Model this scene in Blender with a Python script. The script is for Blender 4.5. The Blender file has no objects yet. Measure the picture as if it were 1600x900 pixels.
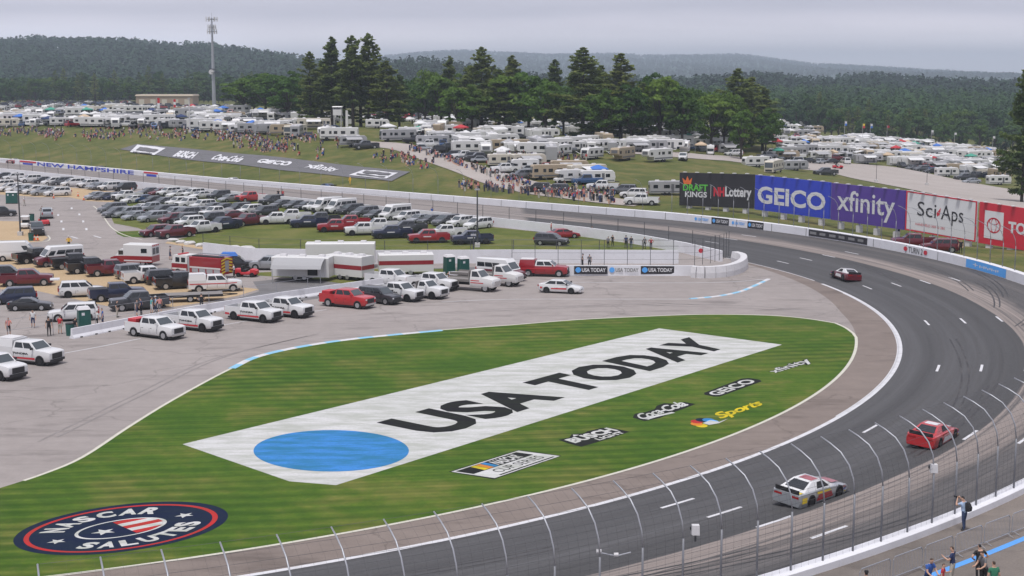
import bpy, bmesh, math, random
import numpy as np
from mathutils import Vector, Matrix

random.seed(7)
rng = np.random.default_rng(7)
R_ = math.radians
scene = bpy.context.scene
COL = scene.collection

# ------------------------------------------------------------------ camera
CAM_H, FPX, YH = 24.5, 2300.0, 110.0          # eye height, focal length in pixels (1600 wide), horizon row
PITCH = math.atan((450 - YH) / FPX)
CP, SP = math.cos(PITCH), math.sin(PITCH)
cam_data = bpy.data.cameras.new('camera')
cam_data.sensor_width = 36.0
cam_data.lens = FPX / 1600 * 36.0
cam_data.clip_start = 0.5
cam_data.clip_end = 30000
cam = bpy.data.objects.new('camera', cam_data)
cam.location = (0, 0, CAM_H)
cam.rotation_euler = (math.pi / 2 - PITCH, 0, 0)
COL.objects.link(cam)
scene.camera = cam

# ------------------------------------------------------------------ sky, sun, exposure
world = bpy.data.worlds.new('World')
scene.world = world
world.use_nodes = True
SUN_EL, SUN_ROT = R_(70), R_(200)
nt = world.node_tree
for n in list(nt.nodes):
    nt.nodes.remove(n)
def wn(t, **k):
    n = nt.nodes.new(t)
    for a, b in k.items():
        setattr(n, a, b)
    return n
w_out = wn('ShaderNodeOutputWorld')
w_bg = wn('ShaderNodeBackground')
w_sky = wn('ShaderNodeTexSky', sky_type='NISHITA', sun_disc=False, sun_elevation=SUN_EL, sun_rotation=SUN_ROT)
w_geo = wn('ShaderNodeTexCoord')
w_map = wn('ShaderNodeMapping')
w_map.inputs['Scale'].default_value = (1.6, 1.6, 11.0)
w_noise = wn('ShaderNodeTexNoise')
w_noise.inputs['Scale'].default_value = 1.15
w_noise.inputs['Detail'].default_value = 5
w_noise.inputs['Roughness'].default_value = 0.5
w_sep = wn('ShaderNodeSeparateXYZ')
w_add = wn('ShaderNodeMath', operation='MULTIPLY_ADD')
w_add.inputs[1].default_value = 0.050
w_ramp = wn('ShaderNodeValToRGB')
cr = w_ramp.color_ramp
cr.elements[0].position = 0.0
cr.elements[0].color = (11.2, 10.9, 11.4, 1)
cr.elements[1].position = 0.30
cr.elements[1].color = (6.1, 6.15, 7.0, 1)
for pos, c in ((0.018, (10.2, 9.9, 10.5)), (0.030, (8.2, 8.0, 8.8)), (0.040, (6.5, 6.5, 7.4)), (0.052, (6.9, 6.85, 7.7)), (0.070, (6.1, 6.15, 7.05))):
    e = cr.elements.new(pos); e.color = (*c, 1)
w_mix = wn('ShaderNodeMix', data_type='RGBA')
w_mix.inputs['Factor'].default_value = 0.94
nt.links.new(w_geo.outputs['Generated'], w_map.inputs['Vector'])
nt.links.new(w_map.outputs['Vector'], w_noise.inputs['Vector'])
nt.links.new(w_geo.outputs['Generated'], w_sep.inputs['Vector'])
nt.links.new(w_noise.outputs['Fac'], w_add.inputs[0])
nt.links.new(w_sep.outputs['Z'], w_add.inputs[2])
w_sub = wn('ShaderNodeMath', operation='SUBTRACT')
w_sub.inputs[1].default_value = 0.025
nt.links.new(w_add.outputs[0], w_sub.inputs[0])
nt.links.new(w_sub.outputs[0], w_ramp.inputs['Fac'])
w_map2 = wn('ShaderNodeMapping'); w_map2.inputs['Scale'].default_value = (3.0, 3.0, 42.0); w_map2.inputs['Location'].default_value = (0.4, 0.2, 0.7)
w_n2 = wn('ShaderNodeTexNoise'); w_n2.inputs['Scale'].default_value = 1.0; w_n2.inputs['Detail'].default_value = 6; w_n2.inputs['Roughness'].default_value = 0.55
nt.links.new(w_geo.outputs['Generated'], w_map2.inputs['Vector']); nt.links.new(w_map2.outputs['Vector'], w_n2.inputs['Vector'])
w_r2 = wn('ShaderNodeValToRGB'); w_r2.color_ramp.elements[0].position = 0.34; w_r2.color_ramp.elements[0].color = (0.93, 0.92, 0.97, 1); w_r2.color_ramp.elements[1].position = 0.66; w_r2.color_ramp.elements[1].color = (1.14, 1.11, 1.14, 1)
nt.links.new(w_n2.outputs['Fac'], w_r2.inputs['Fac'])
w_mul = wn('ShaderNodeMix', data_type='RGBA', blend_type='MULTIPLY'); w_mul.inputs['Factor'].default_value = 1.0
nt.links.new(w_ramp.outputs['Color'], w_mul.inputs['A']); nt.links.new(w_r2.outputs['Color'], w_mul.inputs['B'])
nt.links.new(w_sky.outputs['Color'], w_mix.inputs['A'])
nt.links.new(w_mul.outputs['Result'], w_mix.inputs['B'])
nt.links.new(w_mix.outputs['Result'], w_bg.inputs['Color'])
w_bg.inputs['Strength'].default_value = 0.05
nt.links.new(w_bg.outputs['Background'], w_out.inputs['Surface'])

sun_data = bpy.data.lights.new('sun', 'SUN')
sun_data.energy = 1.5
sun_data.angle = R_(12)
sun_data.color = (1.0, 0.975, 0.94)
sun = bpy.data.objects.new('sun', sun_data)
sd = Vector((math.sin(SUN_ROT) * math.cos(SUN_EL), math.cos(SUN_ROT) * math.cos(SUN_EL), math.sin(SUN_EL)))
sun.rotation_euler = sd.to_track_quat('Z', 'Y').to_euler()
sun.location = (0, 0, 200)
COL.objects.link(sun)

vs = scene.view_settings
vs.view_transform = 'Standard'
vs.look = 'None'
vs.gamma = 1
vs.use_curve_mapping = False
vs.exposure = 1.0

# ------------------------------------------------------------------ geometry of the place
def G(px, py, z=0.0):
    """point of the level z that is seen at photo pixel px, py"""
    x = (px - 800) / FPX; y = -(py - 450) / FPX
    t = (z - CAM_H) / (y * CP - SP)
    return Vector((x * t, (CP + y * SP) * t, z))
def AT(px, py, D):
    """point at ground distance D seen at photo pixel px, py"""
    x = (px - 800) / FPX; y = -(py - 450) / FPX
    t = D / (CP + y * SP)
    return Vector((x * t, D, CAM_H + (y * CP - SP) * t))

TC = Vector((-55.57, 152.09)); TR = 93.15; ROUT = 18.4
A45 = math.radians(45)
def bank(q):
    """height of the outer edge; q in metres along, 0 where the turn becomes the straight"""
    if q <= 0: return 1.35
    return 1.35 - 0.9 * min(1, q / 120.0)
def TP(q, r, z=None):
    """track coordinates -> world; q<0 in the turn (arc length at TR), q>0 on the straight; r from the inner white line"""
    if q <= 0:
        th = A45 + q / TR
        d = Vector((math.cos(th), math.sin(th)))
        p = TC + d * (TR + r)
    else:
        p = TC + Vector((math.cos(A45), math.sin(A45))) * (TR + r) + Vector((-0.70711, 0.70711)) * q
    if z is None:
        z = bank(q) * max(0.0, min(r, ROUT)) / ROUT
    return Vector((p.x, p.y, z))
def TQ(x, y):
    """world -> track coordinates (q, r)"""
    v = Vector((x, y)) - TC
    th = math.atan2(v.y, v.x)
    if -math.pi / 2 - 0.6 < th <= A45:
        return (th - A45) * TR, v.length - TR
    return v.dot(Vector((-0.70711, 0.70711))), v.dot(Vector((0.70711, 0.70711))) - TR
def QTH(deg):
    return (math.radians(deg) - A45) * TR
def QPX(px, py, z):
    p = G(px, py, z)
    return TQ(p.x, p.y)

# terrain behind the outer wall: thin plate spline through surveyed spots (pixel, pixel, distance)
_tc = [(0,212,420),(100,197,440),(200,205,425),(200,176,620),(100,168,800),(0,165,850),(250,162,880),(0,190,470),
       (400,250,335),(400,215,375),(400,203,395),(400,178,600),(600,275,296),(600,245,325),(600,222,350),(560,198,440),(650,180,640),
       (450,175,650),(800,300,268),(750,270,288),(850,290,273),(850,265,295),(960,250,320),(900,225,370),(1000,205,480),(800,200,520),
       (1060,330,240),(1100,240,350),(1000,270,300),(1200,268,350),(1250,245,420),(1240,200,640),(1150,225,430),(1300,262,390),(1290,280,320),
       (1540,290,380),(1400,245,470),(1400,232,640),(1550,242,600),(1500,400,182),(1450,380,205),(1600,398,185),(1450,290,345),(1600,312,320),
       (1400,318,262),(1250,215,520),(700,185,600)]
_P = []; _Z = []
for a, b, d in _tc:
    p = AT(a, b, d); _P.append((p.x, p.y)); _Z.append(p.z)
for q in range(-90, 420, 30):
    p = TP(q, ROUT + 1.0, bank(q) + 0.1); _P.append((p.x, p.y)); _Z.append(p.z)
for x, y, z in [(-700,900,4),(-400,1400,2),(0,1400,0),(400,1400,-6),(500,800,-10),(300,380,-8),(250,150,-2),(800,1200,-8),(-900,1500,2)]:
    _P.append((x, y)); _Z.append(z)
_P = np.array(_P) / 100.0; _Z = np.array(_Z)
def _k(r2):
    return np.where(r2 > 1e-12, 0.5 * r2 * np.log(np.maximum(r2, 1e-12)), 0.0)
_n = len(_P)
_K = _k(((_P[:, None] - _P[None]) ** 2).sum(-1)) + np.eye(_n) * 0.02
_Q = np.c_[np.ones(_n), _P]
_A = np.zeros((_n + 3, _n + 3)); _A[:_n, :_n] = _K; _A[:_n, _n:] = _Q; _A[_n:, :_n] = _Q.T
_W = np.linalg.solve(_A, np.r_[_Z, 0, 0, 0])
def TZ(x, y):
    x = np.atleast_1d(np.asarray(x, float)); y = np.atleast_1d(np.asarray(y, float))
    p = np.c_[x, y] / 100.0
    out = np.empty(len(p))
    for i in range(0, len(p), 4000):
        c = p[i:i + 4000]
        k = _k(((c[:, None] - _P[None]) ** 2).sum(-1))
        out[i:i + 4000] = k @ _W[:_n] + np.c_[np.ones(len(c)), c] @ _W[_n:]
    far = np.clip((np.hypot(x, y) - 1000) / 500, 0, 1)
    out = np.clip(out, -14, 14)
    return out * (1 - far) + (-2.0) * far
_Ds = np.r_[np.arange(150, 700, 1.0), np.arange(700, 1600, 4.0)]
def TG(px, py):
    """point of the terrain seen at photo pixel"""
    x = (px - 800) / FPX; y = -(py - 450) / FPX
    t = _Ds / (CP + y * SP)
    zs = CAM_H + (y * CP - SP) * t
    X = x * t
    v = np.c_[X, _Ds] - np.array([TC.x, TC.y])
    th = np.arctan2(v[:, 1], v[:, 0])
    r = np.where(th < A45, np.hypot(v[:, 0], v[:, 1]), (v @ np.array([.70711, .70711]))) - TR
    tz = TZ(X, _Ds)
    ok = (r > ROUT + 1.0) & (zs <= tz)
    i = int(np.argmax(ok)) if ok.any() else len(_Ds) - 1
    return Vector((X[i], _Ds[i], float(tz[i])))

# ------------------------------------------------------------------ mesh and object helpers
MATS = {}
REG = {}
def setp(o, parent):
    o.parent = parent; REG.setdefault(parent.session_uid, []).append(o)
class MB:
    def __init__(s):
        s.v = []; s.f = []; s.m = []; s.uv = {}
    def face(s, pts, m=0):
        b = len(s.v); s.v += [tuple(p) for p in pts]; s.f.append(tuple(range(b, b + len(pts)))); s.m.append(m); return s
    def box(s, c, d, m=0, top=(1, 1), rz=0.0, shift=(0, 0)):
        b = len(s.v); hx, hy, hz = d[0] / 2, d[1] / 2, d[2] / 2
        cs, sn = math.cos(rz), math.sin(rz)
        for z, (tx, ty), (ox, oy) in ((-hz, (1, 1), (0, 0)), (hz, top, shift)):
            for x, y in ((-hx, -hy), (hx, -hy), (hx, hy), (-hx, hy)):
                xx, yy = x * tx + ox, y * ty + oy
                s.v.append((c[0] + xx * cs - yy * sn, c[1] + xx * sn + yy * cs, c[2] + z))
        for q in ((3, 2, 1, 0), (4, 5, 6, 7), (0, 1, 5, 4), (1, 2, 6, 5), (2, 3, 7, 6), (3, 0, 4, 7)):
            s.f.append(tuple(b + i for i in q)); s.m.append(m)
        return s
    def loft(s, rings, m=0, caps=True, closed=True):
        b = len(s.v); n = len(rings[0])
        for r in rings: s.v += [tuple(p) for p in r]
        for i in range(len(rings) - 1):
            for j in range(n if closed else n - 1):
                k = (j + 1) % n
                s.f.append((b + i * n + j, b + i * n + k, b + (i + 1) * n + k, b + (i + 1) * n + j)); s.m.append(m)
        if caps and closed:
            s.f.append(tuple(b + j for j in reversed(range(n)))); s.m.append(m)
            o = b + (len(rings) - 1) * n
            s.f.append(tuple(o + j for j in range(n))); s.m.append(m)
        return s
    def tube(s, pts, r, n=6, m=0, caps=True):
        pts = [Vector(p) for p in pts]
        rs = r if isinstance(r, (list, tuple)) else [r] * len(pts)
        rings = []
        for i, p in enumerate(pts):
            d = (pts[min(i + 1, len(pts) - 1)] - pts[max(i - 1, 0)]).normalized()
            a = Vector((0, 0, 1)) if abs(d.z) < 0.9 else Vector((1, 0, 0))
            u = d.cross(a).normalized(); w = d.cross(u)
            rings.append([p + (u * math.cos(2 * math.pi * k / n) + w * math.sin(2 * math.pi * k / n)) * rs[i] for k in range(n)])
        return s.loft(rings, m, caps)
    def disc(s, c, r, axis='z', n=16, m=0, sx=1.0):
        pts = []
        for k in range(n):
            a = 2 * math.pi * k / n; u, w = math.cos(a) * r * sx, math.sin(a) * r
            pts.append({'z': (c[0] + u, c[1] + w, c[2]), 'y': (c[0] + u, c[1], c[2] + w), 'x': (c[0], c[1] + u, c[2] + w)}[axis])
        return s.face(pts, m)
    def cyl(s, c, r, h, axis='z', n=12, m=0, r2=None):
        r2 = r if r2 is None else r2; rings = []
        for o, rr in ((-h / 2, r), (h / 2, r2)):
            ring = []
            for k in range(n):
                a = 2 * math.pi * k / n; u, w = math.cos(a) * rr, math.sin(a) * rr
                ring.append({'z': (c[0] + u, c[1] + w, c[2] + o), 'y': (c[0] + w, c[1] + o, c[2] + u), 'x': (c[0] + o, c[1] + u, c[2] + w)}[axis])
            rings.append(ring)
        return s.loft(rings, m)
    def mesh(s, name, mats, smooth=False):
        me = bpy.data.meshes.new(name)
        me.from_pydata([tuple(v) for v in s.v], [], s.f)
        for m in mats: me.materials.append(MATS[m] if isinstance(m, str) else m)
        if s.m: me.polygons.foreach_set('material_index', s.m)
        if smooth: me.polygons.foreach_set('use_smooth', [True] * len(me.polygons))
        me.update()
        if smooth == 'auto': me.set_sharp_from_angle(angle=0.72)
        return me
    def build(s, name, mats, parent=None, smooth=False, link=True):
        if not isinstance(mats, (list, tuple)): mats = [mats]
        o = bpy.data.objects.new(name, s.mesh(name, mats, smooth))
        if parent is not None: setp(o, parent)
        if link: COL.objects.link(o)
        return o

def tag(o, label=None, cat=None, group=None, kind=None):
    if label: o['label'] = label
    if cat: o['category'] = cat
    if group: o['group'] = group
    if kind: o['kind'] = kind
    return o
def thing(name, label, cat, loc=(0, 0, 0), rz=0.0, group=None, link=True):
    o = bpy.data.objects.new(name, None)
    o.empty_display_size = 0.3
    o.location = loc; o.rotation_euler = (0, 0, rz)
    if link: COL.objects.link(o)
    return tag(o, label, cat, group)
KIDS = {}
def kids(o): return REG.get(o.session_uid, [])
def tree_of(o):
    out = []
    for c in kids(o): out += [c] + tree_of(c)
    return out
def copy_tree(o, parent=None, paint=None):
    c = o.copy(); COL.objects.link(c); c.parent = parent
    if paint:
        for sl in c.material_slots:
            if sl.material and sl.material.name in paint:
                mm = paint[sl.material.name]; sl.link = 'OBJECT'; sl.material = mm
    for ch in kids(o): copy_tree(ch, c, paint)
    return c
TEMPLATES = []
def place(tpl, label, cat, loc, rz, group=None, paint=None, scale=None):
    c = copy_tree(tpl, None, paint)
    c.location = loc; c.rotation_euler = (0, 0, rz)
    if scale: c.scale = (scale,) * 3
    return tag(c, label, cat, group)
_ords = ['first','second','third','fourth','fifth','sixth','seventh','eighth','ninth','tenth','eleventh','twelfth','thirteenth','fourteenth','fifteenth',
  'sixteenth','seventeenth','eighteenth','nineteenth','twentieth']
_tens = {20:'twenty',30:'thirty',40:'forty',50:'fifty',60:'sixty',70:'seventy',80:'eighty',90:'ninety'}
def ordn(i):
    """1 -> first"""
    if i <= 20: return _ords[i - 1]
    t, u = i // 10 * 10, i % 10
    if i < 100: return _tens[t] + ('-' + _ords[u - 1] if u else '') if u else _tens[t][:-1] + 'ieth'
    return str(i) + 'th'

SCR = bpy.data.scenes.new('scratch')
def evaluated(o):
    SCR.collection.objects.link(o); vl = SCR.view_layers[0]; vl.update(); dg = vl.depsgraph
    return o.evaluated_get(dg), dg
def text_geo(s, bold=0.0, shear=0.0, space=1.0):
    cu = bpy.data.curves.new('t', 'FONT'); cu.body = s; cu.offset = bold; cu.shear = shear; cu.space_character = space
    cu.resolution_u = 3; cu.fill_mode = 'BOTH'
    o = bpy.data.objects.new('t', cu)
    ev, dg = evaluated(o); me = ev.to_mesh()
    v = np.array([(p.co.x, p.co.y) for p in me.vertices]); f = [tuple(p.vertices) for p in me.polygons]
    ev.to_mesh_clear(); bpy.data.objects.remove(o); bpy.data.curves.remove(cu)
    lo, hi = v.min(0), v.max(0)
    return (v - lo) / (hi - lo), f, (hi[0] - lo[0]) / (hi[1] - lo[1])
_tcache = {}
def text(s, bold=0.0, shear=0.0, space=1.0):
    k = (s, bold, shear, space)
    if k not in _tcache: _tcache[k] = text_geo(*k)
    return _tcache[k]
def add_text(mb, s, fn, m=0, bold=0.0, shear=0.0, space=1.0):
    """put lettering into mb; fn maps the unit box of the text to space"""
    v, f, asp = text(s, bold, shear, space)
    b = len(mb.v)
    mb.v += [tuple(fn(a, c)) for a, c in v]
    for q in f: mb.f.append(tuple(b + i for i in q)); mb.m.append(m)
def homog(quad):
    """unit square (0,0)(1,0)(1,1)(0,1) -> pixel quad"""
    A = []; B = []
    for (u, v), (x, y) in zip(((0, 0), (1, 0), (1, 1), (0, 1)), quad):
        A += [[u, v, 1, 0, 0, 0, -u * x, -v * x], [0, 0, 0, u, v, 1, -u * y, -v * y]]; B += [x, y]
    h = np.linalg.solve(np.array(A, float), np.array(B, float))
    def fn(u, v):
        w = h[6] * u + h[7] * v + 1
        return (h[0] * u + h[1] * v + h[2]) / w, (h[3] * u + h[4] * v + h[5]) / w
    return fn
def ground_fn(quad, z):
    h = homog(quad)
    return lambda u, v: G(*h(u, v), z)

# ------------------------------------------------------------------ materials
def mat(name, col, rough=0.7, metal=0.0, spec=0.5, coat=0.0, emit=None):
    m = bpy.data.materials.new(name); m.use_nodes = True
    b = m.node_tree.nodes['Principled BSDF']
    b.inputs['Base Color'].default_value = (*col, 1)
    b.inputs['Roughness'].default_value = rough
    b.inputs['Metallic'].default_value = metal
    b.inputs['Specular IOR Level'].default_value = spec
    if coat: b.inputs['Coat Weight'].default_value = coat; b.inputs['Coat Roughness'].default_value = 0.06
    m.diffuse_color = (*col, 1)
    MATS[name] = m
    return m
class NT:
    def __init__(s, m):
        s.m = m; s.t = m.node_tree; s.b = s.t.nodes['Principled BSDF']
    def n(s, t, **k):
        x = s.t.nodes.new(t)
        for a, b in k.items():
            if a.startswith('i_'): x.inputs[a[2:].replace('_', ' ')].default_value = b
            else: setattr(x, a, b)
        return x
    def l(s, a, b): s.t.links.new(a, b)
    def noise(s, vec, scale, detail=4, rough=0.55):
        x = s.n('ShaderNodeTexNoise'); x.inputs['Scale'].default_value = scale; x.inputs['Detail'].default_value = detail; x.inputs['Roughness'].default_value = rough
        s.l(vec, x.inputs['Vector']); return x.outputs['Fac']
    def ramp(s, fac, stops):
        x = s.n('ShaderNodeValToRGB'); el = x.color_ramp.elements
        el[0].position, el[0].color = stops[0][0], (*stops[0][1], 1)
        el[1].position, el[1].color = stops[-1][0], (*stops[-1][1], 1)
        for p, c in stops[1:-1]:
            e = el.new(p); e.color = (*c, 1)
        s.l(fac, x.inputs['Fac']); return x.outputs['Color']
    def mix(s, fac, a, b, mode='MIX'):
        x = s.n('ShaderNodeMix', data_type='RGBA', blend_type=mode)
        if isinstance(fac, (int, float)): x.inputs['Factor'].default_value = fac
        else: s.l(fac, x.inputs['Factor'])
        for k, q in (('A', a), ('B', b)):
            if isinstance(q, tuple): x.inputs[k].default_value = (*q, 1) if len(q) == 3 else q
            else: s.l(q, x.inputs[k])
        return x.outputs['Result']
    def math(s, op, a, b=None, c=None):
        x = s.n('ShaderNodeMath', operation=op)
        for i, q in enumerate((a, b, c)):
            if q is None: continue
            if isinstance(q, (int, float)): x.inputs[i].default_value = q
            else: s.l(q, x.inputs[i])
        return x.outputs[0]
    def coord(s, scale=(1, 1, 1), rz=0.0, out='Object'):
        c = s.n('ShaderNodeTexCoord'); mp = s.n('ShaderNodeMapping')
        mp.inputs['Scale'].default_value = scale; mp.inputs['Rotation'].default_value = (0, 0, rz)
        s.l(c.outputs[out], mp.inputs['Vector']); return mp.outputs['Vector']
    def color(s, c): s.l(c, s.b.inputs['Base Color'])
    def bump(s, h, strength=0.3, dist=0.05):
        x = s.n('ShaderNodeBump'); x.inputs['Strength'].default_value = strength; x.inputs['Distance'].default_value = dist
        s.l(h, x.inputs['Height']); s.l(x.outputs['Normal'], s.b.inputs['Normal'])

def noisy(name, c1, c2, scale=0.3, rough=0.85, fine=4.0, stretch=(1, 1, 1), rz=0.0, bump=0.2, c3=None, spec=0.3):
    m = mat(name, c1, rough, spec=spec); t = NT(m)
    v = t.coord(stretch, rz)
    a = t.noise(v, scale, 5); b = t.noise(v, fine, 4, 0.65)
    col = t.ramp(a, [(0.3, c1), (0.55, c3 or tuple((x + y) / 2 for x, y in zip(c1, c2))), (0.72, c2)])
    col = t.mix(0.35, col, t.ramp(b, [(0.3, tuple(x * 0.75 for x in c1)), (0.7, tuple(min(1, x * 1.2) for x in c2))]))
    t.color(col); t.bump(b, bump, 0.03)
    return m

# pavements
def asphalt(name, c1, c2, seam=True):
    m = mat(name, c1, 0.88, spec=0.25); t = NT(m); v = t.coord()
    big = t.noise(v, 0.045, 6, 0.6); fine = t.noise(v, 9.0, 3, 0.7); mid = t.noise(v, 0.6, 5, 0.65)
    col = t.ramp(big, [(0.32, c1), (0.7, c2)])
    col = t.mix(0.22, col, t.ramp(mid, [(0.35, tuple(x * 0.72 for x in c1)), (0.65, tuple(x * 1.12 for x in c2))]))
    col = t.mix(0.18, col, t.ramp(fine, [(0.3, tuple(x * 0.6 for x in c1)), (0.7, tuple(x * 1.25 for x in c2))]))
    # streaks of old rubber along the direction of travel
    vs_ = t.coord((0.05, 0.9, 1), R_(-62)); st = t.noise(vs_, 1.0, 4, 0.6)
    col = t.mix(t.ramp(st, [(0.56, (0, 0, 0)), (0.75, (0.35, 0.35, 0.35))]), col, tuple(x * 0.55 for x in c1))
    vd = t.n('ShaderNodeVectorMath', operation='ADD'); nz = t.n('ShaderNodeTexNoise'); nz.inputs['Scale'].default_value = 0.25; nz.inputs['Detail'].default_value = 4; t.l(v, nz.inputs['Vector'])
    vm = t.n('ShaderNodeVectorMath', operation='SCALE'); vm.inputs['Scale'].default_value = 5.0; t.l(nz.outputs['Color'], vm.inputs[0]); t.l(v, vd.inputs[0]); t.l(vm.outputs[0], vd.inputs[1])
    vo = t.n('ShaderNodeTexVoronoi', feature='DISTANCE_TO_EDGE'); vo.inputs['Scale'].default_value = 0.055; t.l(vd.outputs[0], vo.inputs['Vector'])
    col = t.mix(t.ramp(vo.outputs['Distance'], [(0.0, (0.42, 0.42, 0.42)), (0.003, (0.25, 0.25, 0.25)), (0.005, (0, 0, 0))]), col, tuple(x * 0.4 for x in c1))
    stn = t.noise(t.coord((0.16, 0.5, 1), R_(-58)), 0.7, 5, 0.65)
    col = t.mix(t.ramp(stn, [(0.56, (0, 0, 0)), (0.70, (0.6, 0.6, 0.6))]), col, tuple(x * 0.5 for x in c1))
    t.color(col); t.bump(fine, 0.15, 0.01)
    return m
asphalt('pit_asphalt', (0.245, 0.218, 0.206), (0.335, 0.300, 0.284))
asphalt('road_asphalt', (0.27, 0.248, 0.242), (0.33, 0.305, 0.30))
asphalt('dark_asphalt', (0.13, 0.127, 0.13), (0.20, 0.19, 0.19))
asphalt('apron_asphalt', (0.172, 0.140, 0.124), (0.235, 0.195, 0.172))
asphalt('walk_asphalt', (0.11, 0.098, 0.09), (0.24, 0.205, 0.18))

# racing surface: UV = (metres along, metres across)
m = mat('race_asphalt', (0.08, 0.08, 0.085), 0.8, spec=0.25); t = NT(m)
uvn = t.n('ShaderNodeTexCoord'); sep = t.n('ShaderNodeSeparateXYZ'); t.l(uvn.outputs['UV'], sep.inputs['Vector'])
U, V = sep.outputs['X'], sep.outputs['Y']
obj_v = t.coord()
def uvmap(sx, sy):
    mp = t.n('ShaderNodeMapping'); mp.inputs['Scale'].default_value = (sx, sy, 1); t.l(uvn.outputs['UV'], mp.inputs['Vector']); return mp.outputs['Vector']
st1 = t.noise(uvmap(0.010, 0.55), 1.0, 6, 0.65)
st2 = t.noise(uvmap(0.03, 3.2), 1.0, 4, 0.6)
wob = t.noise(uvmap(0.06, 0.12), 1.0, 4, 0.6)
fine = t.noise(obj_v, 7.0, 3, 0.7)
Vw = t.math('MULTIPLY_ADD', t.math('SUBTRACT', wob, 0.5), 0.5, V)
dark = t.ramp(st1, [(0.3, (0.036, 0.036, 0.039)), (0.7, (0.092, 0.092, 0.097))])
light = t.ramp(st1, [(0.3, (0.205, 0.172, 0.155)), (0.7, (0.31, 0.262, 0.238))])
outer = t.ramp(st1, [(0.3, (0.058, 0.056, 0.058)), (0.7, (0.12, 0.11, 0.108))])
stepA = t.math('GREATER_THAN', Vw, 10.3)
Vw2 = t.math('MULTIPLY_ADD', t.math('SUBTRACT', wob, 0.5), 4.0, V)
stepB = t.ramp(t.math('MULTIPLY', t.math('SUBTRACT', Vw2, 11.0), 0.25), [(0.35, (0, 0, 0)), (0.75, (1, 1, 1))])
lo = t.mix(stepB, light, outer)
turn = t.mix(stepA, dark, lo)
# groove edge is darker where the rubber builds up
gro = t.ramp(t.math('MULTIPLY', Vw, 1 / 20.0), [(0.0, (0, 0, 0)), (0.36, (0, 0, 0)), (0.49, (0.75, 0.75, 0.75)), (0.512, (0.8, 0.8, 0.8)), (0.518, (0, 0, 0)), (1.0, (0, 0, 0))])
turn = t.mix(gro, turn, (0.045, 0.045, 0.047))
# straight: old light asphalt all across, dark sealed patch starts at the turn
str8 = t.ramp(st1, [(0.3, (0.235, 0.205, 0.19)), (0.7, (0.295, 0.262, 0.245))])
Uw = t.math('MULTIPLY_ADD', V, -1.1, U)
s8 = t.ramp(t.math('MULTIPLY', t.math('SUBTRACT', Uw, 4.0), 0.05), [(0.28, (0, 0, 0)), (0.36, (1, 1, 1))])
alld = t.mix(s8, turn, str8)
rub = t.ramp(st2, [(0.48, (0, 0, 0)), (0.68, (0.9, 0.9, 0.9))])
alld = t.mix(rub, alld, (0.06, 0.058, 0.06))
alld = t.mix(0.14, alld, t.ramp(fine, [(0.3, (0.05, 0.05, 0.05)), (0.7, (0.22, 0.21, 0.2))]))
t.color(alld); t.bump(fine, 0.1, 0.01)

# grass with mowing stripes
def grass(name, dk, md, dry, stripes=True):
    m = mat(name, md, 0.9, spec=0.15); t = NT(m)
    v = t.coord()
    big = t.noise(v, 0.045, 5, 0.65); mid = t.noise(v, 0.16, 6, 0.7); fine = t.noise(v, 2.2, 5, 0.75); vf = t.noise(v, 14.0, 3, 0.7)
    col = t.ramp(mid, [(0.38, dk), (0.5, md), (0.63, dry)])
    col = t.mix(t.ramp(big, [(0.30, (0.55, 0.55, 0.55)), (0.44, (0, 0, 0))]), col, tuple(x * 0.8 for x in dk))
    col = t.mix(t.ramp(big, [(0.54, (0, 0, 0)), (0.70, (0.6, 0.6, 0.6))]), col, dry)
    col = t.mix(0.30, col, t.ramp(fine, [(0.3, tuple(x * 0.62 for x in dk)), (0.7, tuple(x * 1.35 for x in md))]))
    col = t.mix(0.16, col, t.ramp(vf, [(0.3, tuple(x * 0.5 for x in dk)), (0.7, tuple(x * 1.6 for x in md))]))
    if stripes:
        for ang, amp, sc in ((-7, 0.80, 0.20), (58, 0.28, 0.16), (-7, 0.40, 0.47)):
            wv = t.n('ShaderNodeTexWave'); wv.inputs['Scale'].default_value = sc; wv.inputs['Distortion'].default_value = 2.6
            wv.inputs['Detail'].default_value = 2.0; wv.inputs['Detail Scale'].default_value = 0.5
            t.l(t.coord((1, 1, 1), R_(ang + 90)), wv.inputs['Vector'])
            msk = t.noise(v, 0.03 + sc * 0.02, 2)
            k = t.math('MULTIPLY', t.math('MULTIPLY', wv.outputs['Fac'], amp), t.ramp(msk, [(0.35, (0.2, 0.2, 0.2)), (0.65, (1, 1, 1))]))
            col = t.mix(k, col, tuple(x * 0.58 for x in dk))
    t.color(col); t.bump(fine, 0.5, 0.06)
    return m
grass('turf', (0.036, 0.098, 0.008), (0.086, 0.140, 0.015), (0.215, 0.188, 0.052))
grass('field_grass', (0.065, 0.088, 0.016), (0.105, 0.125, 0.026), (0.185, 0.165, 0.055), False)
grass('hill_grass', (0.055, 0.075, 0.018), (0.105, 0.115, 0.032), (0.195, 0.150, 0.062), False)
noisy('dirt', (0.37, 0.265, 0.155), (0.47, 0.35, 0.215), 0.12, 0.95, 3.0)
noisy('forest_floor', (0.03, 0.045, 0.02), (0.05, 0.07, 0.03), 0.05, 0.95, 0.6)
noisy('gravel_road', (0.31, 0.275, 0.25), (0.40, 0.36, 0.335), 0.1, 0.95, 3.0)
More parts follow.
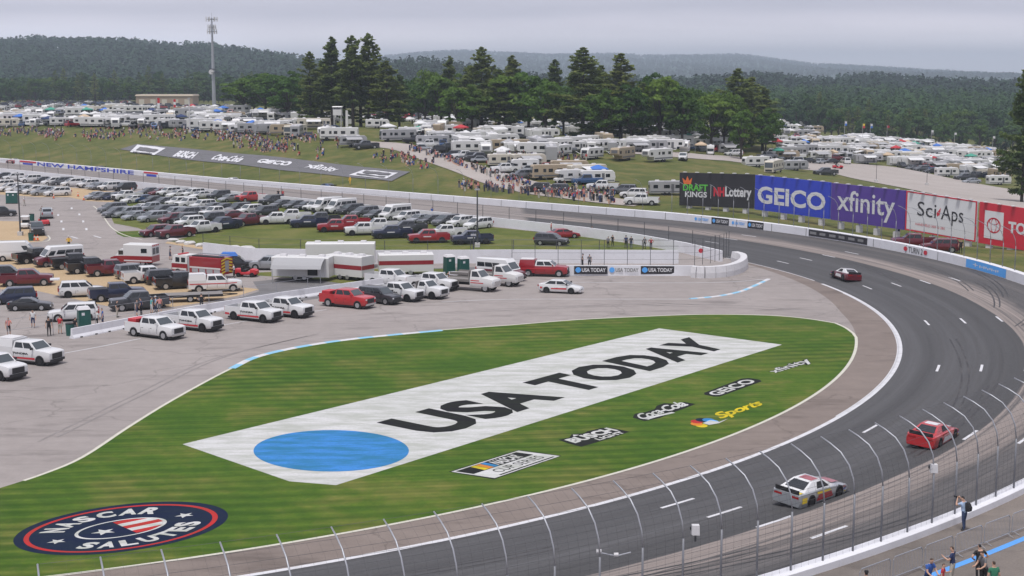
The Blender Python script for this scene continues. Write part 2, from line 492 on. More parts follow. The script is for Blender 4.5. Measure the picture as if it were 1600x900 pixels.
# paint on the turf: sparse enough for the blades to show
def turf_paint(name, col, show=0.45, green=(0.10, 0.15, 0.06)):
    m = mat(name, col, 0.9, spec=0.1); t = NT(m); v = t.coord((0.35, 1.3, 1), R_(-14))
    a = t.noise(v, 0.75, 5, 0.7); b = t.noise(t.coord(), 5.0, 4, 0.75)
    k = t.ramp(a, [(0.40, (0, 0, 0)), (0.60, (show, show, show))])
    c = t.mix(k, col, green)
    c = t.mix(t.ramp(b, [(0.45, (0, 0, 0)), (0.8, (show * 0.9,) * 3)]), c, tuple(x * 0.55 + g * 0.2 for x, g in zip(col, green)))
    t.color(c); t.bump(b, 0.4, 0.04)
    return m
turf_paint('turf_white', (0.54, 0.54, 0.535), 0.75, (0.33, 0.345, 0.30))
turf_paint('turf_blue', (0.050, 0.215, 0.54), 0.85, (0.025, 0.15, 0.24))
turf_paint('turf_black', (0.014, 0.014, 0.016), 0.3, (0.03, 0.04, 0.02))
turf_paint('turf_navy', (0.008, 0.014, 0.042), 0.3, (0.02, 0.035, 0.03))
turf_paint('turf_red', (0.42, 0.028, 0.03), 0.4, (0.2, 0.05, 0.03))
turf_paint('turf_yellow', (0.62, 0.47, 0.02), 0.5, (0.22, 0.22, 0.03))
turf_paint('turf_orange', (0.62, 0.2, 0.03), 0.3)
turf_paint('tarp_grey', (0.155, 0.150, 0.165), 0.4, (0.11, 0.12, 0.10))
def worn(name, col, dirt, amt=0.5, scale=0.8, rough=0.6):
    m = mat(name, col, rough, spec=0.3); t = NT(m); v = t.coord()
    a = t.noise(v, scale, 5, 0.7); b = t.noise(v, scale * 9, 3, 0.7)
    c = t.mix(t.ramp(a, [(0.45, (0, 0, 0)), (0.8, (amt,) * 3)]), col, dirt)
    c = t.mix(t.ramp(b, [(0.55, (0, 0, 0)), (0.85, (amt,) * 3)]), c, dirt)
    t.color(c); return m
worn('line_white', (0.60, 0.60, 0.62), (0.30, 0.28, 0.27), 0.55, 1.2)
worn('line_cream', (0.56, 0.54, 0.46), (0.30, 0.28, 0.22), 0.45, 1.2)
worn('curb_blue', (0.22, 0.48, 0.66), (0.3, 0.35, 0.38), 0.5, 1.0)
worn('walk_blue', (0.09, 0.32, 0.72), (0.15, 0.2, 0.3), 0.35, 1.0)
worn('wall_white', (0.70, 0.70, 0.73), (0.40, 0.38, 0.38), 0.35, 0.25)
worn('concrete', (0.55, 0.54, 0.53), (0.30, 0.28, 0.26), 0.5, 0.5)
worn('pad_white', (0.60, 0.59, 0.60), (0.42, 0.42, 0.43), 0.4, 1.5)
noisy('steel', (0.30, 0.31, 0.33), (0.42, 0.43, 0.45), 0.8, 0.45, 6.0, bump=0.02, spec=0.6)
mat('galv', (0.36, 0.37, 0.40), 0.42, 0.5); mat('post_dark', (0.20, 0.205, 0.225), 0.5, 0.3)
mat('steel_dark', (0.075, 0.078, 0.085), 0.5, 0.4)
mat('cable', (0.07, 0.07, 0.075), 0.5, 0.5)
mat('black', (0.012, 0.012, 0.013), 0.6)
mat('black_gloss', (0.012, 0.012, 0.014), 0.3)
mat('sign_white', (0.62, 0.62, 0.64), 0.5)
mat('sign_black', (0.020, 0.018, 0.022), 0.5)
mat('sign_blue', (0.020, 0.045, 0.46), 0.5)
mat('sign_purple', (0.080, 0.036, 0.27), 0.5)
mat('sign_red', (0.52, 0.020, 0.040), 0.5)
mat('sign_cyan', (0.09, 0.36, 0.80), 0.5)
mat('sign_green', (0.10, 0.46, 0.055), 0.5)
mat('sign_orange', (0.72, 0.15, 0.03), 0.5)
mat('sign_grey', (0.2, 0.2, 0.2), 0.5)
mat('yellow', (0.70, 0.52, 0.03), 0.5)
mat('tyre', (0.016, 0.016, 0.017), 0.85, spec=0.2)
mat('rim', (0.45, 0.46, 0.48), 0.3, 0.7)
mat('rim_dark', (0.03, 0.03, 0.032), 0.4, 0.4)
mat('glass', (0.014, 0.017, 0.020), 0.05, spec=0.7)
mat('windscreen', (0.055, 0.068, 0.075), 0.05, spec=0.8)
mat('lamp', (0.62, 0.64, 0.66), 0.12, spec=0.7)
mat('tail', (0.30, 0.012, 0.012), 0.2)
mat('trim', (0.022, 0.022, 0.024), 0.55)
mat('chrome', (0.55, 0.56, 0.58), 0.2, 0.85)
def paint(name, c, metal=0.0, rough=0.3): return mat(name, c, rough, metal, 0.5, coat=0.7)
PAINT = {
 'white': paint('paint_white', (0.66, 0.66, 0.66)), 'silver': paint('paint_silver', (0.36, 0.38, 0.40), 0.45),
 'grey': paint('paint_grey', (0.135, 0.142, 0.155), 0.35), 'dark grey': paint('paint_dark_grey', (0.055, 0.058, 0.066), 0.3),
 'black': paint('paint_black', (0.012, 0.012, 0.014)), 'navy': paint('paint_navy', (0.018, 0.026, 0.062), 0.2),
 'blue': paint('paint_blue', (0.035, 0.085, 0.20), 0.25), 'maroon': paint('paint_maroon', (0.13, 0.010, 0.020), 0.15),
 'red': paint('paint_red', (0.30, 0.010, 0.018)), 'bright red': paint('paint_bright_red', (0.44, 0.020, 0.024)),
 'tan': paint('paint_tan', (0.42, 0.35, 0.25)), 'beige': paint('paint_beige', (0.50, 0.46, 0.38)),
 'green': paint('paint_green', (0.04, 0.16, 0.05)), 'bright green': paint('paint_bright_green', (0.05, 0.42, 0.12)),
}
PAINT0 = paint('paint', (0.5, 0.5, 0.5))
MATS['paint'] = PAINT0
mat('rv_white', (0.62, 0.615, 0.605), 0.4); mat('rv_cream', (0.54, 0.50, 0.42), 0.4); mat('rv_grey', (0.33, 0.33, 0.34), 0.4); mat('rv_tan', (0.36, 0.29, 0.20), 0.4)
mat('rv_stripe', (0.12, 0.12, 0.13), 0.4); mat('fire_red', (0.27, 0.012, 0.018), 0.35, coat=0.5)
mat('stripe_red', (0.5, 0.03, 0.04), 0.45); mat('potty_green', (0.012, 0.085, 0.07), 0.5)
mat('canopy_white', (0.62, 0.62, 0.62), 0.8); mat('canopy_blue', (0.05, 0.16, 0.50), 0.8); mat('canopy_tan', (0.50, 0.38, 0.26), 0.8); mat('canopy_grey', (0.34, 0.34, 0.35), 0.8)
mat('canopy_navy', (0.02, 0.04, 0.12), 0.8); mat('canopy_green', (0.06, 0.30, 0.22), 0.8); mat('canopy_red', (0.45, 0.03, 0.04), 0.8)
mat('cone_orange', (0.75, 0.12, 0.03), 0.6); mat('hydro', (0.42, 0.30, 0.20), 0.9)
mat('deck', (0.20, 0.185, 0.175), 0.8)
mat('brick_tan', (0.36, 0.27, 0.20), 0.9)
# leaves
def leaf(name, c1, c2, trans=0.25):
    m = mat(name, c1, 0.7, spec=0.2); t = NT(m)
    v = t.coord((1, 1, 1)); a = t.noise(v, 0.55, 3, 0.6)
    gi = t.n('ShaderNodeObjectInfo')
    col = t.ramp(a, [(0.3, c1), (0.7, c2)])
    hs = t.n('ShaderNodeHueSaturation'); t.l(col, hs.inputs['Color'])
    t.l(t.math('MULTIPLY_ADD', gi.outputs['Random'], 0.5, 0.75), hs.inputs['Value'])
    t.l(t.math('MULTIPLY_ADD', gi.outputs['Random'], -0.035, 0.515), hs.inputs['Hue'])
    t.color(hs.outputs['Color'])
    tr = t.n('ShaderNodeBsdfTranslucent'); t.l(hs.outputs['Color'], tr.inputs['Color'])
    mx = t.n('ShaderNodeMixShader'); mx.inputs[0].default_value = trans
    out = t.t.nodes['Material Output']
    t.l(t.b.outputs[0], mx.inputs[1]); t.l(tr.outputs[0], mx.inputs[2]); t.l(mx.outputs[0], out.inputs['Surface'])
    return m
leaf('pine_needle', (0.064, 0.110, 0.024), (0.190, 0.230, 0.058), 0.45)
leaf('oak_leaf', (0.042, 0.096, 0.013), (0.096, 0.170, 0.026), 0.38)
leaf('maple_leaf', (0.058, 0.125, 0.015), (0.110, 0.195, 0.030), 0.38)
leaf('forest_leaf', (0.026, 0.064, 0.018), (0.070, 0.135, 0.034), 0.25)
leaf('hill_leaf', (0.014, 0.040, 0.020), (0.030, 0.066, 0.030), 0.1)
noisy('bark', (0.045, 0.035, 0.028), (0.09, 0.07, 0.055), 1.0, 0.95, 6.0, (1, 1, 0.3))
m = worn('skid', (0.035, 0.034, 0.035), (0.12, 0.11, 0.105), 0.8, 0.5)
worn('pit_rubber', (0.20, 0.180, 0.170), (0.29, 0.258, 0.245), 1.0, 0.45)
# ================================================================== the setting
def sheet(name, pts, z, material, kind='structure', parent=None):
    mb = MB(); mb.face([(p[0], p[1], z) for p in pts])
    o = mb.build(name, material, parent)
    if kind: o['kind'] = kind
    return o
def pix(poly, z=0.0): return [G(a, b, z) for a, b in poly]
def ribbon(pts, w, z=None, mb=None, m=0, side=0.0):
    """flat band of width w along pts (side -1..1 shifts it sideways)"""
    mb = mb or MB(); pts = [Vector(p) for p in pts]; L = []
    for i, p in enumerate(pts):
        d = pts[min(i + 1, len(pts) - 1)] - pts[max(i - 1, 0)]; d.z = 0; d.normalize()
        n = Vector((-d.y, d.x, 0)) * w / 2
        c = p + n * side; zz = p.z if z is None else z
        L.append(((c + n).x, (c + n).y, zz)); L.append(((c - n).x, (c - n).y, zz))
    b = len(mb.v); mb.v += L
    for i in range(len(pts) - 1):
        mb.f.append((b + 2 * i, b + 2 * i + 1, b + 2 * i + 3, b + 2 * i + 2)); mb.m.append(m)
    return mb
def smooth_line(pts, n=6):
    """Catmull-Rom through points"""
    P = [Vector(p) for p in pts]; P = [P[0] * 2 - P[1]] + P + [P[-1] * 2 - P[-2]]; out = []
    for i in range(1, len(P) - 2):
        for k in range(n):
            t = k / n
            out.append(0.5 * ((2 * P[i]) + (P[i + 1] - P[i - 1]) * t + (2 * P[i - 1] - 5 * P[i] + 4 * P[i + 1] - P[i + 2]) * t * t + (3 * P[i] - P[i - 1] - 3 * P[i + 1] + P[i + 2]) * t ** 3))
    out.append(P[-2]); return out
def frange(a, b, step):
    n = max(1, int(round(abs(b - a) / step))); return [a + (b - a) * i / n for i in range(n + 1)]

Q0, Q1 = QTH(-82), 430.0
qs_turn = frange(Q0, 0, 1.6); qs_str = frange(0, Q1, 10)[1:]
QS = qs_turn + qs_str
# infield paving
base = [TP(q, 0.02, 0) for q in QS] + [Vector((-420, 420, 0)), Vector((-420, 30, 0)), Vector((-60, 30, 0))]
sheet('pit_road', base, 0.0, 'pit_asphalt')
# racing surface
mb = MB(); rs = [0, 3.3, 6.7, 10.2, 13.6, ROUT + 0.05]
for q in QS:
    for r in rs: mb.v.append(tuple(TP(q, r)))
uvs = [(q, r) for q in QS for r in rs]
n = len(rs)
for i in range(len(QS) - 1):
    for j in range(n - 1):
        mb.f.append((i * n + j, i * n + j + 1, (i + 1) * n + j + 1, (i + 1) * n + j)); mb.m.append(0)
track = mb.build('race_track', 'race_asphalt', smooth=True); track['kind'] = 'structure'
uvl = track.data.uv_layers.new(name='UVMap')
for lp in track.data.loops: uvl.data[lp.index].uv = uvs[lp.vertex_index]
# apron
mb = MB(); qa = frange(Q0, QTH(25), 1.6); L = []
for i, q in enumerate(qa):
    w = 3.85 if q < QTH(-2) else 3.85 - 3.2 * min(1, (q - QTH(-2)) / 42.0)
    L += [tuple(TP(q, -w, 0.004)), tuple(TP(q, 0.0, 0.004))]
mb.v = L
for i in range(len(qa) - 1): mb.f.append((2 * i, 2 * i + 1, 2 * i + 3, 2 * i + 2)); mb.m.append(0)
o = mb.build('apron', 'apron_asphalt'); o['kind'] = 'structure'
# painted lines on the track
mb = MB(); ribbon([TP(q, -0.06, 0.009) for q in frange(Q0, QTH(10.5), 1.2)], 0.36, mb=mb)
ribbon([TP(q, -0.28, 0.009) for q in frange(QTH(-32), QTH(6), 1.2)], 0.14, mb=mb)
ribbon([TP(q, 0.1, 0.011) for q in frange(QTH(12), QTH(26), 1.6)], 0.20, mb=mb)
o = tag(mb.build('inner_track_line', 'line_white'), 'white line painted along the inner edge of the dark racing surface', 'painted line')
RADS = [3.4, 6.8, 10.2, 13.7]
dk = ['innermost', 'second', 'third', 'outermost']
for i, th in enumerate([-61.6, -47.7, -33.9, -20.1, -6.6, 7.4, 20.9, 33.0]):
    for j, r in enumerate(RADS):
        q = QTH(th); mb = ribbon([TP(qq, r, TP(qq, r).z + 0.006) for qq in frange(q - 1.35, q + 1.35, 0.9)], 0.26)
        tag(mb.build('lane_dash', 'line_white'), f'white lane dash, {dk[j]} of the {ordn(i + 1)} row counted from the near end', 'road marking', 'white lane dashes on the racing surface')

# dark tyre marks left on the outer lanes
for i, (th0, th1, r0, r1) in enumerate(sorted([(2, -9, 17.4, 10.8), (-2, -16, 16.8, 12.6), (6, -3, 14.8, 11.2), (10, 0, 17.6, 13.8), (14, 3, 15.0, 12.0), (-6, -20, 15.2, 14.2), (-50, -60, 12.6, 9.4), (-44, -55, 15.5, 12.2), (-46, -58, 16.4, 14.6), (-24, -38, 7.9, 8.6), (-12, -30, 4.4, 6.9), (-54, -64, 5.0, 3.2), (18, 8, 9.2, 7.6)], reverse=True)):
    n_ = 16; mb = MB()
    for off in (0, 1.55):
        ribbon([TP(QTH(th0 + (th1 - th0) * k / n_), r0 + (r1 - r0) * (k / n_) ** 1.4 + off * .35, 0) + Vector((0, 0, TP(QTH(th0 + (th1 - th0) * k / n_), r0 + (r1 - r0) * (k / n_) ** 1.4 + off * .35).z + .005)) for k in range(n_ + 1)], .17, mb=mb)
    tag(mb.build('skid_mark', 'skid'), f'dark curved tyre mark on the turn, {ordn(i + 1)} counted from the far end', 'skid mark', 'tyre marks on the track')
# infield turf
D_edge = smooth_line(pix([(-90, 790), (0, 763), (70, 740), (130, 714), (200, 668), (270, 625), (355, 579), (415, 553), (500, 536), (600, 524), (700, 515), (800, 508),
                          (900, 500), (1000, 495), (1100, 491.5), (1200, 493), (1260, 498), (1305, 505)]), 4)
arc = [TP(q, -3.9, 0) for q in frange(QTH(-8.5), Q0, 1.2)]
nose = smooth_line([D_edge[-1], TP(QTH(-8.2), -4.6, 0), TP(QTH(-10.5), -3.95, 0)], 5)[1:-1]
arc = [p for p in arc if p.x > -40.5]
loop = D_edge + nose + arc[4:] + [G(-420, 850, 0)]
sheet('infield_turf', loop, 0.02, 'turf')
mb = MB(); ribbon([p + Vector((0, 0, 0.024)) for p in D_edge[6:] + nose + arc[4:]], 0.26, mb=mb)
tag(mb.build('turf_border_line', 'line_cream'), 'cream line painted round the edge of the infield turf', 'painted line')
# blue and white kerb on the pit side of the turf
def kerb(pts, n, label, w=0.7, h=0.05):
    root = thing('kerb', label, 'kerb')
    pts = smooth_line(pts, 8); N = len(pts) - 1
    for k in range(n):
        a, b = int(k * N / n), int((k + 1) * N / n)
        seg = pts[a:b + 1]; mb = MB(); rings = []
        for i, p in enumerate(seg):
            d = seg[min(i + 1, len(seg) - 1)] - seg[max(i - 1, 0)]; d.normalize(); nn = Vector((-d.y, d.x, 0)) * w / 2
            rings.append([p + nn + Vector((0, 0, 0.0)), p + nn * 0.8 + Vector((0, 0, h)), p - nn * 0.8 + Vector((0, 0, h)), p - nn + Vector((0, 0, 0))])
        mb.loft(rings); mb.build('kerb_block', 'curb_blue' if k % 2 == 0 else 'line_white', root)
kerb(pix([(362, 576), (395, 560), (440, 548), (500, 537), (560, 529), (620, 523), (690, 516.5)]), 15, 'blue and white striped kerb along the curved pit-side edge of the turf')
kerb(pix([(1078, 467), (1120, 463), (1155, 456), (1180, 446), (1201, 436)]), 14, 'short curved blue and white kerb where pit road joins the track', 0.5)
# pit road lines
def pline(name, pts, w, label, z=0.012, m='line_white'):
    tag(ribbon([p + Vector((0, 0, z)) for p in smooth_line(pix(pts), 5)], w).build(name, m), label, 'painted line')
pline('pit_line', [(95, 553), (160, 541), (220, 529)], 0.16, 'white pit road line beside the white service truck at the far left')
pline('pit_line', [(330, 511), (420, 496), (510, 484)], 0.16, 'white pit road line between the white pickups and the red pickup')
pline('pit_line', [(690, 472), (780, 468), (900, 467.5), (1078, 467.5)], 0.16, 'white pit road line running in front of the white sedan')
pline('pit_line', [(880, 441), (960, 441.5), (1080, 442), (1150, 440), (1201, 436)], 0.16, 'white line on pit road beneath the white wall with black panels')

# ---- surfaces in the infield behind pit road
sheet('parking_grass', pix([(170, 330), (196, 303), (260, 300), (330, 303), (500, 322), (700, 345), (800, 357), (900, 367), (1025, 387), (1062, 394.5), (800, 393), (590, 396), (410, 394), (340, 387),
      (262, 377), (306, 368), (300, 364), (225, 372), (185, 362), (225, 360), (215, 356), (178, 349)]), 0.008, 'field_grass')
sheet('grass_island', pix([(180, 361), (228, 364), (240, 367), (222, 371), (193, 370), (184, 366)]), 0.014, 'turf')
sheet('dirt_lot', pix([(-120, 398), (20, 402), (80, 408), (180, 420), (270, 431), (330, 443), (405, 452), (372, 462), (300, 476), (235, 484), (180, 481), (110, 466), (60, 455), (-120, 446)]), 0.008, 'dirt')
sheet('dirt_corner', pix([(-120, 343), (35, 346), (52, 358), (75, 371), (66, 377), (30, 380), (-120, 378)]), 0.008, 'dirt')
sheet('dirt_gap', pix([(100, 292), (182, 300), (196, 303), (176, 316), (135, 314), (108, 308), (60, 308), (-100, 297), (-100, 288)]), 0.008, 'dirt')
sheet('dirt_verge', pix([(262, 377.5), (340, 387), (412, 394.5), (400, 396.5), (320, 390.5), (258, 380)]), 0.014, 'dirt')
sheet('service_yard', pix([(395, 440), (560, 424), (700, 418), (860, 416), (1060, 414), (1060, 430), (800, 432), (640, 444), (430, 477), (330, 480), (405, 455)]), 0.004, 'dark_asphalt')
sheet('yard_grass', pix([(395, 430), (480, 436), (560, 446), (640, 440), (760, 428), (700, 420), (520, 420), (400, 426)]), 0.010, 'field_grass')
# road edge line round the curve at the left and the road dashes
pline('road_edge_line', [(146, 322), (158, 332), (166, 345), (176, 357), (194, 367), (222, 375)], 0.22, 'cream edge line curving round the service road beside the grass island', 0.016, 'line_cream')
pline('road_edge_line', [(75, 368), (78, 373), (72, 377), (50, 379), (0, 378)], 0.22, 'cream edge line round the tip of the dirt corner with the parked cart', 0.016, 'line_cream')
for i, (a, b) in enumerate([(80, 326), (112, 325.5), (91, 336), (124, 335), (96, 346), (130, 346), (99, 358), (135, 358), (116, 371), (152, 370)]):
    p0 = G(a, b); d = Vector((0.3, -1, 0)).normalized() if b < 365 else Vector((0.55, -0.8, 0)).normalized()
    mb = ribbon([p0 - d * 1.6 + Vector((0, 0, .012)), p0 + d * 1.6 + Vector((0, 0, .012))], 0.32)
    tag(mb.build('road_dash', 'line_white'), f'white lane dash on the service road, {ordn(i // 2 + 1)} from the top in the {["left", "right"][i % 2]} line', 'road marking', 'white dashes on the service road')

# ---- terrain outside the wall
ss = list(np.r_[np.arange(0, 60, 3.0), np.arange(60, 300, 8.0), np.arange(300, 900, 25.0), np.arange(900, 4200, 150.0)])
qsT = frange(QTH(-12), 0, 6) + frange(0, 420, 8)[1:] + frange(420, 3000, 60)[1:]
V_ = []; 
for q in qsT:
    for s in ss: V_.append(tuple(TP(q, ROUT + 0.4 + s, 0)))
V_ = np.array(V_); V_[:, 2] = TZ(V_[:, 0], V_[:, 1])
nS = len(ss); F_ = []
for i in range(len(qsT) - 1):
    for j in range(nS - 1): F_.append((i * nS + j, i * nS + j + 1, (i + 1) * nS + j + 1, (i + 1) * nS + j))
me = bpy.data.meshes.new('ground'); me.from_pydata(V_.tolist(), [], F_); me.materials.append(MATS['hill_grass'])
me.polygons.foreach_set('use_smooth', [True] * len(me.polygons))
g = bpy.data.objects.new('ground', me); COL.objects.link(g); g['kind'] = 'structure'
def drape(name, poly, material, lift=0.05, step=5.0, kind='structure', parent=None, uvbox=None):
    """sheet that follows the terrain: corners given as pixels, in two rows (far edge, near edge) of equal length"""
    far, near = poly; n = len(far); mb = MB(); rows = []
    A = [TG(*p) for p in far]; B = [TG(*p) for p in near]
    A = smooth_line(A, 6); B = smooth_line(B, 6); K = 8
    pts = []
    for a, b in zip(A, B):
        for k in range(K + 1):
            p = a.lerp(b, k / K); pts.append((p.x, p.y))
    pts = np.array(pts); z = TZ(pts[:, 0], pts[:, 1]) + lift
    mb.v = [(x, y, zz) for (x, y), zz in zip(pts, z)]
    for i in range(len(A) - 1):
        for k in range(K):
            mb.f.append((i * (K + 1) + k, i * (K + 1) + k + 1, (i + 1) * (K + 1) + k + 1, (i + 1) * (K + 1) + k)); mb.m.append(0)
    o = mb.build(name, material, parent, smooth=True)
    if kind: o['kind'] = kind
    return o
drape('camp_road', ([(575, 222), (640, 226), (700, 244), (760, 262), (830, 283), (900, 296), (960, 310), (1010, 318)],
                    [(575, 230), (620, 236), (690, 262), (750, 285), (820, 303), (880, 311), (930, 318), (990, 324)]), 'gravel_road', 0.10)
drape('camp_road', ([(990, 236), (1060, 238), (1120, 243), (1180, 248), (1260, 252), (1300, 254), (1400, 262), (1500, 282), (1605, 300)],
                    [(990, 241), (1060, 247), (1120, 251), (1180, 257), (1260, 266), (1300, 271), (1400, 292), (1500, 312), (1605, 330)]), 'gravel_road', 0.10)
# walkway behind the near wall
mb = MB(); qw = frange(QTH(-80), QTH(-30), 3)
for q in qw: mb.v += [tuple(TP(q, ROUT + 0.5, 2.10)), tuple(TP(q, ROUT + 45, 2.10))]
for i in range(len(qw) - 1): mb.f.append((2 * i, 2 * i + 1, 2 * i + 3, 2 * i + 2)); mb.m.append(0)
o = mb.build('walkway', 'walk_asphalt'); o['kind'] = 'structure'

# ---- hills far behind
def hill(name, prof, D0, D1, z0, drop, material, nD=14):
    xs = np.linspace(prof[0][0], prof[-1][0], 120); yr = np.interp(xs, [p[0] for p in prof], [p[1] for p in prof])
    mb = MB(); cols = nD + 4
    for x, y in zip(xs, yr):
        for k in range(cols):
            if k <= nD:
                u = k / nD; D = D0 + (D1 - D0) * u; s = u * u * (3 - 2 * u)
            else:
                u = (k - nD) / 4; D = D1 + 0.35 * (D1 - D0 + 400) * u; s = 1 - 0.5 * u
            zr = CAM_H + (YH - y) * D1 / FPX - drop
            wob = 6 * math.sin(x * 0.031 + k * 0.9) * math.sin(math.pi * min(1, s))
            mb.v.append(((x - 800) / FPX * D, D, z0 + (zr - z0) * s + wob * (1 if k < nD else 0)))
    for i in range(len(xs) - 1):
        for k in range(cols - 1):
            mb.f.append((i * cols + k, (i + 1) * cols + k, (i + 1) * cols + k + 1, i * cols + k + 1)); mb.m.append(0)
    o = mb.build(name, material, smooth=True); o['kind'] = 'structure'
    return np.array(mb.v).reshape(len(xs), cols, 3)
H1 = hill('hill', [(-260, 75), (-60, 62), (0, 66), (60, 61), (120, 65), (200, 63), (260, 70), (330, 72), (400, 80), (470, 90), (520, 102), (600, 118), (760, 150)], 1150, 2400, -2, 13, 'forest_floor')
H2 = hill('hill', [(380, 130), (480, 112), (560, 100), (620, 97), (655, 93), (700, 100), (760, 112), (850, 122), (980, 128), (1050, 126), (1150, 121), (1205, 118), (1265, 127), (1310, 123), (1370, 119), (1430, 126), (1500, 127), (1560, 129), (1640, 131), (1850, 130)], 1100, 1750, -6, 11, 'forest_floor')
H3 = hill('hill', [(380, 108), (560, 97), (600, 90), (660, 84), (720, 81), (780, 84), (850, 87), (950, 86), (1010, 89), (1100, 88), (1150, 87), (1200, 93), (1260, 101), (1340, 104), (1450, 111), (1560, 117), (1700, 122), (1900, 126)], 3600, 9000, 0, 8, 'hill_leaf', 20)

# ---- outer wall of the track
wall_root = thing('outer_wall', 'long white concrete wall round the outside of the turn and backstretch', 'wall')
def wall_strip(q0, q1, step, r0, thick, zb, h, name, material, parent, zfn=None):
    mb = MB(); rings = []
    for q in frange(q0, q1, step):
        b = zfn(q) if zfn else bank(q)
        rings.append([TP(q, r0, b + zb), TP(q, r0 + 0.04, b + h * 0.97), TP(q, r0 + 0.1, b + h), TP(q, r0 + thick - 0.05, b + h), TP(q, r0 + thick, b + h * 0.97), TP(q, r0 + thick, b + zb)])
    mb.loft(rings); return mb.build(name, material, parent)
WH = 1.12
wall_strip(Q0, 0, 1.5, ROUT, 0.85, -0.6, WH, 'concrete_wall', 'wall_white', wall_root)
wall_strip(0, 400, 8, ROUT, 0.75, -0.6, WH, 'concrete_wall', 'wall_white', wall_root)
# foam-steel barrier joints on the far turn
for q in frange(QTH(-8), 60, 6.0):
    mb = MB(); b = bank(q)
    mb.face([TP(q - .05, ROUT - 0.012, b + 0.02), TP(q + .05, ROUT - 0.012, b + 0.02), TP(q + .05, ROUT + 0.03, b + WH - .05), TP(q - .05, ROUT + 0.03, b + WH - .05)])
    mb.build('wall_joint', 'sign_grey', wall_root)
def wall_panel(q0, q1, v0, v1, bg, items, name='wall_sign', off=0.03, flip=True):
    """sign on the track face of the outer wall; items: (u0, u1, w0, w1, text, material, bold); u runs left to right as seen from the track"""
    qa, qb = (q1, q0) if flip else (q0, q1)
    def fn(o):
        def f2(u, w):
            q = qa + (qb - qa) * u; return TP(q, ROUT - o + 0.04 * (v0 + (v1 - v0) * w), bank(q) + WH * (v0 + (v1 - v0) * w))
        return f2
    mats = []; mb = MB()
    p = None
    if bg:
        f2 = fn(off); K = 10
        rings = [[f2(k / K, 0), f2(k / K, 1)] for k in range(K + 1)]
        mb.loft(rings, 0, caps=False, closed=False); p = mb.build(name, bg, wall_root)
    for it in items:
        u0, u1, w0, w1, s, m, bold = it
        f2 = fn(off + 0.012); tb = MB()
        if s is None:
            K = 12; tb.face([f2((u0 + u1) / 2 + (u1 - u0) / 2 * math.cos(a), (w0 + w1) / 2 + (w1 - w0) / 2 * math.sin(a)) for a in [2 * math.pi * k / K for k in range(K)]])
            tb.build('emblem', m, p or wall_root)
        elif s == '|':
            tb.face([f2(u0, w0), f2(u1, w0), f2(u1, w1), f2(u0, w1)]); tb.build('mark', m, p or wall_root)
        else:
            add_text(tb, s, lambda a, c: f2(u0 + (u1 - u0) * a, w0 + (w1 - w0) * c), 0, bold); tb.build('lettering', m, p or wall_root)
def qrange(x0, y0, x1, y1, z):
    return QPX(x0, y0, z)[0], QPX(x1, y1, z)[0]
def wp(x0, y0, x1, y1, v0, v1, bg, items):
    z = 1.35 if x0 > 1000 else 1.0
    a = QPX(x0, y0, z)[0]; b = QPX(x1, y1, z)[0]
    wall_panel(min(a, b), max(a, b), v0, v1, bg, items)
UT = lambda c: [(0.06, 0.22, .2, .8, None, 'sign_cyan', 0), (0.27, 0.95, .25, .75, 'USA TODAY', c, 0.02)]
wp(1100, 345.5, 1126, 348, 0.12, 0.88, None, UT('sign_cyan'))
wp(1128, 348.5, 1156, 351.5, 0.04, 0.95, 'sign_black', UT('sign_white'))
wp(1158, 352, 1183, 354.5, 0.12, 0.88, None, UT('sign_cyan'))
wp(1185, 355, 1212, 358, 0.04, 0.95, 'sign_black', UT('sign_white'))
wp(1267, 369, 1357, 384, 0.10, 0.90, 'sign_black', [(0.02 + k * 0.163, 0.13 + k * 0.163 - 0.01 * (k % 2), .3, .7, '|', 'sign_grey', 0) for k in range(6)])
wp(1412, 395, 1448, 403, 0.08, 0.92, None, [(0.0, 0.16, .22, .85, None, 'sign_red', 0), (0.03, 0.13, .42, .66, None, 'sign_blue', 0), (0.2, 0.8, .12, .9, 'TURN 2', 'sign_black', 0.0), (0.84, 1.0, .22, .85, None, 'sign_red', 0), (.87, .97, .42, .66, None, 'sign_blue', 0)])
wp(1499, 418, 1563, 436, 0.06, 0.95, 'sign_cyan', [(0.22, 0.24, .3, .75, '|', 'sign_white', 0), (0.17, 0.29, .48, .56, '|', 'sign_white', 0)] + [(0.33 + k * .05, 0.36 + k * .05, .3 + .08 * (k % 2), .66 - .1 * (k % 3 == 1), None, 'sign_white', 0) for k in range(10)])
wp(36, 257, 197, 270.5, 0.08, 0.92, None, [(0.0, 1.0, 0.02, 0.98, 'NEW HAMPSHIRE', 'sign_blue', 0.02)])
wp(6, 254.5, 30, 257, 0.1, 0.95, None, [(0, 1, .55, .98, '|', 'sign_red', 0), (0.2, .8, 0.0, .4, '|', 'sign_blue', 0)])
wp(211, 272, 234, 274, 0.05, 0.95, None, [(0, 1, .62, .98, '|', 'sign_red', 0), (0.2, .9, 0.0, .45, '|', 'sign_blue', 0)])

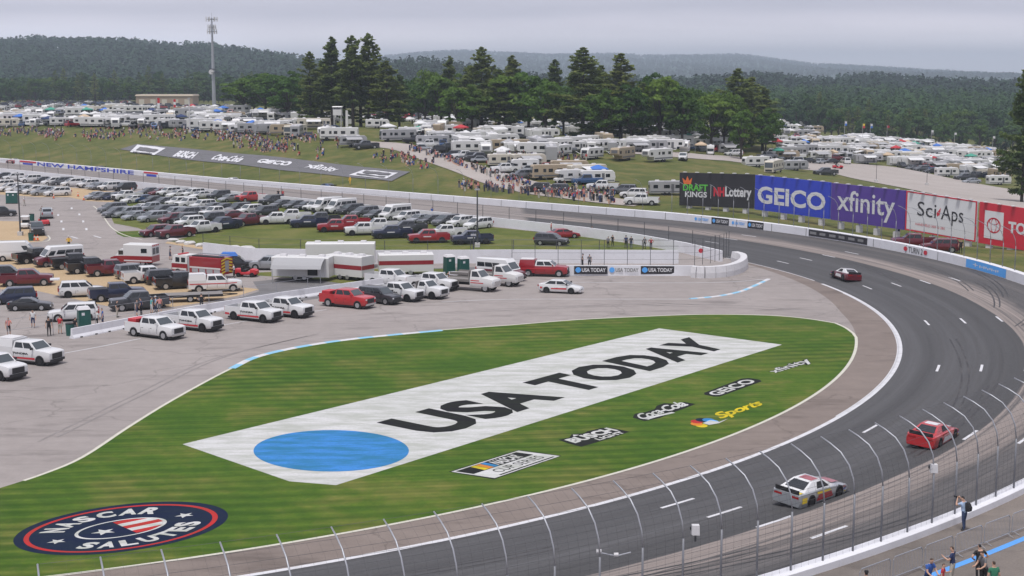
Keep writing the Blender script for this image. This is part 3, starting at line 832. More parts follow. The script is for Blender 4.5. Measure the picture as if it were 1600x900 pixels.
# ---- catch fences
def catch_fence(label, q0, q1, step, r0, hz, over, cables, postr, wall_h=WH, cabr=0.011, flip=1, wires=0):
    root = thing('catch_fence', label, 'fence')
    qs = frange(q0, q1, step); mb = MB()
    prof = [(0, 0), (0, 0.28), (0, 0.54), (0.05, 0.68), (0.18, 0.80), (0.42, 0.90), (0.72, 0.96), (1.0, 1.0)]
    def at(q, k):
        o, h = prof[k] if isinstance(k, int) else (np.interp(k, [p[1] for p in prof], [p[0] for p in prof]), k)
        return TP(q, r0 - flip * over * o, bank(q) + wall_h - 0.02 + hz * h)
    for q in qs:
        mb = MB(); mb.tube([at(q, k) for k in range(3)], postr * 1.15, 6, 0); mb.tube([at(q, k) for k in range(2, len(prof))], postr * .8, 6, 1)
        mb.build('post', ['post_dark', 'galv'], root, smooth=True)
    for k in cables:
        mb = MB(); mb.tube([at(q, float(k)) for q in frange(q0, q1, 2.2 if step < 4 else step)], cabr, 3); mb.build('cable', 'cable', root)
    if wires:
        mb = MB(); ks = [i / 8 for i in range(9)]
        for q in frange(q0, q1, wires):
            pts = [at(q, float(k)) for k in ks]
            for a, b in zip(pts[:-1], pts[1:]):
                d_ = (b - a).normalized().cross(Vector((0, 1, 0))).normalized() * .0024; mb.face([a - d_, a + d_, b + d_, b - d_])
        o = mb.build('wire_mesh', 'cable', root); o['kind'] = 'stuff'
    return root
NF0, NF1 = QTH(-69.2), QTH(-36.1)
near_fence = catch_fence('curved-top catch fence of grey posts and cables along the near wall', NF0, NF1, TR * math.radians(1.103), ROUT + 0.5, 5.05, 2.05,
                         [i / 20 for i in range(1, 21)], 0.044, cabr=0.008, wires=0.40)
catch_fence('curved-top catch fence of thin posts on the far wall below the billboards', QTH(-14), QTH(44), 2.6, ROUT + 0.5, 5.05, 1.9, [0.2, 0.4, 0.6, 0.8, 1.0], 0.045, cabr=0.008)
catch_fence('tall thin catch fence on the wall along the backstretch', 4, 330, 7.0, ROUT + 0.5, 5.05, 1.9, [0.33, 0.66, 1.0], 0.035, cabr=0.006)
# things mounted on the near fence
def fence_cam(th, h, label, kind):
    p = TP(QTH(th), ROUT + 0.45, bank(-50) + WH + h)
    r = thing('fence_camera', label, 'camera', p, 0, 'cameras on the near fence')
    if kind == 0:
        MB().box((0, 0, 0), (0.34, 0.28, 0.42), 0, (0.9, 0.9)).build('housing', 'pad_white', r); MB().box((0, 0, -0.36), (0.08, 0.08, 0.3)).build('bracket', 'steel_dark', r); MB().cyl((-0.1, 0.2, 0), 0.12, 0.1, 'y', 10).build('lens', 'black_gloss', r)
    else:
        MB().tube([(-0.6, 0, 0.15), (0.1, 0, 0), (0.7, 0.1, 0.12)], 0.03, 6).build('arm', 'galv', r); MB().cyl((-0.6, 0, 0.2), 0.09, 0.2, 'x', 8).build('camera_head', 'pad_white', r); MB().cyl((0.1, 0, 0.06), 0.08, 0.18, 'x', 8).build('camera_head', 'pad_white', r)
fence_cam(-47.1, 2.75, 'white boxy camera housing on a fence post above the photographer', 0)
fence_cam(-55.6, 2.95, 'white boxy camera housing on a fence post left of the white race car', 0)
fence_cam(-57.8, 2.6, 'pair of small cameras on a bracket, beside the housing near the lane dash', 1)
fence_cam(-62.2, 2.6, 'pair of small cameras on a bracket, leftmost on the near fence', 1)

# ---- infield walls
def path_wall(name, label, pts, h, thick, material, cat='wall', z0=0.0, step=None):
    root = thing(name, label, cat); P = [Vector(p) for p in pts]; rings = []
    for i, p in enumerate(P):
        d = P[min(i + 1, len(P) - 1)] - P[max(i - 1, 0)]; d.z = 0; d.normalize(); n = Vector((-d.y, d.x, 0)) * thick / 2
        rings.append([p + n + Vector((0, 0, z0)), p + n * 0.8 + Vector((0, 0, h)), p - n * 0.8 + Vector((0, 0, h)), p - n + Vector((0, 0, z0))])
    MB().loft(rings).build('wall_body', material, root)
    return root
def chain_fence(label, pts, h, step, z0, material='steel_dark', rails=(0.5, 1.0), pr=0.045, rr=0.022):
    root = thing('chain_fence', label, 'fence'); P = [Vector(p) for p in pts]
    acc = 0.0; posts = [P[0]]
    for a, b in zip(P[:-1], P[1:]):
        L = (b - a).length; t = step - acc
        while t <= L: posts.append(a.lerp(b, t / L)); t += step
        acc = (acc + L) % step
    for p in posts: MB().tube([p + Vector((0, 0, z0)), p + Vector((0, 0, z0 + h))], pr, 5).build('post', material, root)
    for k in rails: MB().tube([p + Vector((0, 0, z0 + h * k)) for p in P], rr, 4).build('rail', material, root)
    return root
in_pts = [TP(q, r, 0) for q, r in [(400, 0.6), (200, 0.8), (100, 1.0), (40, 1.0), (15, 0.8), (0, 0.3), (-12, -0.6), (-24, -1.7), (-34, -2.6)]]
path_wall('backstretch_wall', 'white wall between the backstretch and the grass car park', in_pts, 1.45, 0.4, 'wall_white')
chain_fence('dark post and wire fence on the wall behind the parked cars', in_pts, 1.9, 6.0, 1.4, rails=(0.5, 1.0), rr=0.015)
fw = pix([(318, 399), (400, 409), (590, 412), (700, 411.5), (800, 411), (1060, 412)])
path_wall('banner_wall', 'white banner wall along the front edge of the grass car park', fw, 1.75, 0.25, 'wall_white')
chain_fence('tall dark chain fence above the white banner wall', fw, 2.4, 5.5, 0.6, rails=(0.4, 0.7, 1.0), rr=0.016)
pw = pix([(795, 430), (870, 430.5), (1000, 430.5), (1085, 431)])
pit_wall = path_wall('pit_wall', 'white pit wall carrying black and white lettered panels', pw, 1.25, 0.4, 'wall_white')
def on_line(a, b, h, off):
    a, b = Vector(a), Vector(b); d = (b - a).normalized(); n = Vector((d.y, -d.x, 0)) * off
    return lambda u, v: a + (b - a) * u + n + Vector((0, 0, h[0] + (h[1] - h[0]) * v))
for x0, x1, bg, fg in ((897, 949, 'sign_black', 'sign_white'), (950, 1000, None, 'sign_grey'), (1001, 1053, 'sign_black', 'sign_white')):
    f1 = on_line(G(x0, 430.5), G(x1, 430.7), (0.22, 1.18), 0.25); f2 = on_line(G(x0, 430.5), G(x1, 430.7), (0.22, 1.18), 0.27)
    p = pit_wall
    if bg: mb = MB(); mb.face([f1(0, 0), f1(1, 0), f1(1, 1), f1(0, 1)]); p = mb.build('wall_sign', bg, pit_wall)
    mb = MB(); add_text(mb, 'USA TODAY', lambda a, c: f2(0.23 + 0.72 * a, 0.27 + 0.5 * c), 0, 0.03); mb.build('lettering', fg, p)
    mb = MB(); mb.face([f2(0.12 + 0.085 * math.cos(k * math.pi / 8), 0.52 + 0.34 * math.sin(k * math.pi / 8)) for k in range(16)]); mb.build('emblem', 'sign_cyan', p)
chain_fence('tall grey fence standing on the white pit wall', pix([(800, 428), (1000, 428.5), (1085, 428)]), 3.2, 2.8, 1.0, 'steel_dark', (0.25, 0.5, 0.75, 1.0), 0.035, 0.014)
chain_fence('fence curving round the end of the pit wall', pix([(1085, 428), (1110, 424), (1130, 417), (1140, 411)]), 3.2, 1.6, 1.0, 'steel_dark', (0.25, 0.5, 0.75, 1.0), 0.035, 0.014)
# rounded cushion at the wall end
cush = thing('crash_cushion', 'rounded white crash cushion capping the end of the pit wall', 'barrier')
cp_ = smooth_line(pix([(1082, 433), (1100, 434), (1130, 432), (1150, 427), (1161, 420), (1160, 413), (1148, 409)]), 4)
for i in range(0, len(cp_) - 1, 2):
    seg = cp_[i:i + 3]; rings = []
    for j, p in enumerate(seg):
        d = seg[min(j + 1, len(seg) - 1)] - seg[max(j - 1, 0)]; d.normalize(); n = Vector((-d.y, d.x, 0)) * 0.55
        rings.append([p + n, p + n * 1.05 + Vector((0, 0, .6)), p + n * 0.75 + Vector((0, 0, 1.35)), p - n * 0.75 + Vector((0, 0, 1.35)), p - n + Vector((0, 0, .6)), p - n])
    MB().loft(rings).build('cushion_block', 'pad_white', cush)
MB().disc((G(1094, 424).x, G(1094, 424).y - 0.3, 2.6), 0.30, 'y', 8).build('stop_disc', 'sign_red', cush)
# jersey barriers along pit road
def barrier_tpl():
    r = thing('concrete_barrier', '', 'barrier', link=False)
    mb = MB(); prof = [(-0.32, 0), (-0.30, 0.1), (-0.13, 0.35), (-0.09, 0.95), (0.09, 0.95), (0.13, 0.35), (0.30, 0.1), (0.32, 0)]
    mb.loft([[(x, y, z) for y, z in prof] for x in (-1.78, 1.78)]); mb.build('barrier_body', 'wall_white', r, link=False)
    for x in (-0.9, 0.9):
        mb = MB(); mb.box((x, -0.31, 0.07), (0.28, 0.06, 0.1)); mb.build('drain_slot', 'black', r, link=False)
    TEMPLATES.append(r); return r
BT = barrier_tpl()
bl = [p for p in pix([(113, 529), (200, 512), (290, 495), (360, 483), (440, 470), (500, 461), (600, 447), (700, 437), (790, 431)])]
acc = []; 
for a, b in zip(bl[:-1], bl[1:]):
    L = (b - a).length; k = max(1, int(round(L / 3.62)))
    for i in range(k): acc.append((a.lerp(b, (i + 0.5) / k), math.atan2((b - a).y, (b - a).x)))
for i, (p, a) in enumerate(acc):
    place(BT, f'white concrete barrier block beside pit road, {ordn(i + 1)} from the left', 'barrier', p, a, 'white barrier blocks along pit road')
chain_fence('wire fence behind the white barrier blocks of pit road', [p + Vector((0, 2.2, 0)) for p in pix([(0, 540), (113, 524), (360, 486), (500, 464)])], 2.0, 4.5, 0.0, 'galv', (0.5, 1.0), 0.03, 0.015)
# ================================================================== painted marks on the turf
def plate(name, poly, z, m, parent):
    mb = MB(); mb.face([G(a, b, z) for a, b in poly]); return mb.build(name, m, parent)
def tquad(root, s, quad, z, m, bold=0.02, shear=0.0, space=1.0, name='lettering'):
    mb = MB(); add_text(mb, s, ground_fn(quad, z), 0, bold, shear, space); return mb.build(name, m, root)
Z1, Z2, Z3, Z4 = 0.026, 0.032, 0.038, 0.044
r = thing('painted_banner', 'huge white banner painted on the turf with black USA TODAY lettering', 'painted logo')
plate('white_field', [(285, 694), (1030, 513), (1222, 538.5), (525, 758), (452, 752)], Z1, 'turf_white', r)
mb = MB(); mb.face([G(517.5 + 121.5 * math.cos(k * math.pi / 32), 704.3 + 32.4 * math.sin(k * math.pi / 32), Z2) for k in range(64)]); mb.build('blue_dot', 'turf_blue', r)
tquad(r, 'USA TODAY', [(690, 681), (1143, 541), (1076, 526.5), (587, 660)], Z2, 'turf_black', 0.045, 0, 1.02)

r = thing('painted_logo', 'black and white slanted cup series logo painted lowest on the turf', 'painted logo')
q = [(773, 747), (875, 712.5), (810, 704), (705, 737)]; f = homog(q)
plate('black_edge', [(772, 749), (878, 712), (810, 703), (701, 737)], Z1, 'turf_black', r)
plate('white_plate', q, Z2, 'turf_white', r)
plate('black_band', [f(.03, .53), f(.93, .53), f(.93, .95), f(.03, .95)], Z3, 'turf_black', r)
for k, m in enumerate(('turf_yellow', 'turf_orange', 'turf_blue')):
    a = .20 + .07 * k; plate('colour_bar', [f(a, .55), f(a + .065, .55), f(a + .095, .93), f(a + .03, .93)], Z4, m, r)
tquad(r, 'NASCAR', [f(.42, .57), f(.80, .57), f(.84, .91), f(.46, .91)], Z4, 'turf_white', 0.03, 0.2)
tquad(r, 'CUP SERIES', [f(.2, .18), f(.9, .18), f(.9, .44), f(.2, .44)], Z3, 'turf_black', 0.0, 0.2)
plate('black_rule', [f(.12, .05), f(.95, .05), f(.95, .10), f(.12, .10)], Z3, 'turf_black', r)

r = thing('painted_logo', 'black and white jagged BUSCH LIGHT logo painted on the turf', 'painted logo')
q = [(908, 698), (986, 675), (945, 666), (872, 687)]; f = homog(q)
plate('black_plate', [f(*p) for p in ((0, 0), (.55, -.02), (1.0, .05), (1.0, .62), (.9, .95), (.62, 1.0), (.5, .92), (.34, 1.12), (.2, .92), (0, .98), (-.02, .5))], Z1, 'turf_black', r)
tquad(r, 'BUSCH', [f(.06, .36), f(.96, .36), f(.96, .86), f(.06, .86)], Z2, 'turf_white', 0.05)
tquad(r, 'LIGHT', [f(.40, .06), f(.93, .06), f(.93, .30), f(.40, .30)], Z2, 'turf_white', 0.04)
plate('peak', [f(.28, .90), f(.40, .90), f(.34, 1.06)], Z2, 'turf_white', r)

r = thing('painted_logo', 'white Coca-Cola script edged in black, painted on the turf', 'painted logo')
q = [(1007, 659), (1092, 634), (1058, 624.5), (984, 649)]; f = homog(q)
plate('black_plate', [f(*p) for p in ((.02, .05), (.3, -.06), (.55, .06), (.8, .12), (1.02, .2), (1.0, .62), (.86, .75), (.78, 1.08), (.62, 1.05), (.5, .82), (.3, .84), (.12, 1.0), (-.03, .7))], Z1, 'turf_black', r)
tquad(r, 'Coca-Cola', [f(.05, .22), f(.96, .28), f(.96, .90), f(.05, .88)], Z2, 'turf_white', 0.025, 0.35, 0.86)
mb = ribbon([G(*f(u, .13 + .06 * math.sin(u * 7)), Z2) for u in frange(.1, .6, .05)], 0.35); mb.build('flourish', 'turf_white', r)

r = thing('painted_logo', 'white GEICO lettering edged in black, painted on the turf', 'painted logo')
q = [(1122, 620), (1191, 595), (1163, 590.5), (1098, 615)]; f = homog(q)
plate('black_plate', [f(*p) for p in ((.03, -.04), (.97, -.04), (1.03, .2), (1.03, .8), (.95, 1.04), (.05, 1.04), (-.03, .8), (-.03, .2))], Z1, 'turf_black', r)
tquad(r, 'GEICO', [f(.04, .13), f(.96, .13), f(.96, .87), f(.04, .87)], Z2, 'turf_white', 0.03)

r = thing('painted_logo', 'white xfinity lettering edged in black at the tip of the turf', 'painted logo')
q = [(1215, 584), (1279, 565), (1256, 559), (1196, 580)]; f = homog(q)
mb = MB(); add_text(mb, 'xfinity', ground_fn(q, Z1), 0, 0.09); mb.build('black_edge', 'turf_black', r)
tquad(r, 'xfinity', [f(.02, .03), f(.98, .03), f(.98, .97), f(.02, .97)], Z2, 'turf_white', 0.02)

r = thing('painted_logo', 'colourful feather fan with yellow Sports script painted near the track', 'painted logo')
tquad(r, 'Sports', [(1133, 656), (1200, 633), (1180, 625), (1108, 648)], Z2, 'turf_yellow', 0.03, 0.3, 0.9)
cx, cy = 1106, 662
for k, m in enumerate(('turf_yellow', 'turf_orange', 'turf_red', 'turf_navy', 'turf_blue', 'sign_cyan')):
    a = math.radians(110 + k * 46 - 90); ux, uy = math.cos(a + 1.6), math.sin(a + 1.6)
    px, py = 1101 + 13.5 * ux, 660.5 + 4.6 * uy
    plate('feather', [(px + 9.5 * math.cos(t_) * 1.0 + 2 * math.sin(t_), py + 3.0 * math.sin(t_)) for t_ in [2 * math.pi * i / 14 for i in range(14)]], Z2 + 0.002 * k, m, r)
plate('white_body', [(1098, 661), (1110, 656.5), (1124, 659), (1138, 654), (1124, 661), (1108, 664)], Z4, 'turf_white', r)

r = thing('painted_logo', 'navy oval NASCAR SALUTES emblem with red ring, stars and flag', 'painted logo')
CXY = (188.5, 825.5); RV_ = (156, -32); UV_ = (-62, -27)
def dm(u, v, z): return G(CXY[0] + RV_[0] * u + UV_[0] * v, CXY[1] + RV_[1] * u + UV_[1] * v, z)
def ring(r0, r1, z, m, name, n=72, ax=1.0, ay=1.0):
    mb = MB()
    if r0 == 0: mb.face([dm(ax * r1 * math.cos(2 * math.pi * k / n), ay * r1 * math.sin(2 * math.pi * k / n), z) for k in range(n)])
    else:
        for k in range(n):
            a, b = 2 * math.pi * k / n, 2 * math.pi * (k + 1) / n
            mb.face([dm(ax * r0 * math.cos(a), ay * r0 * math.sin(a), z), dm(ax * r1 * math.cos(a), ay * r1 * math.sin(a), z), dm(ax * r1 * math.cos(b), ay * r1 * math.sin(b), z), dm(ax * r0 * math.cos(b), ay * r0 * math.sin(b), z)])
    return mb.build(name, m, r)
ring(0, 1.0, Z1, 'turf_navy', 'navy_field'); ring(.855, .905, Z2, 'turf_red', 'red_ring')
ring(.92, 1.0, Z2, 'turf_white', 'white_oval', ax=.44, ay=.36)
def star(u, v, s, z):
    pts = []
    for k in range(10):
        a = math.pi / 2 + k * math.pi / 5; rr = s if k % 2 == 0 else s * 0.42
        pts.append(dm(u + rr * math.cos(a), v + rr * math.sin(a) * 1.1, z))
    MB().face(pts).build('star', 'turf_white', r)
star(-.64, 0.0, .095, Z2); star(.64, 0.0, .095, Z2); star(-.17, 0.0, .12, Z2)
for k in range(5):
    y0, y1 = -.30 + k * .12, -.30 + (k + 1) * .12
    ex = lambda y: .41 * math.sqrt(max(0, 1 - (y / .335) ** 2))
    MB().face([dm(.04, y0, Z3), dm(max(.05, ex(y0)), y0, Z3), dm(max(.05, ex(y1)), y1, Z3), dm(.04, y1, Z3)]).build('flag_stripe', 'turf_red' if k % 2 == 0 else 'turf_white', r)
def arc_text(s, a0, a1, rad, hgt, inward, w):
    mb = MB(); n = len(s)
    for i, ch in enumerate(s):
        a = math.radians(a0 + (a1 - a0) * i / (n - 1)); c = Vector((rad * math.cos(a), rad * math.sin(a)))
        up = Vector((math.cos(a), math.sin(a))) * (-1 if inward else 1); rt = Vector((up.y, -up.x))
        add_text(mb, ch, lambda x, y: dm(*(c + rt * (x - .5) * w + up * (y - .5) * hgt), Z3), 0, 0.05)
    mb.build('lettering', 'turf_white', r)
arc_text('NASCAR', 137, 43, .66, .25, False, .17); arc_text('SALUTES', 220, 325, .64, .25, True, .165)

# ================================================================== billboards
def billboard(label, x0, D0, x1, D1, yb, bg, draw, border=None):
    """panel between two upright edges; 5.5 m tall"""
    a = AT(x0, yb[0], D0); b = AT(x1, yb[1], D1); h = 5.5
    root = thing('billboard', label, 'billboard', (a + b) / 2, math.atan2((b - a).y, (b - a).x))
    W = (b - a).length; sl = (b.z - a.z)
    def P(u, v, o): return ((u - .5) * W, -o, (u - .5) * sl + v * h)
    mb = MB(); mb.loft([[P(0, 0, .15), P(0, 1, .15), P(1, 1, .15), P(1, 0, .15)], [P(0, 0, -.15), P(0, 1, -.15), P(1, 1, -.15), P(1, 0, -.15)]]); panel = mb.build('panel', bg, root)
    if border:
        mb = MB(); e = .02; f_ = .035
        for u0, u1, v0, v1 in ((0, 1, 0, f_), (0, 1, 1 - f_, 1), (0, e, f_, 1 - f_), (1 - e, 1, f_, 1 - f_)):
            mb.face([P(u0, v0, .17), P(u1, v0, .17), P(u1, v1, .17), P(u0, v1, .17)])
        mb.build('border', border, root)
    for u in (.12, .38, .62, .88):
        base = root.matrix_basis @ Vector(P(u, 0, -.3)); zt = float(TZ(base.x, base.y)[0]) - root.location.z - 0.4
        x, y, z = P(u, 0, -.3)
        mb = MB(); mb.tube([(x, y, zt), (x, y, z + h * .95)], .16, 8); mb.build('support_post', 'steel', root)
        mb = MB(); mb.box((x, y, zt + .7), (.7, .7, 1.4)); mb.build('footing', 'pad_white', root)
    for k in range(6):
        x, y, z = P((k + .5) / 6, 1, .0); MB().box((x, y - .35, z + .12), (.5, .5, .1)).build('floodlight', 'pad_white', root)
    def txt(s, u0, u1, v0, v1, m, bold=.02, shear=0, space=1.0, o=.18):
        mb = MB(); add_text(mb, s, lambda a_, c_: P(u0 + (u1 - u0) * a_, v0 + (v1 - v0) * c_, o), 0, bold, shear, space); mb.build('lettering', m, panel)
    def shp(pts, m, o=.18, name='emblem'):
        mb = MB(); mb.face([P(u, v, o) for u, v in pts]); mb.build(name, m, panel)
    draw(txt, shp)
    return root
def d1(txt, shp):
    shp([(.06, .66), (.16, .66), (.175, .86), (.135, .76), (.11, .90), (.085, .76), (.04, .84)], 'sign_orange')
    txt('DRAFT', .05, .39, .46, .66, 'sign_green', .03); txt('KINGS', .08, .38, .27, .44, 'sign_white', .03)
    shp([(.43, .25), (.435, .25), (.435, .65), (.43, .65)], 'sign_white', name='rule')
    txt('NH', .47, .615, .32, .60, 'sign_red', .05); txt('Lottery', .625, .97, .24, .62, 'sign_white', .03)
def d2(txt, shp): txt('GEICO', .04, .95, .20, .70, 'sign_white', .03)
def d3(txt, shp): txt('xfinity', .09, .88, .12, .85, 'sign_white', .01)
def d4(txt, shp):
    txt('Sci', .17, .44, .42, .78, 'sign_black', .0); txt('Aps', .51, .82, .30, .78, 'sign_black', .0); shp([(.445, .55), (.505, .70), (.49, .52), (.455, .47)], 'sign_red'); txt('HANDHELD XRF & LIBS', .15, .57, .17, .23, 'sign_red', 0.0)
def d5(txt, shp):
    shp([(.07, .15), (.30, .15), (.30, .82), (.07, .82)], 'sign_white')
    for ax, ay, cy in ((.085, .19, .48), (.035, .19, .48), (.06, .075, .57)):
        for k in range(20):
            a, b = 2 * math.pi * k / 20, 2 * math.pi * (k + 1) / 20
            shp([(.185 + ax * math.cos(a), cy + ay * math.sin(a)), (.185 + ax * math.cos(b), cy + ay * math.sin(b)), (.185 + ax * .84 * math.cos(b), cy + ay * .84 * math.sin(b)), (.185 + ax * .84 * math.cos(a), cy + ay * .84 * math.sin(a))], 'sign_red', .2) if k % 1 == 0 else None
    txt('TOYOTA', .36, .97, .36, .64, 'sign_white', .04)
billboard('black billboard with green and white DRAFT KINGS and NH Lottery lettering', 1062, 245, 1178, 236, (321, 326), 'sign_black', d1)
billboard('blue billboard with white GEICO lettering', 1180, 235, 1296.5, 221, (327, 342), 'sign_blue', d2)
billboard('purple billboard with white xfinity lettering', 1299, 220, 1413, 206, (343, 359), 'sign_purple', d3)
billboard('white billboard with red border and black SciAps lettering', 1415, 205, 1525, 197, (359, 378), 'sign_white', d4, 'sign_red')
billboard('red billboard with white TOYOTA lettering at the right edge', 1529, 196.5, 1660, 188, (379, 401), 'sign_red', d5)

# ================================================================== banners on the hillside
hs = thing('hillside_banner', 'long grey tarpaulin of white logos laid on the grassy hillside', 'banner')
tarp = drape('tarp', ([(214, 226), (300, 234), (400, 243), (500, 254), (570, 262), (641, 270)], [(187, 234.5), (290, 250), (400, 262), (500, 273), (560, 279.5), (612, 284)]), 'tarp_grey', .12, kind=None, parent=hs)
def hill_text(s, quad, m='sign_white', bold=.03, plate_=False):
    fn = homog(quad); mb = MB()
    def f2(u, v):
        p = TG(*fn(u, v)); return (p.x, p.y, p.z + (.34 if plate_ == 'grey_bar' else .22))
    if plate_:
        for i in range(6): mb.face([f2(i / 6, 0), f2((i + 1) / 6, 0), f2((i + 1) / 6, 1), f2(i / 6, 1)])
    else: add_text(mb, s, f2, 0, bold)
    mb.build('lettering' if not plate_ else (plate_ if plate_ == 'grey_bar' else 'white_panel'), m, hs)
hill_text('CUP', [(203, 239), (241, 244), (259, 233), (215, 227.5)], plate_=True)
hill_text('BUSCH', [(269, 246), (300, 250), (311, 240), (282, 237)], bold=.06)
hill_text('Coca-Cola', [(327, 251), (372, 256), (387, 246.5), (342, 243)], bold=.05)
hill_text('GEICO', [(398, 255.5), (448, 261), (460, 255.5), (410, 250)], bold=.06)
hill_text('xfinity', [(471, 265.5), (520, 272), (534, 265), (486, 256.5)], bold=.04)
hill_text('', [(545, 275.5), (604, 281.5), (622, 272.5), (568, 267)], plate_=True)
for qd in ([(212, 236.5), (241, 240.5), (248, 236), (219, 231.5)], [(207, 240), (236, 243.3), (238, 242.2), (209, 238.8)], [(556, 275.2), (600, 280.2), (603, 278.8), (559, 273.8)], [(566, 272.5), (606, 277), (612, 273.8), (572, 269.3)]):
    hill_text('', qd, 'tarp_grey', plate_='grey_bar')
# ================================================================== vehicles
def rring(x, w, zb, zt, ch=0.10, tum=0.0):
    """cross-section of a car body at x: half width w"""
    return [(x, -w * .92, zb), (x, -w, zb + .12), (x, -w, zb + (zt - zb) * .62), (x, -w * (1 - .05 - tum), zt - ch * .35), (x, -w * .80, zt), (x, w * .80, zt), (x, w * (1 - .05 - tum), zt - ch * .35), (x, w, zb + (zt - zb) * .62), (x, w, zb + .12), (x, w * .92, zb)]
def lerp3(a, b, t): return tuple(x + (y - x) * t for x, y in zip(a, b))
def quad_in(q, u0, u1, v0, v1, off):
    """inset quad on face q (bl, br, tr, tl), pushed out along its normal"""
    def P(u, v): return Vector(lerp3(lerp3(q[0], q[1], u), lerp3(q[3], q[2], u), v))
    n = (Vector(q[1]) - Vector(q[0])).cross(Vector(q[3]) - Vector(q[0])).normalized() * off
    return [P(u0, v0) + n, P(u1, v0) + n, P(u1, v1) + n, P(u0, v1) + n]
def wheel_mesh(r, w, dark=False):
    mb = MB(); mb.cyl((0, 0, 0), r, w, 'y', 16, 0); 
    t_ = mb.mesh('tyre', ['tyre'], False)
    mb = MB()
    for s in (-1, 1):
        mb.cyl((0, s * (w / 2 + .004), 0), r * .64, .02, 'y', 12, 0)
    return t_, mb.mesh('rim', ['rim_dark' if dark else 'rim'], False)
_wm = {}
def add_wheels(root, xs, half, r, w=.24, dark=False, detail=True):
    k = (r, w, dark)
    if k not in _wm: _wm[k] = wheel_mesh(*k)
    for x in xs:
        for s in (-1, 1):
            o = bpy.data.objects.new('wheel', _wm[k][0]); setp(o, root); o.location = (x, s * (half - w / 2 + .015), r)
            if detail:
                c = bpy.data.objects.new('rim', _wm[k][1]); setp(c, o)
def P_(mb, name, mats, root): return mb.build(name, mats, root, smooth='auto' if name in ('body', 'cabin', 'bed_cap', 'bumper') else False, link=False)
def car(kind, wheels='rim', extras=()):
    S = dict(
      sedan=dict(st=[(2.42,.66,.36,.60),(2.33,.80,.24,.70),(1.95,.89,.22,.79),(1.15,.91,.2,.93),(0,.91,.2,.96),(-1.3,.91,.2,1.0),(-2.0,.89,.22,1.04),(-2.33,.82,.3,1.0),(-2.42,.70,.42,.90)], gh=(1.22,-1.95,.30,-1.05,.97,1.44,.86,.66), wx=(1.42,-1.40), r=.33, half=.91, win=[(.06,.46),(.5,.92)]),
      suv=dict(st=[(2.40,.68,.42,.80),(2.32,.84,.3,.95),(1.9,.92,.28,1.04),(1.1,.94,.26,1.10),(0,.94,.26,1.12),(-1.5,.94,.26,1.14),(-2.2,.92,.28,1.14),(-2.38,.84,.36,1.1),(-2.45,.72,.46,.98)], gh=(1.18,-2.38,.42,-2.08,1.09,1.74,.90,.74), wx=(1.45,-1.42), r=.37, half=.94, win=[(.05,.33),(.36,.63),(.66,.94)]),
      minivan=dict(st=[(2.58,.64,.38,.72),(2.48,.84,.26,.86),(2.05,.96,.22,.98),(1.35,.99,.2,1.08),(0,.99,.2,1.1),(-1.5,.99,.2,1.12),(-2.35,.97,.24,1.12),(-2.52,.88,.3,1.08),(-2.58,.76,.42,1.0)], gh=(1.62,-2.5,.42,-2.2,1.06,1.76,.94,.76), wx=(1.6,-1.46), r=.35, half=.99, win=[(.10,.36),(.39,.66),(.69,.95)]),
      pickup=dict(st=[(2.95,.90,.52,1.14),(2.90,.97,.42,1.20),(2.5,1.01,.36,1.27),(1.5,1.01,.34,1.33),(.3,1.01,.34,1.32),(-1.0,1.01,.34,1.34)], gh=(1.50,-.98,.78,-.82,1.30,1.94,.95,.79), wx=(1.95,-1.78), r=.41, half=1.01, win=[(.08,.48),(.53,.92)]),
      regular=dict(st=[(2.95,.90,.52,1.14),(2.90,.97,.42,1.20),(2.5,1.01,.36,1.27),(1.5,1.01,.34,1.33),(.6,1.01,.34,1.32),(0.0,1.01,.34,1.34)], gh=(1.48,0.02,.82,.16,1.29,1.93,.95,.78), wx=(1.95,-1.9), r=.41, half=1.01, win=[(.15,.88)]),
      van=dict(st=[(2.95,.74,.45,.95),(2.86,.92,.34,1.12),(2.35,1.0,.3,1.24),(1.7,1.02,.28,1.34),(0,1.02,.28,1.36),(-1.6,1.02,.28,1.36),(-2.85,1.02,.28,1.36),(-2.95,1.0,.34,1.34)], gh=(2.1,-2.94,1.12,-2.9,1.32,2.58,1.0,.90), wx=(1.95,-1.75), r=.36, half=1.02, win=[(.05,.20)]),
      coupe=dict(st=[(2.2,.66,.32,.56),(2.1,.82,.22,.68),(1.7,.90,.2,.78),(.8,.92,.2,.88),(0,.92,.2,.9),(-1.2,.92,.2,.96),(-1.9,.88,.24,.98),(-2.2,.72,.38,.86)], gh=(.9,-1.85,.05,-.75,.9,1.30,.84,.62), wx=(1.3,-1.3), r=.33, half=.92, win=[(.08,.75)]),
    )[kind]
    root = thing(kind, '', 'car', link=False); TEMPLATES.append(root)
    mb = MB()
    # body below the windows, tucked in at the bottom
    mb.loft([rring(x, w, zb, zt) for x, w, zb, zt in S['st']], 0)
    # dark arches around the wheels
    for x in S['wx']:
        for s in (-1, 1):
            mb.cyl((x, s * (S['half'] - .10), S['r'] + .02), S['r'] * 1.17, .22, 'y', 14, 1)
    mb.box((sum(S['wx']) / 2, 0, .26), (abs(S['wx'][0] - S['wx'][1]) + 1.6, S['half'] * 1.8, .14), 1)
    body = P_(mb, 'body', ['paint', 'trim'], root)
    xb0, xb1, xr0, xr1, zb, zr, wb, wr = S['gh']
    # cabin
    base = [(xb0, -wb, zb), (xb0, wb, zb), (xb1, wb, zb), (xb1, -wb, zb)]
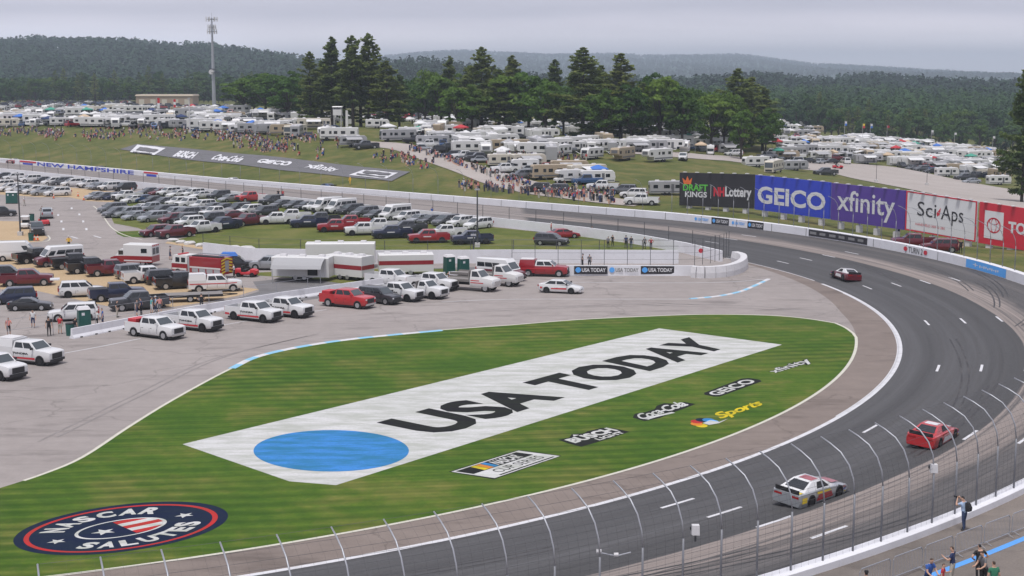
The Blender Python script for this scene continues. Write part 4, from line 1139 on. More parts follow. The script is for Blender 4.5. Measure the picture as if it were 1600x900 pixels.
    mid = [(xb0 + (xr0 - xb0) * .93, -wb + (wb - wr) * .85, zb + (zr - zb) * .93), (xb0 + (xr0 - xb0) * .93, wb - (wb - wr) * .85, zb + (zr - zb) * .93), (xb1 + (xr1 - xb1) * .93, wb - (wb - wr) * .85, zb + (zr - zb) * .93), (xb1 + (xr1 - xb1) * .93, -wb + (wb - wr) * .85, zb + (zr - zb) * .93)]
    top = [(xr0 - .12, -wr * .9, zr), (xr0 - .12, wr * .9, zr), (xr1 + .10, wr * .9, zr), (xr1 + .10, -wr * .9, zr)]
    mb = MB(); mb.loft([base, mid, top], 0); cab = P_(mb, 'cabin', ['paint'], root)
    ql = [base[3], base[0], mid[0], mid[3]]; qr = [base[1], base[2], mid[2], mid[1]]; qf = [base[0], base[1], mid[1], mid[0]]; qb = [base[2], base[3], mid[3], mid[2]]
    if kind == 'van':
        mb = MB(); mb.face(quad_in(qf, .07, .93, .10, .72, .012)); P_(mb, 'windscreen', ['windscreen'], root)
        for u0, u1 in S['win']:
            mb = MB(); mb.face(quad_in(qr, u0 + .02, u1 + .02, .12, .60, .012)); P_(mb, 'side_window', ['glass'], root)
            mb = MB(); mb.face(quad_in(ql, 1 - u1 - .02, 1 - u0 - .02, .12, .60, .012)); P_(mb, 'side_window', ['glass'], root)
        if 'windows' in extras:
            for k in range(3):
                a = .27 + k * .235
                mb = MB(); mb.face(quad_in(qr, a, a + .22, .22, .66, .012)); P_(mb, 'side_window', ['glass'], root)
                mb = MB(); mb.face(quad_in(ql, 1 - a - .22, 1 - a, .22, .66, .012)); P_(mb, 'side_window', ['glass'], root)
    else:
        mb = MB(); mb.face(quad_in(qf, .06, .94, .06, .93, .012)); P_(mb, 'windscreen', ['windscreen'], root)
        for u0, u1 in S['win']:
            mb = MB(); mb.face(quad_in(qr, u0, u1, .16, .90, .012)); P_(mb, 'side_window', ['glass'], root)
            mb = MB(); mb.face(quad_in(ql, 1 - u1, 1 - u0, .16, .90, .012)); P_(mb, 'side_window', ['glass'], root)
    mb = MB(); mb.face(quad_in(qb, .10, .90, .22 if kind != 'van' else .30, .88 if kind != 'van' else .62, .012)); P_(mb, 'rear_window', ['glass'], root)
    # door seams and handles
    zs0, zs1 = .42 if kind in ('pickup', 'regular') else .36, zb - .10
    xsm = [xb0 - .35] + ([(xb0 + xb1) / 2 - .05, xb1 + .12] if kind not in ('regular', 'coupe') else [xb1 + .1])
    for s in (-1, 1):
        mb = MB(); y = s * (S['half'] + .006)
        for x in xsm: mb.face([(x - .012, y, zs0 + .1), (x + .012, y, zs0 + .1), (x + .012, y, zs0 + (zs1 - zs0) * .72), (x - .012, y, zs0 + (zs1 - zs0) * .72)])
        for x in xsm[1:]: mb.face([(x + .12, y, zs1 - .26), (x + .32, y, zs1 - .26), (x + .32, y, zs1 - .22), (x + .12, y, zs1 - .22)])
        P_(mb, 'door_seam', ['trim'], root)
    # front and rear details
    x0, w0, zb0, zt0 = S['st'][0]; x1, w1, zb1, zt1 = S['st'][1]
    tall = kind in ('pickup', 'regular', 'suv', 'van')
    mb = MB(); mb.box((x0 + .005, 0, (zb0 + zt0) / 2 + (.02 if tall else -.05)), (.05, w0 * (1.32 if tall else 1.2), (zt0 - zb0) * (.74 if tall else .35)), 0); P_(mb, 'grille', ['trim'], root)
    mb = MB(); mb.box((x0 + .0, 0, zb0 - .03), (.16, w1 * 1.75, .2), 0); P_(mb, 'bumper', ['chrome' if 'chrome' in extras else ('trim' if tall else 'paint')], root)
    for s in (-1, 1):
        mb = MB(); mb.box((x0 - .02, s * w0 * .86, zt0 - .12), (.10, .22, .13), 0) if kind in ('pickup', 'regular') else mb.box(((x0 + x1) / 2 + .015, s * (w0 + w1) / 2 * .95, zt0 - .07), (.12, .22, .12), 0, rz=-s * .5); P_(mb, 'headlight', ['lamp'], root)
        mb = MB(); mb.box((xb0 - .28, s * (wb + .16), zb + .14), (.14, .24, .18), 0); P_(mb, 'mirror', ['trim' if 'decal' in extras or kind == 'van' else 'paint'], root)
    if kind in ('pickup', 'regular'):
        xe = -2.92; xc = -1.0 if kind == 'pickup' else -0.02
        if 'flatbed' not in extras:
            mb = MB(); W = 1.0; zt = 1.36; zf = .82; L = [(xe, -W), (xc, -W), (xc, W), (xe, W)]
            for (cx_, cy_, sx, sy) in (((xe + xc) / 2, -W + .05, xc - xe, .1), ((xe + xc) / 2, W - .05, xc - xe, .1), (xc - .05, 0, .1, 1.8), (xe + .05, 0, .1, 1.8)):
                mb.box((cx_, cy_, (zt + .45) / 2), (sx - (.012 if sy < .2 else 0), sy, zt - .45), 0)
            mb.box(((xe + xc) / 2, 0, zf), (xc - xe - .22, 1.78, .06), 1)
            x = S['wx'][1]
            for s in (-1, 1): mb.cyl((x, s * .905, S['r'] + .02), S['r'] * 1.17, .208, 'y', 14, 1)
            P_(mb, 'bed', ['paint', 'trim'], root)
            mb = MB(); mb.box((xe - .06, 0, .58), (.18, 1.9, .18), 0); P_(mb, 'rear_bumper', ['chrome'], root)
            for s in (-1, 1):
                mb = MB(); mb.box((xe - .01, s * .9, 1.08), (.06, .16, .40), 0); P_(mb, 'taillight', ['tail'], root)
        else:
            mb = MB(); mb.box(((xe - .4 + xc) / 2, 0, 1.0), (xc - xe + .3, 2.1, .12), 0); mb.box((xc - .12, 0, 1.45), (.08, 2.0, .8), 0); P_(mb, 'flat_bed', ['deck'], root)
        if 'cap' in extras:
            mb = MB(); mb.loft([[(xe + .02, -.98, 1.37), (xc, -.98, 1.37), (xc, .98, 1.37), (xe + .02, .98, 1.37)], [(xe + .12, -.9, 2.0), (xc + .02, -.9, 2.0), (xc + .02, .9, 2.0), (xe + .12, .9, 2.0)]], 0); P_(mb, 'bed_cap', ['paint'], root)
            mb = MB(); mb.box(((xe + xc) / 2, 0, 2.05), (1.6, 1.4, .08), 0); P_(mb, 'roof_hatch', ['pad_white'], root)
        if 'load' in extras:
            mb = MB(); mb.box(((xe + xc) / 2 - .3, 0, 1.25), (1.0, 1.4, .7), 0); mb.box(((xe + xc) / 2 + .5, .2, 1.2), (.5, .9, .6), 1); P_(mb, 'bed_equipment', ['stripe_red', 'black'], root)
        if 'cover' in extras:
            mb = MB(); mb.box(((xe + xc) / 2, 0, 1.39), (xc - xe - .1, 1.86, .05), 0); P_(mb, 'bed_cover', ['trim'], root)
    else:
        xq, wq, zq0, zq1 = S['st'][-1]; xq2, wq2, zq20, zq21 = S['st'][-2]
        for s in (-1, 1):
            mb = MB()
            if kind in ('suv', 'minivan', 'van'): mb.box((xq2 - .05, s * wq2 * .93, zq1 - .06), (.14, .16, .40), 0)
            else: mb.box((xq2 - .04, s * wq2 * .86, zq1 - .06), (.14, .34, .14), 0)
            P_(mb, 'taillight', ['tail'], root)
    if 'decal' in extras:
        for s in (-1, 1):
            xs0, xs1 = (-2.85, 2.5) if kind == 'pickup' else (S['st'][-2][0] + .2, S['st'][1][0] - .2)
            mb = MB(); y = s * (S['half'] + .012)
            xw1, xw0 = S['wx'][1] + .52, S['wx'][0] - .52
            mb.face([(xw1, y, .48), (xw0, y, .48), (xw0, y, .66), (xw1, y, .60)]); mb.face([(xs0, y, .74), (S['wx'][1] - .5, y, .70), (S['wx'][1] - .5, y, .52), (xs0, y, .52)])
            P_(mb, 'side_stripe', ['stripe_red'], root)
            if kind == 'pickup':
                mb = MB(); add_text(mb, 'TUNDRA', lambda a, c: (-.95 + 1.7 * a if s < 0 else .75 - 1.7 * a, y, .86 + .17 * c), 0, .04)
                P_(mb, 'lettering', ['black'], root)
    if 'redstripe' in extras:
        for s in (-1, 1):
            y = s * (S['half'] + .012); mb = MB(); mb.face([(-2.8, y, .95), (1.4, y, .95), (2.4, y, 1.02), (2.4, y, 1.10), (1.4, y, 1.05), (-2.8, y, 1.05)]); P_(mb, 'side_stripe', ['stripe_red'], root)
    if 'door' in extras:
        for s in (-1, 1):
            y = s * (S['half'] + .012); mb = MB(); mb.box((.35, y, .98), (1.1, .01, .14)); P_(mb, 'door_emblem', ['sign_white'], root)
    if 'hatch' in extras:
        mb = MB(); mb.box((-2.75, 0, 2.02), (1.0, 1.5, .1), 0, rz=0); P_(mb, 'open_tailgate', ['paint'], root)
    if 'bar' in extras:
        mb = MB(); mb.box((xr0 - .35, 0, zr + .07), (.25, 1.1, .12)); P_(mb, 'light_bar', ['stripe_red'], root)
    if 'bluebag' in extras:
        mb = MB(); mb.loft([[(-1.9, -.7, 1.76), (.3, -.7, 1.76), (.3, .7, 1.76), (-1.9, .7, 1.76)], [(-1.5, -.5, 2.2), (.0, -.5, 2.15), (.0, .5, 2.15), (-1.5, .5, 2.2)]]); P_(mb, 'roof_cover', ['canopy_blue'], root)
    add_wheels(root, S['wx'], S['half'], S['r'], dark=(wheels == 'dark'))
    KIDS.clear()
    return root
T = {}
for k in ('sedan', 'suv', 'minivan', 'pickup', 'van', 'coupe', 'regular'):
    T[k] = car(k)
T['wvan'] = car('van', extras=('windows',)); T['dpickup'] = car('pickup', 'dark', ('decal',)); T['cappickup'] = car('pickup', 'dark', ('decal', 'cap'))
T['doorpickup'] = car('pickup', 'dark', ('door',)); T['loadpickup'] = car('pickup', 'rim', ('load', 'chrome')); T['cpickup'] = car('pickup', 'rim', ('chrome',))
T['covpickup'] = car('pickup', 'rim', ('cover', 'chrome')); T['hatchsuv'] = car('suv', 'dark', ('hatch',)); T['flatregular'] = car('regular', 'dark', ('flatbed', 'chrome'))
T['bagsuv'] = car('suv', 'dark', ('bluebag',)); T['bigsuv'] = car('suv'); T['rescue'] = car('pickup', 'rim', ('cap', 'redstripe')); T['decalsedan'] = car('sedan', 'dark', ('decal',))
NAME = dict(sedan='sedan', suv='suv', minivan='minivan', pickup='pickup_truck', van='panel_van', coupe='sports_car', regular='pickup_truck', wvan='passenger_van', dpickup='pickup_truck', cappickup='pickup_truck', doorpickup='pickup_truck',
            loadpickup='pickup_truck', cpickup='pickup_truck', covpickup='pickup_truck', hatchsuv='suv', flatregular='flatbed_truck', bagsuv='suv', bigsuv='suv', rescue='rescue_truck', decalsedan='sedan')
for k, n_ in NAME.items(): T[k].name = n_
WORD = dict(sedan='sedan', suv='SUV', minivan='minivan', pickup='pickup', van='tall panel van', coupe='sports coupe', wvan='tall passenger van', doorpickup='pickup with door emblem', cpickup='pickup', covpickup='pickup')
def put(kind, colour, px, py, head, label=None, group=None, scale=None, z=0.0):
    p = G(px, py, z)
    cat = {'suv': 'SUV', 'pickup_truck': 'pickup', 'sedan': 'car', 'minivan': 'minivan', 'panel_van': 'van', 'passenger_van': 'van', 'sports_car': 'car', 'flatbed_truck': 'truck', 'rescue_truck': 'truck'}[NAME[kind]]
    return place(T[kind], label, cat, p, R_(head), group, {'paint': PAINT[colour]}, scale)

# ---- grass car park, row by row (kind, colour, pixel)
K = {'s': 'sedan', 'u': 'suv', 'm': 'minivan', 'p': 'pickup', 'v': 'wvan', 'd': 'doorpickup', 'c': 'coupe', 'x': 'van'}
Cc = {'w': 'white', 's': 'silver', 'g': 'grey', 'k': 'dark grey', 'b': 'black', 'n': 'navy', 'l': 'blue', 'm': 'maroon', 'r': 'red', 'R': 'bright red'}
ROWS = [
 ('far left lot back row', 'sk 7 279;uw 22 282;uw 48 285;sk 68 286;mw 84 289;mg 98 289;mw 115 291'),
 ('far left lot front row', 'mw 4 294;mw 17 299;mw 30 301;ms 43 302;mw 56 303;ms 69 305;mw 90 306'),
 ('short row beside the wall', 'uw 138 293;ss 152 295;sg 158 296;uw 171 297;ub 195 298'),
 ('back row of the main lot', 'sg 234 304;sm 251 305;uw 264 306;sw 279 308;sk 291 306;uw 302 308;sw 314 310;uk 342 311;ss 360 315;pR 391 315;uk 424 319;sg 441 324;sg 462 325;sk 479 327;uw 493 329;vw 510 331;vw 532 333;mk 548 334;mg 570 338;sg 589 341;vw 617 343;uw 636 346;ss 656 348;sg 674 349;mg 697 352;uw 719 354;mw 747 357'),
 ('second row of the main lot', 'ss 151 311;sg 165 312;sn 180 312;pw 199 313;sw 209 317;sl 224 316;sk 240 318;sg 257 320;uw 279 322;pw 298 325;uw 317 327;sg 334 329;sk 350 330;uk 373 332;uw 390 335;uk 413 337'),
 ('third row of the main lot', 'mg 176 332;sw 222 331;ps 240 333;mk 256 336;us 273 339;mg 290 340;ss 308 336;pw 338 340;sm 361 342'),
 ('fourth row of the main lot', 'mg 184 339;ms 200 339;ss 213 343;ms 240 346;um 270 349;uk 288 349;uw 296 354;uk 329 348;pm 389 352'),
 ('front row of the main lot', 'um 244 369;pm 274 371;dw 316 364;dn 350 358'),
 ('rear rank of display pickups', 'dw 458 345;dk 503 350;dr 549 355;dw 594 360;dk 637 364;dw 698 371'),
 ('front rank of display pickups', 'dw 434 350;dn 483 355;dr 526 362;dw 569 367;dn 613 372;dr 670 379;dn 738 381'),
]
for row, items in ROWS:
    its = [i.split() for i in items.split(';')]
    its.sort(key=lambda q_: float(q_[1]))
    for i, (kc, x, y) in enumerate(its):
        k, c = K[kc[0]], Cc[kc[1]]
        h = 226 + random.uniform(-3, 3)
        if 'display' in row: h = 192 + random.uniform(-3, 3) if 'front' in row else 196 + random.uniform(-3, 3)
        if row.startswith('far left'): h = 212 + random.uniform(-4, 4)
        put(k, c, float(x), float(y), h, f'{c} {WORD[k]}, {ordn(i + 1)} from left in the {row}', 'cars parked in the infield lots')
put('suv', 'dark grey', 862, 383, -20, 'dark grey SUV alone on the grass inside the fence by the pit wall', 'cars parked in the infield lots')
put('sedan', 'red', 880, 372, 20, 'red car parked on the grass against the backstretch wall', 'cars parked in the infield lots')

# ---- dirt lot
gl = 'vehicles parked on the dirt lot'
put('van', 'white', 28, 407, 12, 'long white panel van with high roof at the left of the dirt lot', gl)
put('pickup', 'black', 58, 410, 40, 'black pickup between the white panel van and the two-tone van', gl)
o = put('wvan', 'maroon', 92, 415, 215, 'maroon van with a white high roof on the dirt lot', gl)
for ch in [c for c in bpy.data.objects if c.parent == o]:
    if ch.name.startswith('cabin'): ch.material_slots[0].material = PAINT['white']
put('covpickup', 'black', 117, 419, 28, 'black pickup with covered bed beside the maroon and white van', gl)
put('pickup', 'black', 142, 426, 26, 'black pickup parked next to the maroon pickup in the back row', gl)
put('cpickup', 'maroon', 174, 430, 24, 'maroon pickup in the back row of the dirt lot', gl)
put('cpickup', 'maroon', 42, 446, 14, 'maroon crew-cab pickup seen side-on in the middle of the dirt lot', gl)
put('pickup', 'black', 6, 440, 14, 'black pickup cut by the left edge, behind the maroon one', gl)
put('hatchsuv', 'white', 128, 463, 16, 'white SUV with its tailgate open on the dirt lot', gl)
put('covpickup', 'navy', 183, 469, 22, 'dark blue pickup with covered bed beside the open white SUV', gl)
put('suv', 'navy', 20, 474, 200, 'dark navy SUV at the left edge beside the black coupe', gl)
put('coupe', 'black', 47, 484, 8, 'low black coupe at the front of the dirt lot', gl)
put('suv', 'grey', 212, 434, 35, 'grey SUV between the maroon pickup and the white pickup', gl)
put('cpickup', 'white', 231, 441, 24, 'white pickup parked in the dirt lot beside the grey SUV', gl)
put('suv', 'black', 260, 443, 30, 'black boxy off-roader between the white and black pickups', gl)
put('cpickup', 'black', 282, 450, 22, 'black pickup right in front of the fire engine', gl)
put('rescue', 'white', 336, 455, 14, 'white rescue truck with a capped bed and red stripes', gl)
put('pickup', 'dark grey', 218, 483, 205, 'dark grey pickup facing left beside the group of people', gl)
put('bigsuv', 'white', 115, 500, 196, 'white SUV facing left behind the green portable toilet', gl)
put('bagsuv', 'black', 368, 421, 10, 'black SUV with a bright blue cover over its roof', gl)
# ---- pit road trucks
gp = 'vehicles lined up along pit road'
put('dpickup', 'white', -8, 588, -33, 'white pickup nose cut off by the left edge of the picture', gp)
put('cappickup', 'white', 47, 566, -24, 'white service pickup with capped bed at the left of pit road', gp)
put('loadpickup', 'white', 243, 526, -31, 'white pickup with red gear in its bed, nearest the barrier gap', gp)
put('dpickup', 'white', 303, 514, -30, 'white pickup with red stripe, directly behind the one carrying red gear', gp)
put('dpickup', 'white', 397, 500, -30, 'white striped pickup, left one of the middle pair on pit road', gp)
put('dpickup', 'white', 446, 493, -30, 'white striped pickup, right one of the middle pair on pit road', gp)
put('loadpickup', 'bright red', 543, 479, -29, 'bright red pickup with equipment in its bed on pit road', gp)
put('suv', 'dark grey', 593, 473, -32, 'dark grey SUV beside the bright red pickup', gp)
put('dpickup', 'white', 622, 468, -33, 'white SUV-nosed pickup right of the dark grey SUV', gp)
put('flatregular', 'white', 660, 464, -32, 'white flatbed truck with a short cab in the row', gp)
put('pickup', 'white', 676, 452, -30, 'white pickup partly hidden behind the short white flatbed truck', gp)
put('decalsedan', 'white', 876, 457, -17, 'white pace sedan with red stripe alone on pit road', gp)
# ================================================================== service vehicles and infield equipment
def box_body(mb, x0, x1, w, z0, z1, m=0, ch=.08):
    mb.loft([[(x, -w, z0), (x, -w, z1 - ch), (x, -w + ch, z1), (x, w - ch, z1), (x, w, z1 - ch), (x, w, z0)] for x in (x0, x1)], m)
def sidequad(mb, x0, x1, z0, z1, y, m=0): mb.face([(x0, y, z0), (x1, y, z0), (x1, y, z1), (x0, y, z1)], m)
def link_tree(r):
    for c in r.children_recursive: COL.objects.link(c)
def special(name, label, cat, px, py, head, group=None, terrain=False):
    p = TG(px, py) if terrain else G(px, py)
    return thing(name, label, cat, p, R_(head), group)
def both(root, name, m, x0, x1, z0, z1, y):
    for s in (-1, 1):
        mb = MB(); sidequad(mb, x0, x1, z0, z1, s * y); mb.build(name, m, root)
def wheels_on(root, xs, half, r, w=.28, dark=False):
    n0 = set(tree_of(root)); add_wheels(root, xs, half, r, w, dark)
    for c in tree_of(root):
        if c not in n0: COL.objects.link(c)
# fire engine
r = special('fire_engine', 'red and white fire engine with yellow chevrons on its tail', 'fire engine', 316, 432, 152)
mb = MB(); box_body(mb, 1.6, 4.3, 1.2, .55, 1.75, 1); P1 = mb.build('cab_lower', ['rv_white', 'fire_red'], r)
mb = MB(); mb.loft([[(1.6, -1.2, 1.752), (1.6, 1.2, 1.752), (4.3, 1.2, 1.752), (4.3, -1.2, 1.752)], [(1.6, -1.1, 2.9), (1.6, 1.1, 2.9), (3.95, 1.1, 2.9), (3.95, -1.1, 2.9)]]); mb.build('cab', 'rv_white', r)
mb = MB(); box_body(mb, -4.3, 1.15, 1.23, .6, 2.85); mb.build('pump_body', 'fire_red', r)
mb = MB(); mb.box((1.38, 0, 1.6), (.46, 2.2, 2.0)); mb.build('pump_panel', 'steel', r)
both(r, 'white_stripe', 'rv_white', -4.2, 1.1, 1.30, 1.52, 1.245); both(r, 'white_stripe', 'rv_white', 1.7, 4.2, .9, 1.15, 1.215)
for x0, x1 in ((1.9, 2.6), (2.9, 3.6)): both(r, 'cab_window', 'glass', x0, x1, 1.95, 2.6, 1.20)
mb = MB(); mb.face([(4.29, -1.0, 1.85), (4.29, 1.0, 1.85), (4.05, .95, 2.7), (4.05, -.95, 2.7)]); mb.build('windscreen', 'windscreen', r)
for i in range(5):
    for s in (-1, 1):
        z = .7 + i * .42; mb = MB(); mb.face([(-4.32, 0, z + .3), (-4.32, s * 1.15, z), (-4.32, s * 1.15, z + .22), (-4.32, 0, z + .52)]); mb.build('chevron', 'yellow', r)
mb = MB(); mb.box((-4.33, 0, 1.7), (.04, .8, 1.5)); mb.build('ladder_door', 'galv', r)
mb = MB(); mb.box((3.2, 0, 2.98), (.35, 1.9, .14)); mb.build('light_bar', 'stripe_red', r)
for k_ in range(4):
    both(r, 'locker_door', 'steel', -4.1 + k_ * 1.25, -3.05 + k_ * 1.25, .75, 1.26, 1.248)
mb = MB(); mb.tube([(-4.1, -.8, 3.1), (1.0, -.8, 3.1)], .05, 5); mb.tube([(-4.1, -.4, 3.1), (1.0, -.4, 3.1)], .05, 5)
for k_ in range(14): mb.tube([(-4.0 + k_ * .38, -.8, 3.1), (-4.0 + k_ * .38, -.4, 3.1)], .03, 4)
mb.build('roof_ladder', 'galv', r); mb = MB(); mb.box((-1.5, .45, 2.92), (4.8, 1.0, .12)); mb.build('hose_bed', 'black', r); r.scale = (.88, .88, .88)
wheels_on(r, (3.2, -2.4), 1.2, .52, .32)
# ambulances
def ambulance(label, px, py, head):
    r = special('ambulance', label, 'ambulance', px, py, head)
    mb = MB(); box_body(mb, -2.9, 1.0, 1.08, 1.30, 2.75); mb.build('box_top', 'rv_white', r); mb = MB(); box_body(mb, -2.9, 1.0, 1.09, .5, 1.30, ch=.001); mb.build('box_lower', 'fire_red', r)
    mb = MB(); mb.loft([[(1.02, -1.0, .5), (1.02, -1.0, 1.3), (1.02, 1.0, 1.3), (1.02, 1.0, .5)], [(2.3, -.98, .5), (2.3, -.95, 1.22), (2.3, .95, 1.22), (2.3, .98, .5)], [(2.95, -.85, .55), (2.95, -.8, 1.0), (2.95, .8, 1.0), (2.95, .85, .55)]]); mb.build('hood', 'fire_red', r)
    mb = MB(); mb.loft([[(1.02, -.98, 1.302), (1.02, .98, 1.302), (2.2, .94, 1.26), (2.2, -.94, 1.26)], [(1.02, -.85, 2.15), (1.02, .85, 2.15), (1.55, .8, 2.12), (1.55, -.8, 2.12)]]); mb.build('cab', 'rv_white', r)
    mb = MB(); mb.face([(2.16, -.82, 1.34), (2.16, .82, 1.34), (1.63, .72, 2.05), (1.63, -.72, 2.05)]); mb.build('windscreen', 'windscreen', r)
    both(r, 'side_window', 'glass', 1.1, 1.75, 1.42, 1.95, .965); both(r, 'side_window', 'glass', -2.2, -1.4, 1.7, 2.25, 1.095)
    both(r, 'side_stripe', 'rv_white', -2.85, .95, .62, .78, 1.10)
    for k in range(4): mb = MB(); mb.box((-2.92, -.75 + k * .5, 2.6), (.05, .25, .14)); mb.build('beacon', 'stripe_red', r)
    mb = MB(); mb.face([(-2.91, .08, 1.5), (-2.91, .9, 1.5), (-2.91, .9, 2.3), (-2.91, .08, 2.3)]); mb.face([(-2.91, -.9, 1.5), (-2.91, -.08, 1.5), (-2.91, -.08, 2.3), (-2.91, -.9, 2.3)]); mb.build('rear_window', 'glass', r)
    wheels_on(r, (2.0, -1.6), 1.05, .38)
ambulance('red and white ambulance parked behind the dirt lot', 211, 414, 168)
o = put('wvan', 'maroon', 783, 437, -32, 'red and white ambulance van beside the tow trucks', gp)
for ch in [c for c in bpy.data.objects if c.parent == o]:
    if ch.name.startswith('cabin'): ch.material_slots[0].material = PAINT['white']
o = put('rescue', 'red', 850, 431, -10, 'red and white fire pickup nearest the lettered pit wall', gp)
for ch in [c for c in bpy.data.objects if c.parent == o]:
    if ch.name.startswith(('cabin',)): ch.material_slots[0].material = PAINT['white']
# tow trucks
def tow(label, px, py, head, bed=True, wrapped=False):
    r = special('tow_truck', label, 'tow truck', px, py, head)
    mb = MB(); mb.loft([rring(x, w, zb, zt) for x, w, zb, zt in [(4.2, .85, .6, 1.2), (4.05, 1.02, .5, 1.42), (3.4, 1.08, .5, 1.55), (2.6, 1.1, .5, 1.62), (1.3, 1.1, .5, 1.62)]]); mb.build('body', 'rv_white', r, smooth='auto')
    mb = MB(); mb.loft([[(2.75, -1.02, 1.58), (2.75, 1.02, 1.58), (1.3, 1.02, 1.58), (1.3, -1.02, 1.58)], [(2.1, -.86, 2.35), (2.1, .86, 2.35), (1.35, .86, 2.35), (1.35, -.86, 2.35)]]); mb.build('cab', 'rv_white', r)
    mb = MB(); mb.face([(2.72, -.9, 1.66), (2.72, .9, 1.66), (2.17, .8, 2.28), (2.17, -.8, 2.28)]); mb.build('windscreen', 'windscreen', r)
    for s in (-1, 1):
        mb = MB(); mb.face([(1.5, s * 1.015, 1.68), (2.5, s * 1.015, 1.68), (2.1, s * .90, 2.25), (1.5, s * .90, 2.25)]); mb.build('side_window', 'glass', r)
        for k in range(2): mb = MB(); sidequad(mb, 1.4, 3.0 - .5 * k, .95 + .25 * k, 1.05 + .25 * k, s * 1.112); mb.build('red_stripe', 'stripe_red', r)
    mb = MB(); mb.box((4.2, 0, .95), (.08, 1.3, .5)); mb.build('grille', 'chrome', r)
    for s in (-1, 1): mb = MB(); mb.box((4.12, s * .85, 1.12), (.12, .3, .18)); mb.build('headlight', 'lamp', r)
    mb = MB(); mb.box((-1.3, 0, .75), (5.0, .9, .25)); mb.build('chassis', 'trim', r)
    if bed:
        mb = MB(); mb.box((-1.55, 0, 1.12), (5.6, 2.3, .14)); mb.box((-1.55, 1.12, 1.25), (5.6, .06, .2)); mb.box((-1.55, -1.12, 1.25), (5.6, .06, .2)); mb.box((1.18, 0, 1.7), (.1, 2.2, 1.1)); mb.build('deck', 'deck', r)
    wheels_on(r, (3.2, -2.2), 1.05, .45, .3)
tow('white flatbed tow truck with a long grey deck on pit road', 725, 452, -26)
tow('white tow truck cab just behind the long flatbed', 762, 444, -26)
# trailers and motor coach in the yard
def box_trailer(name, label, px, py, head, L, m1, m2, hgt=3.0, awn=False, axle=(-.6, .5), group=None):
    r = special(name, label, 'trailer', px, py, head, group)
    mb = MB(); box_body(mb, -L / 2, L / 2, 1.2, .5, hgt); mb.build('box', m1, r)
    if m2: both(r, 'stripe', m2, -L / 2 + .02, L / 2 - .02, 1.35, 1.85, 1.212); mb = MB(); mb.face([(L / 2 + .012, -1.18, 1.35), (L / 2 + .012, 1.18, 1.35), (L / 2 + .012, 1.18, 1.85), (L / 2 + .012, -1.18, 1.85)]); mb.face([(-L / 2 - .012, -1.18, 1.35), (-L / 2 - .012, 1.18, 1.35), (-L / 2 - .012, 1.18, 1.85), (-L / 2 - .012, -1.18, 1.85)]); mb.build('stripe', m2, r)
    for k in range(3): mb = MB(); mb.box((-L / 3 + k * L / 3, 0, hgt + .12), (.8, .7, .24), 0, (.85, .85)); mb.build('roof_vent', 'pad_white', r)
    wheels_on(r, axle, 1.18, .4, .26)
    if awn:
        mb = MB(); mb.loft([[(-L * .42, -1.2, hgt - .05), (L * .45, -1.2, hgt - .05)], [(-L * .42, -1.8, hgt - .12), (L * .45, -1.8, hgt - .12)], [(-L * .42, -2.4, hgt - .36), (L * .45, -2.4, hgt - .36)], [(-L * .42, -2.9, hgt - .75), (L * .45, -2.9, hgt - .72)], [(-L * .42, -3.2, hgt - 1.2), (L * .45, -3.2, hgt - 1.1)]], 0, False, False); mb.build('awning', 'canopy_grey', r)
        for x in (-L * .39, L * .44): mb = MB(); mb.tube([(x, -3.2, hgt - 1.15), (x, -3.1, 0)], .04, 5); mb.build('awning_leg', 'galv', r)
        mb = MB(); mb.box((L * .22, -1.23, 1.5), (1.2, .04, 1.6)); mb.build('side_opening', 'black', r)
    return r
box_trailer('enclosed_trailer', 'white enclosed trailer with a sagging grey awning in the yard', 474, 437, -10, 7.0, 'rv_white', None, 2.8, True)
box_trailer('enclosed_trailer', 'white trailer with red stripe right of the awning trailer', 547, 436, -32, 5.4, 'rv_white', 'fire_red', 2.9)
box_trailer('enclosed_trailer', 'long white trailer with red stripe beside the portable toilets', 634, 429, 8, 6.6, 'rv_white', 'fire_red', 2.6)
box_trailer('motor_coach', 'long white motor coach with roof vents against the banner wall', 533, 417, 2, 8.6, 'rv_white', None, 3.1)
put('suv', 'silver', 420, 421, 175, 'silver SUV tucked behind the awning trailer')
put('pickup', 'white', 610, 446, -28, 'white pickup hidden behind the row of pit road trucks')
# flatbed trailer
r = special('flatbed_trailer', 'low empty flatbed trailer with ramps on the dirt lot', 'trailer', 300, 470, 14)
mb = MB(); mb.box((0, 0, .75), (6.5, 2.2, .12)); mb.build('deck', 'deck', r)
mb = MB(); mb.box((0, -1.08, .66), (6.5, .08, .26)); mb.box((0, 1.08, .66), (6.5, .08, .26)); mb.build('side_rail', 'black', r)
mb = MB(); mb.tube([(3.2, -.8, .6), (4.8, 0, .6), (3.2, .8, .6)], .06, 5); mb.build('tow_tongue', 'black', r)
mb = MB(); mb.box((-3.6, 0, .55), (1.0, 2.0, .08)); mb.build('ramp', 'black', r)
wheels_on(r, (-.2, .8), 1.2, .36, .22)
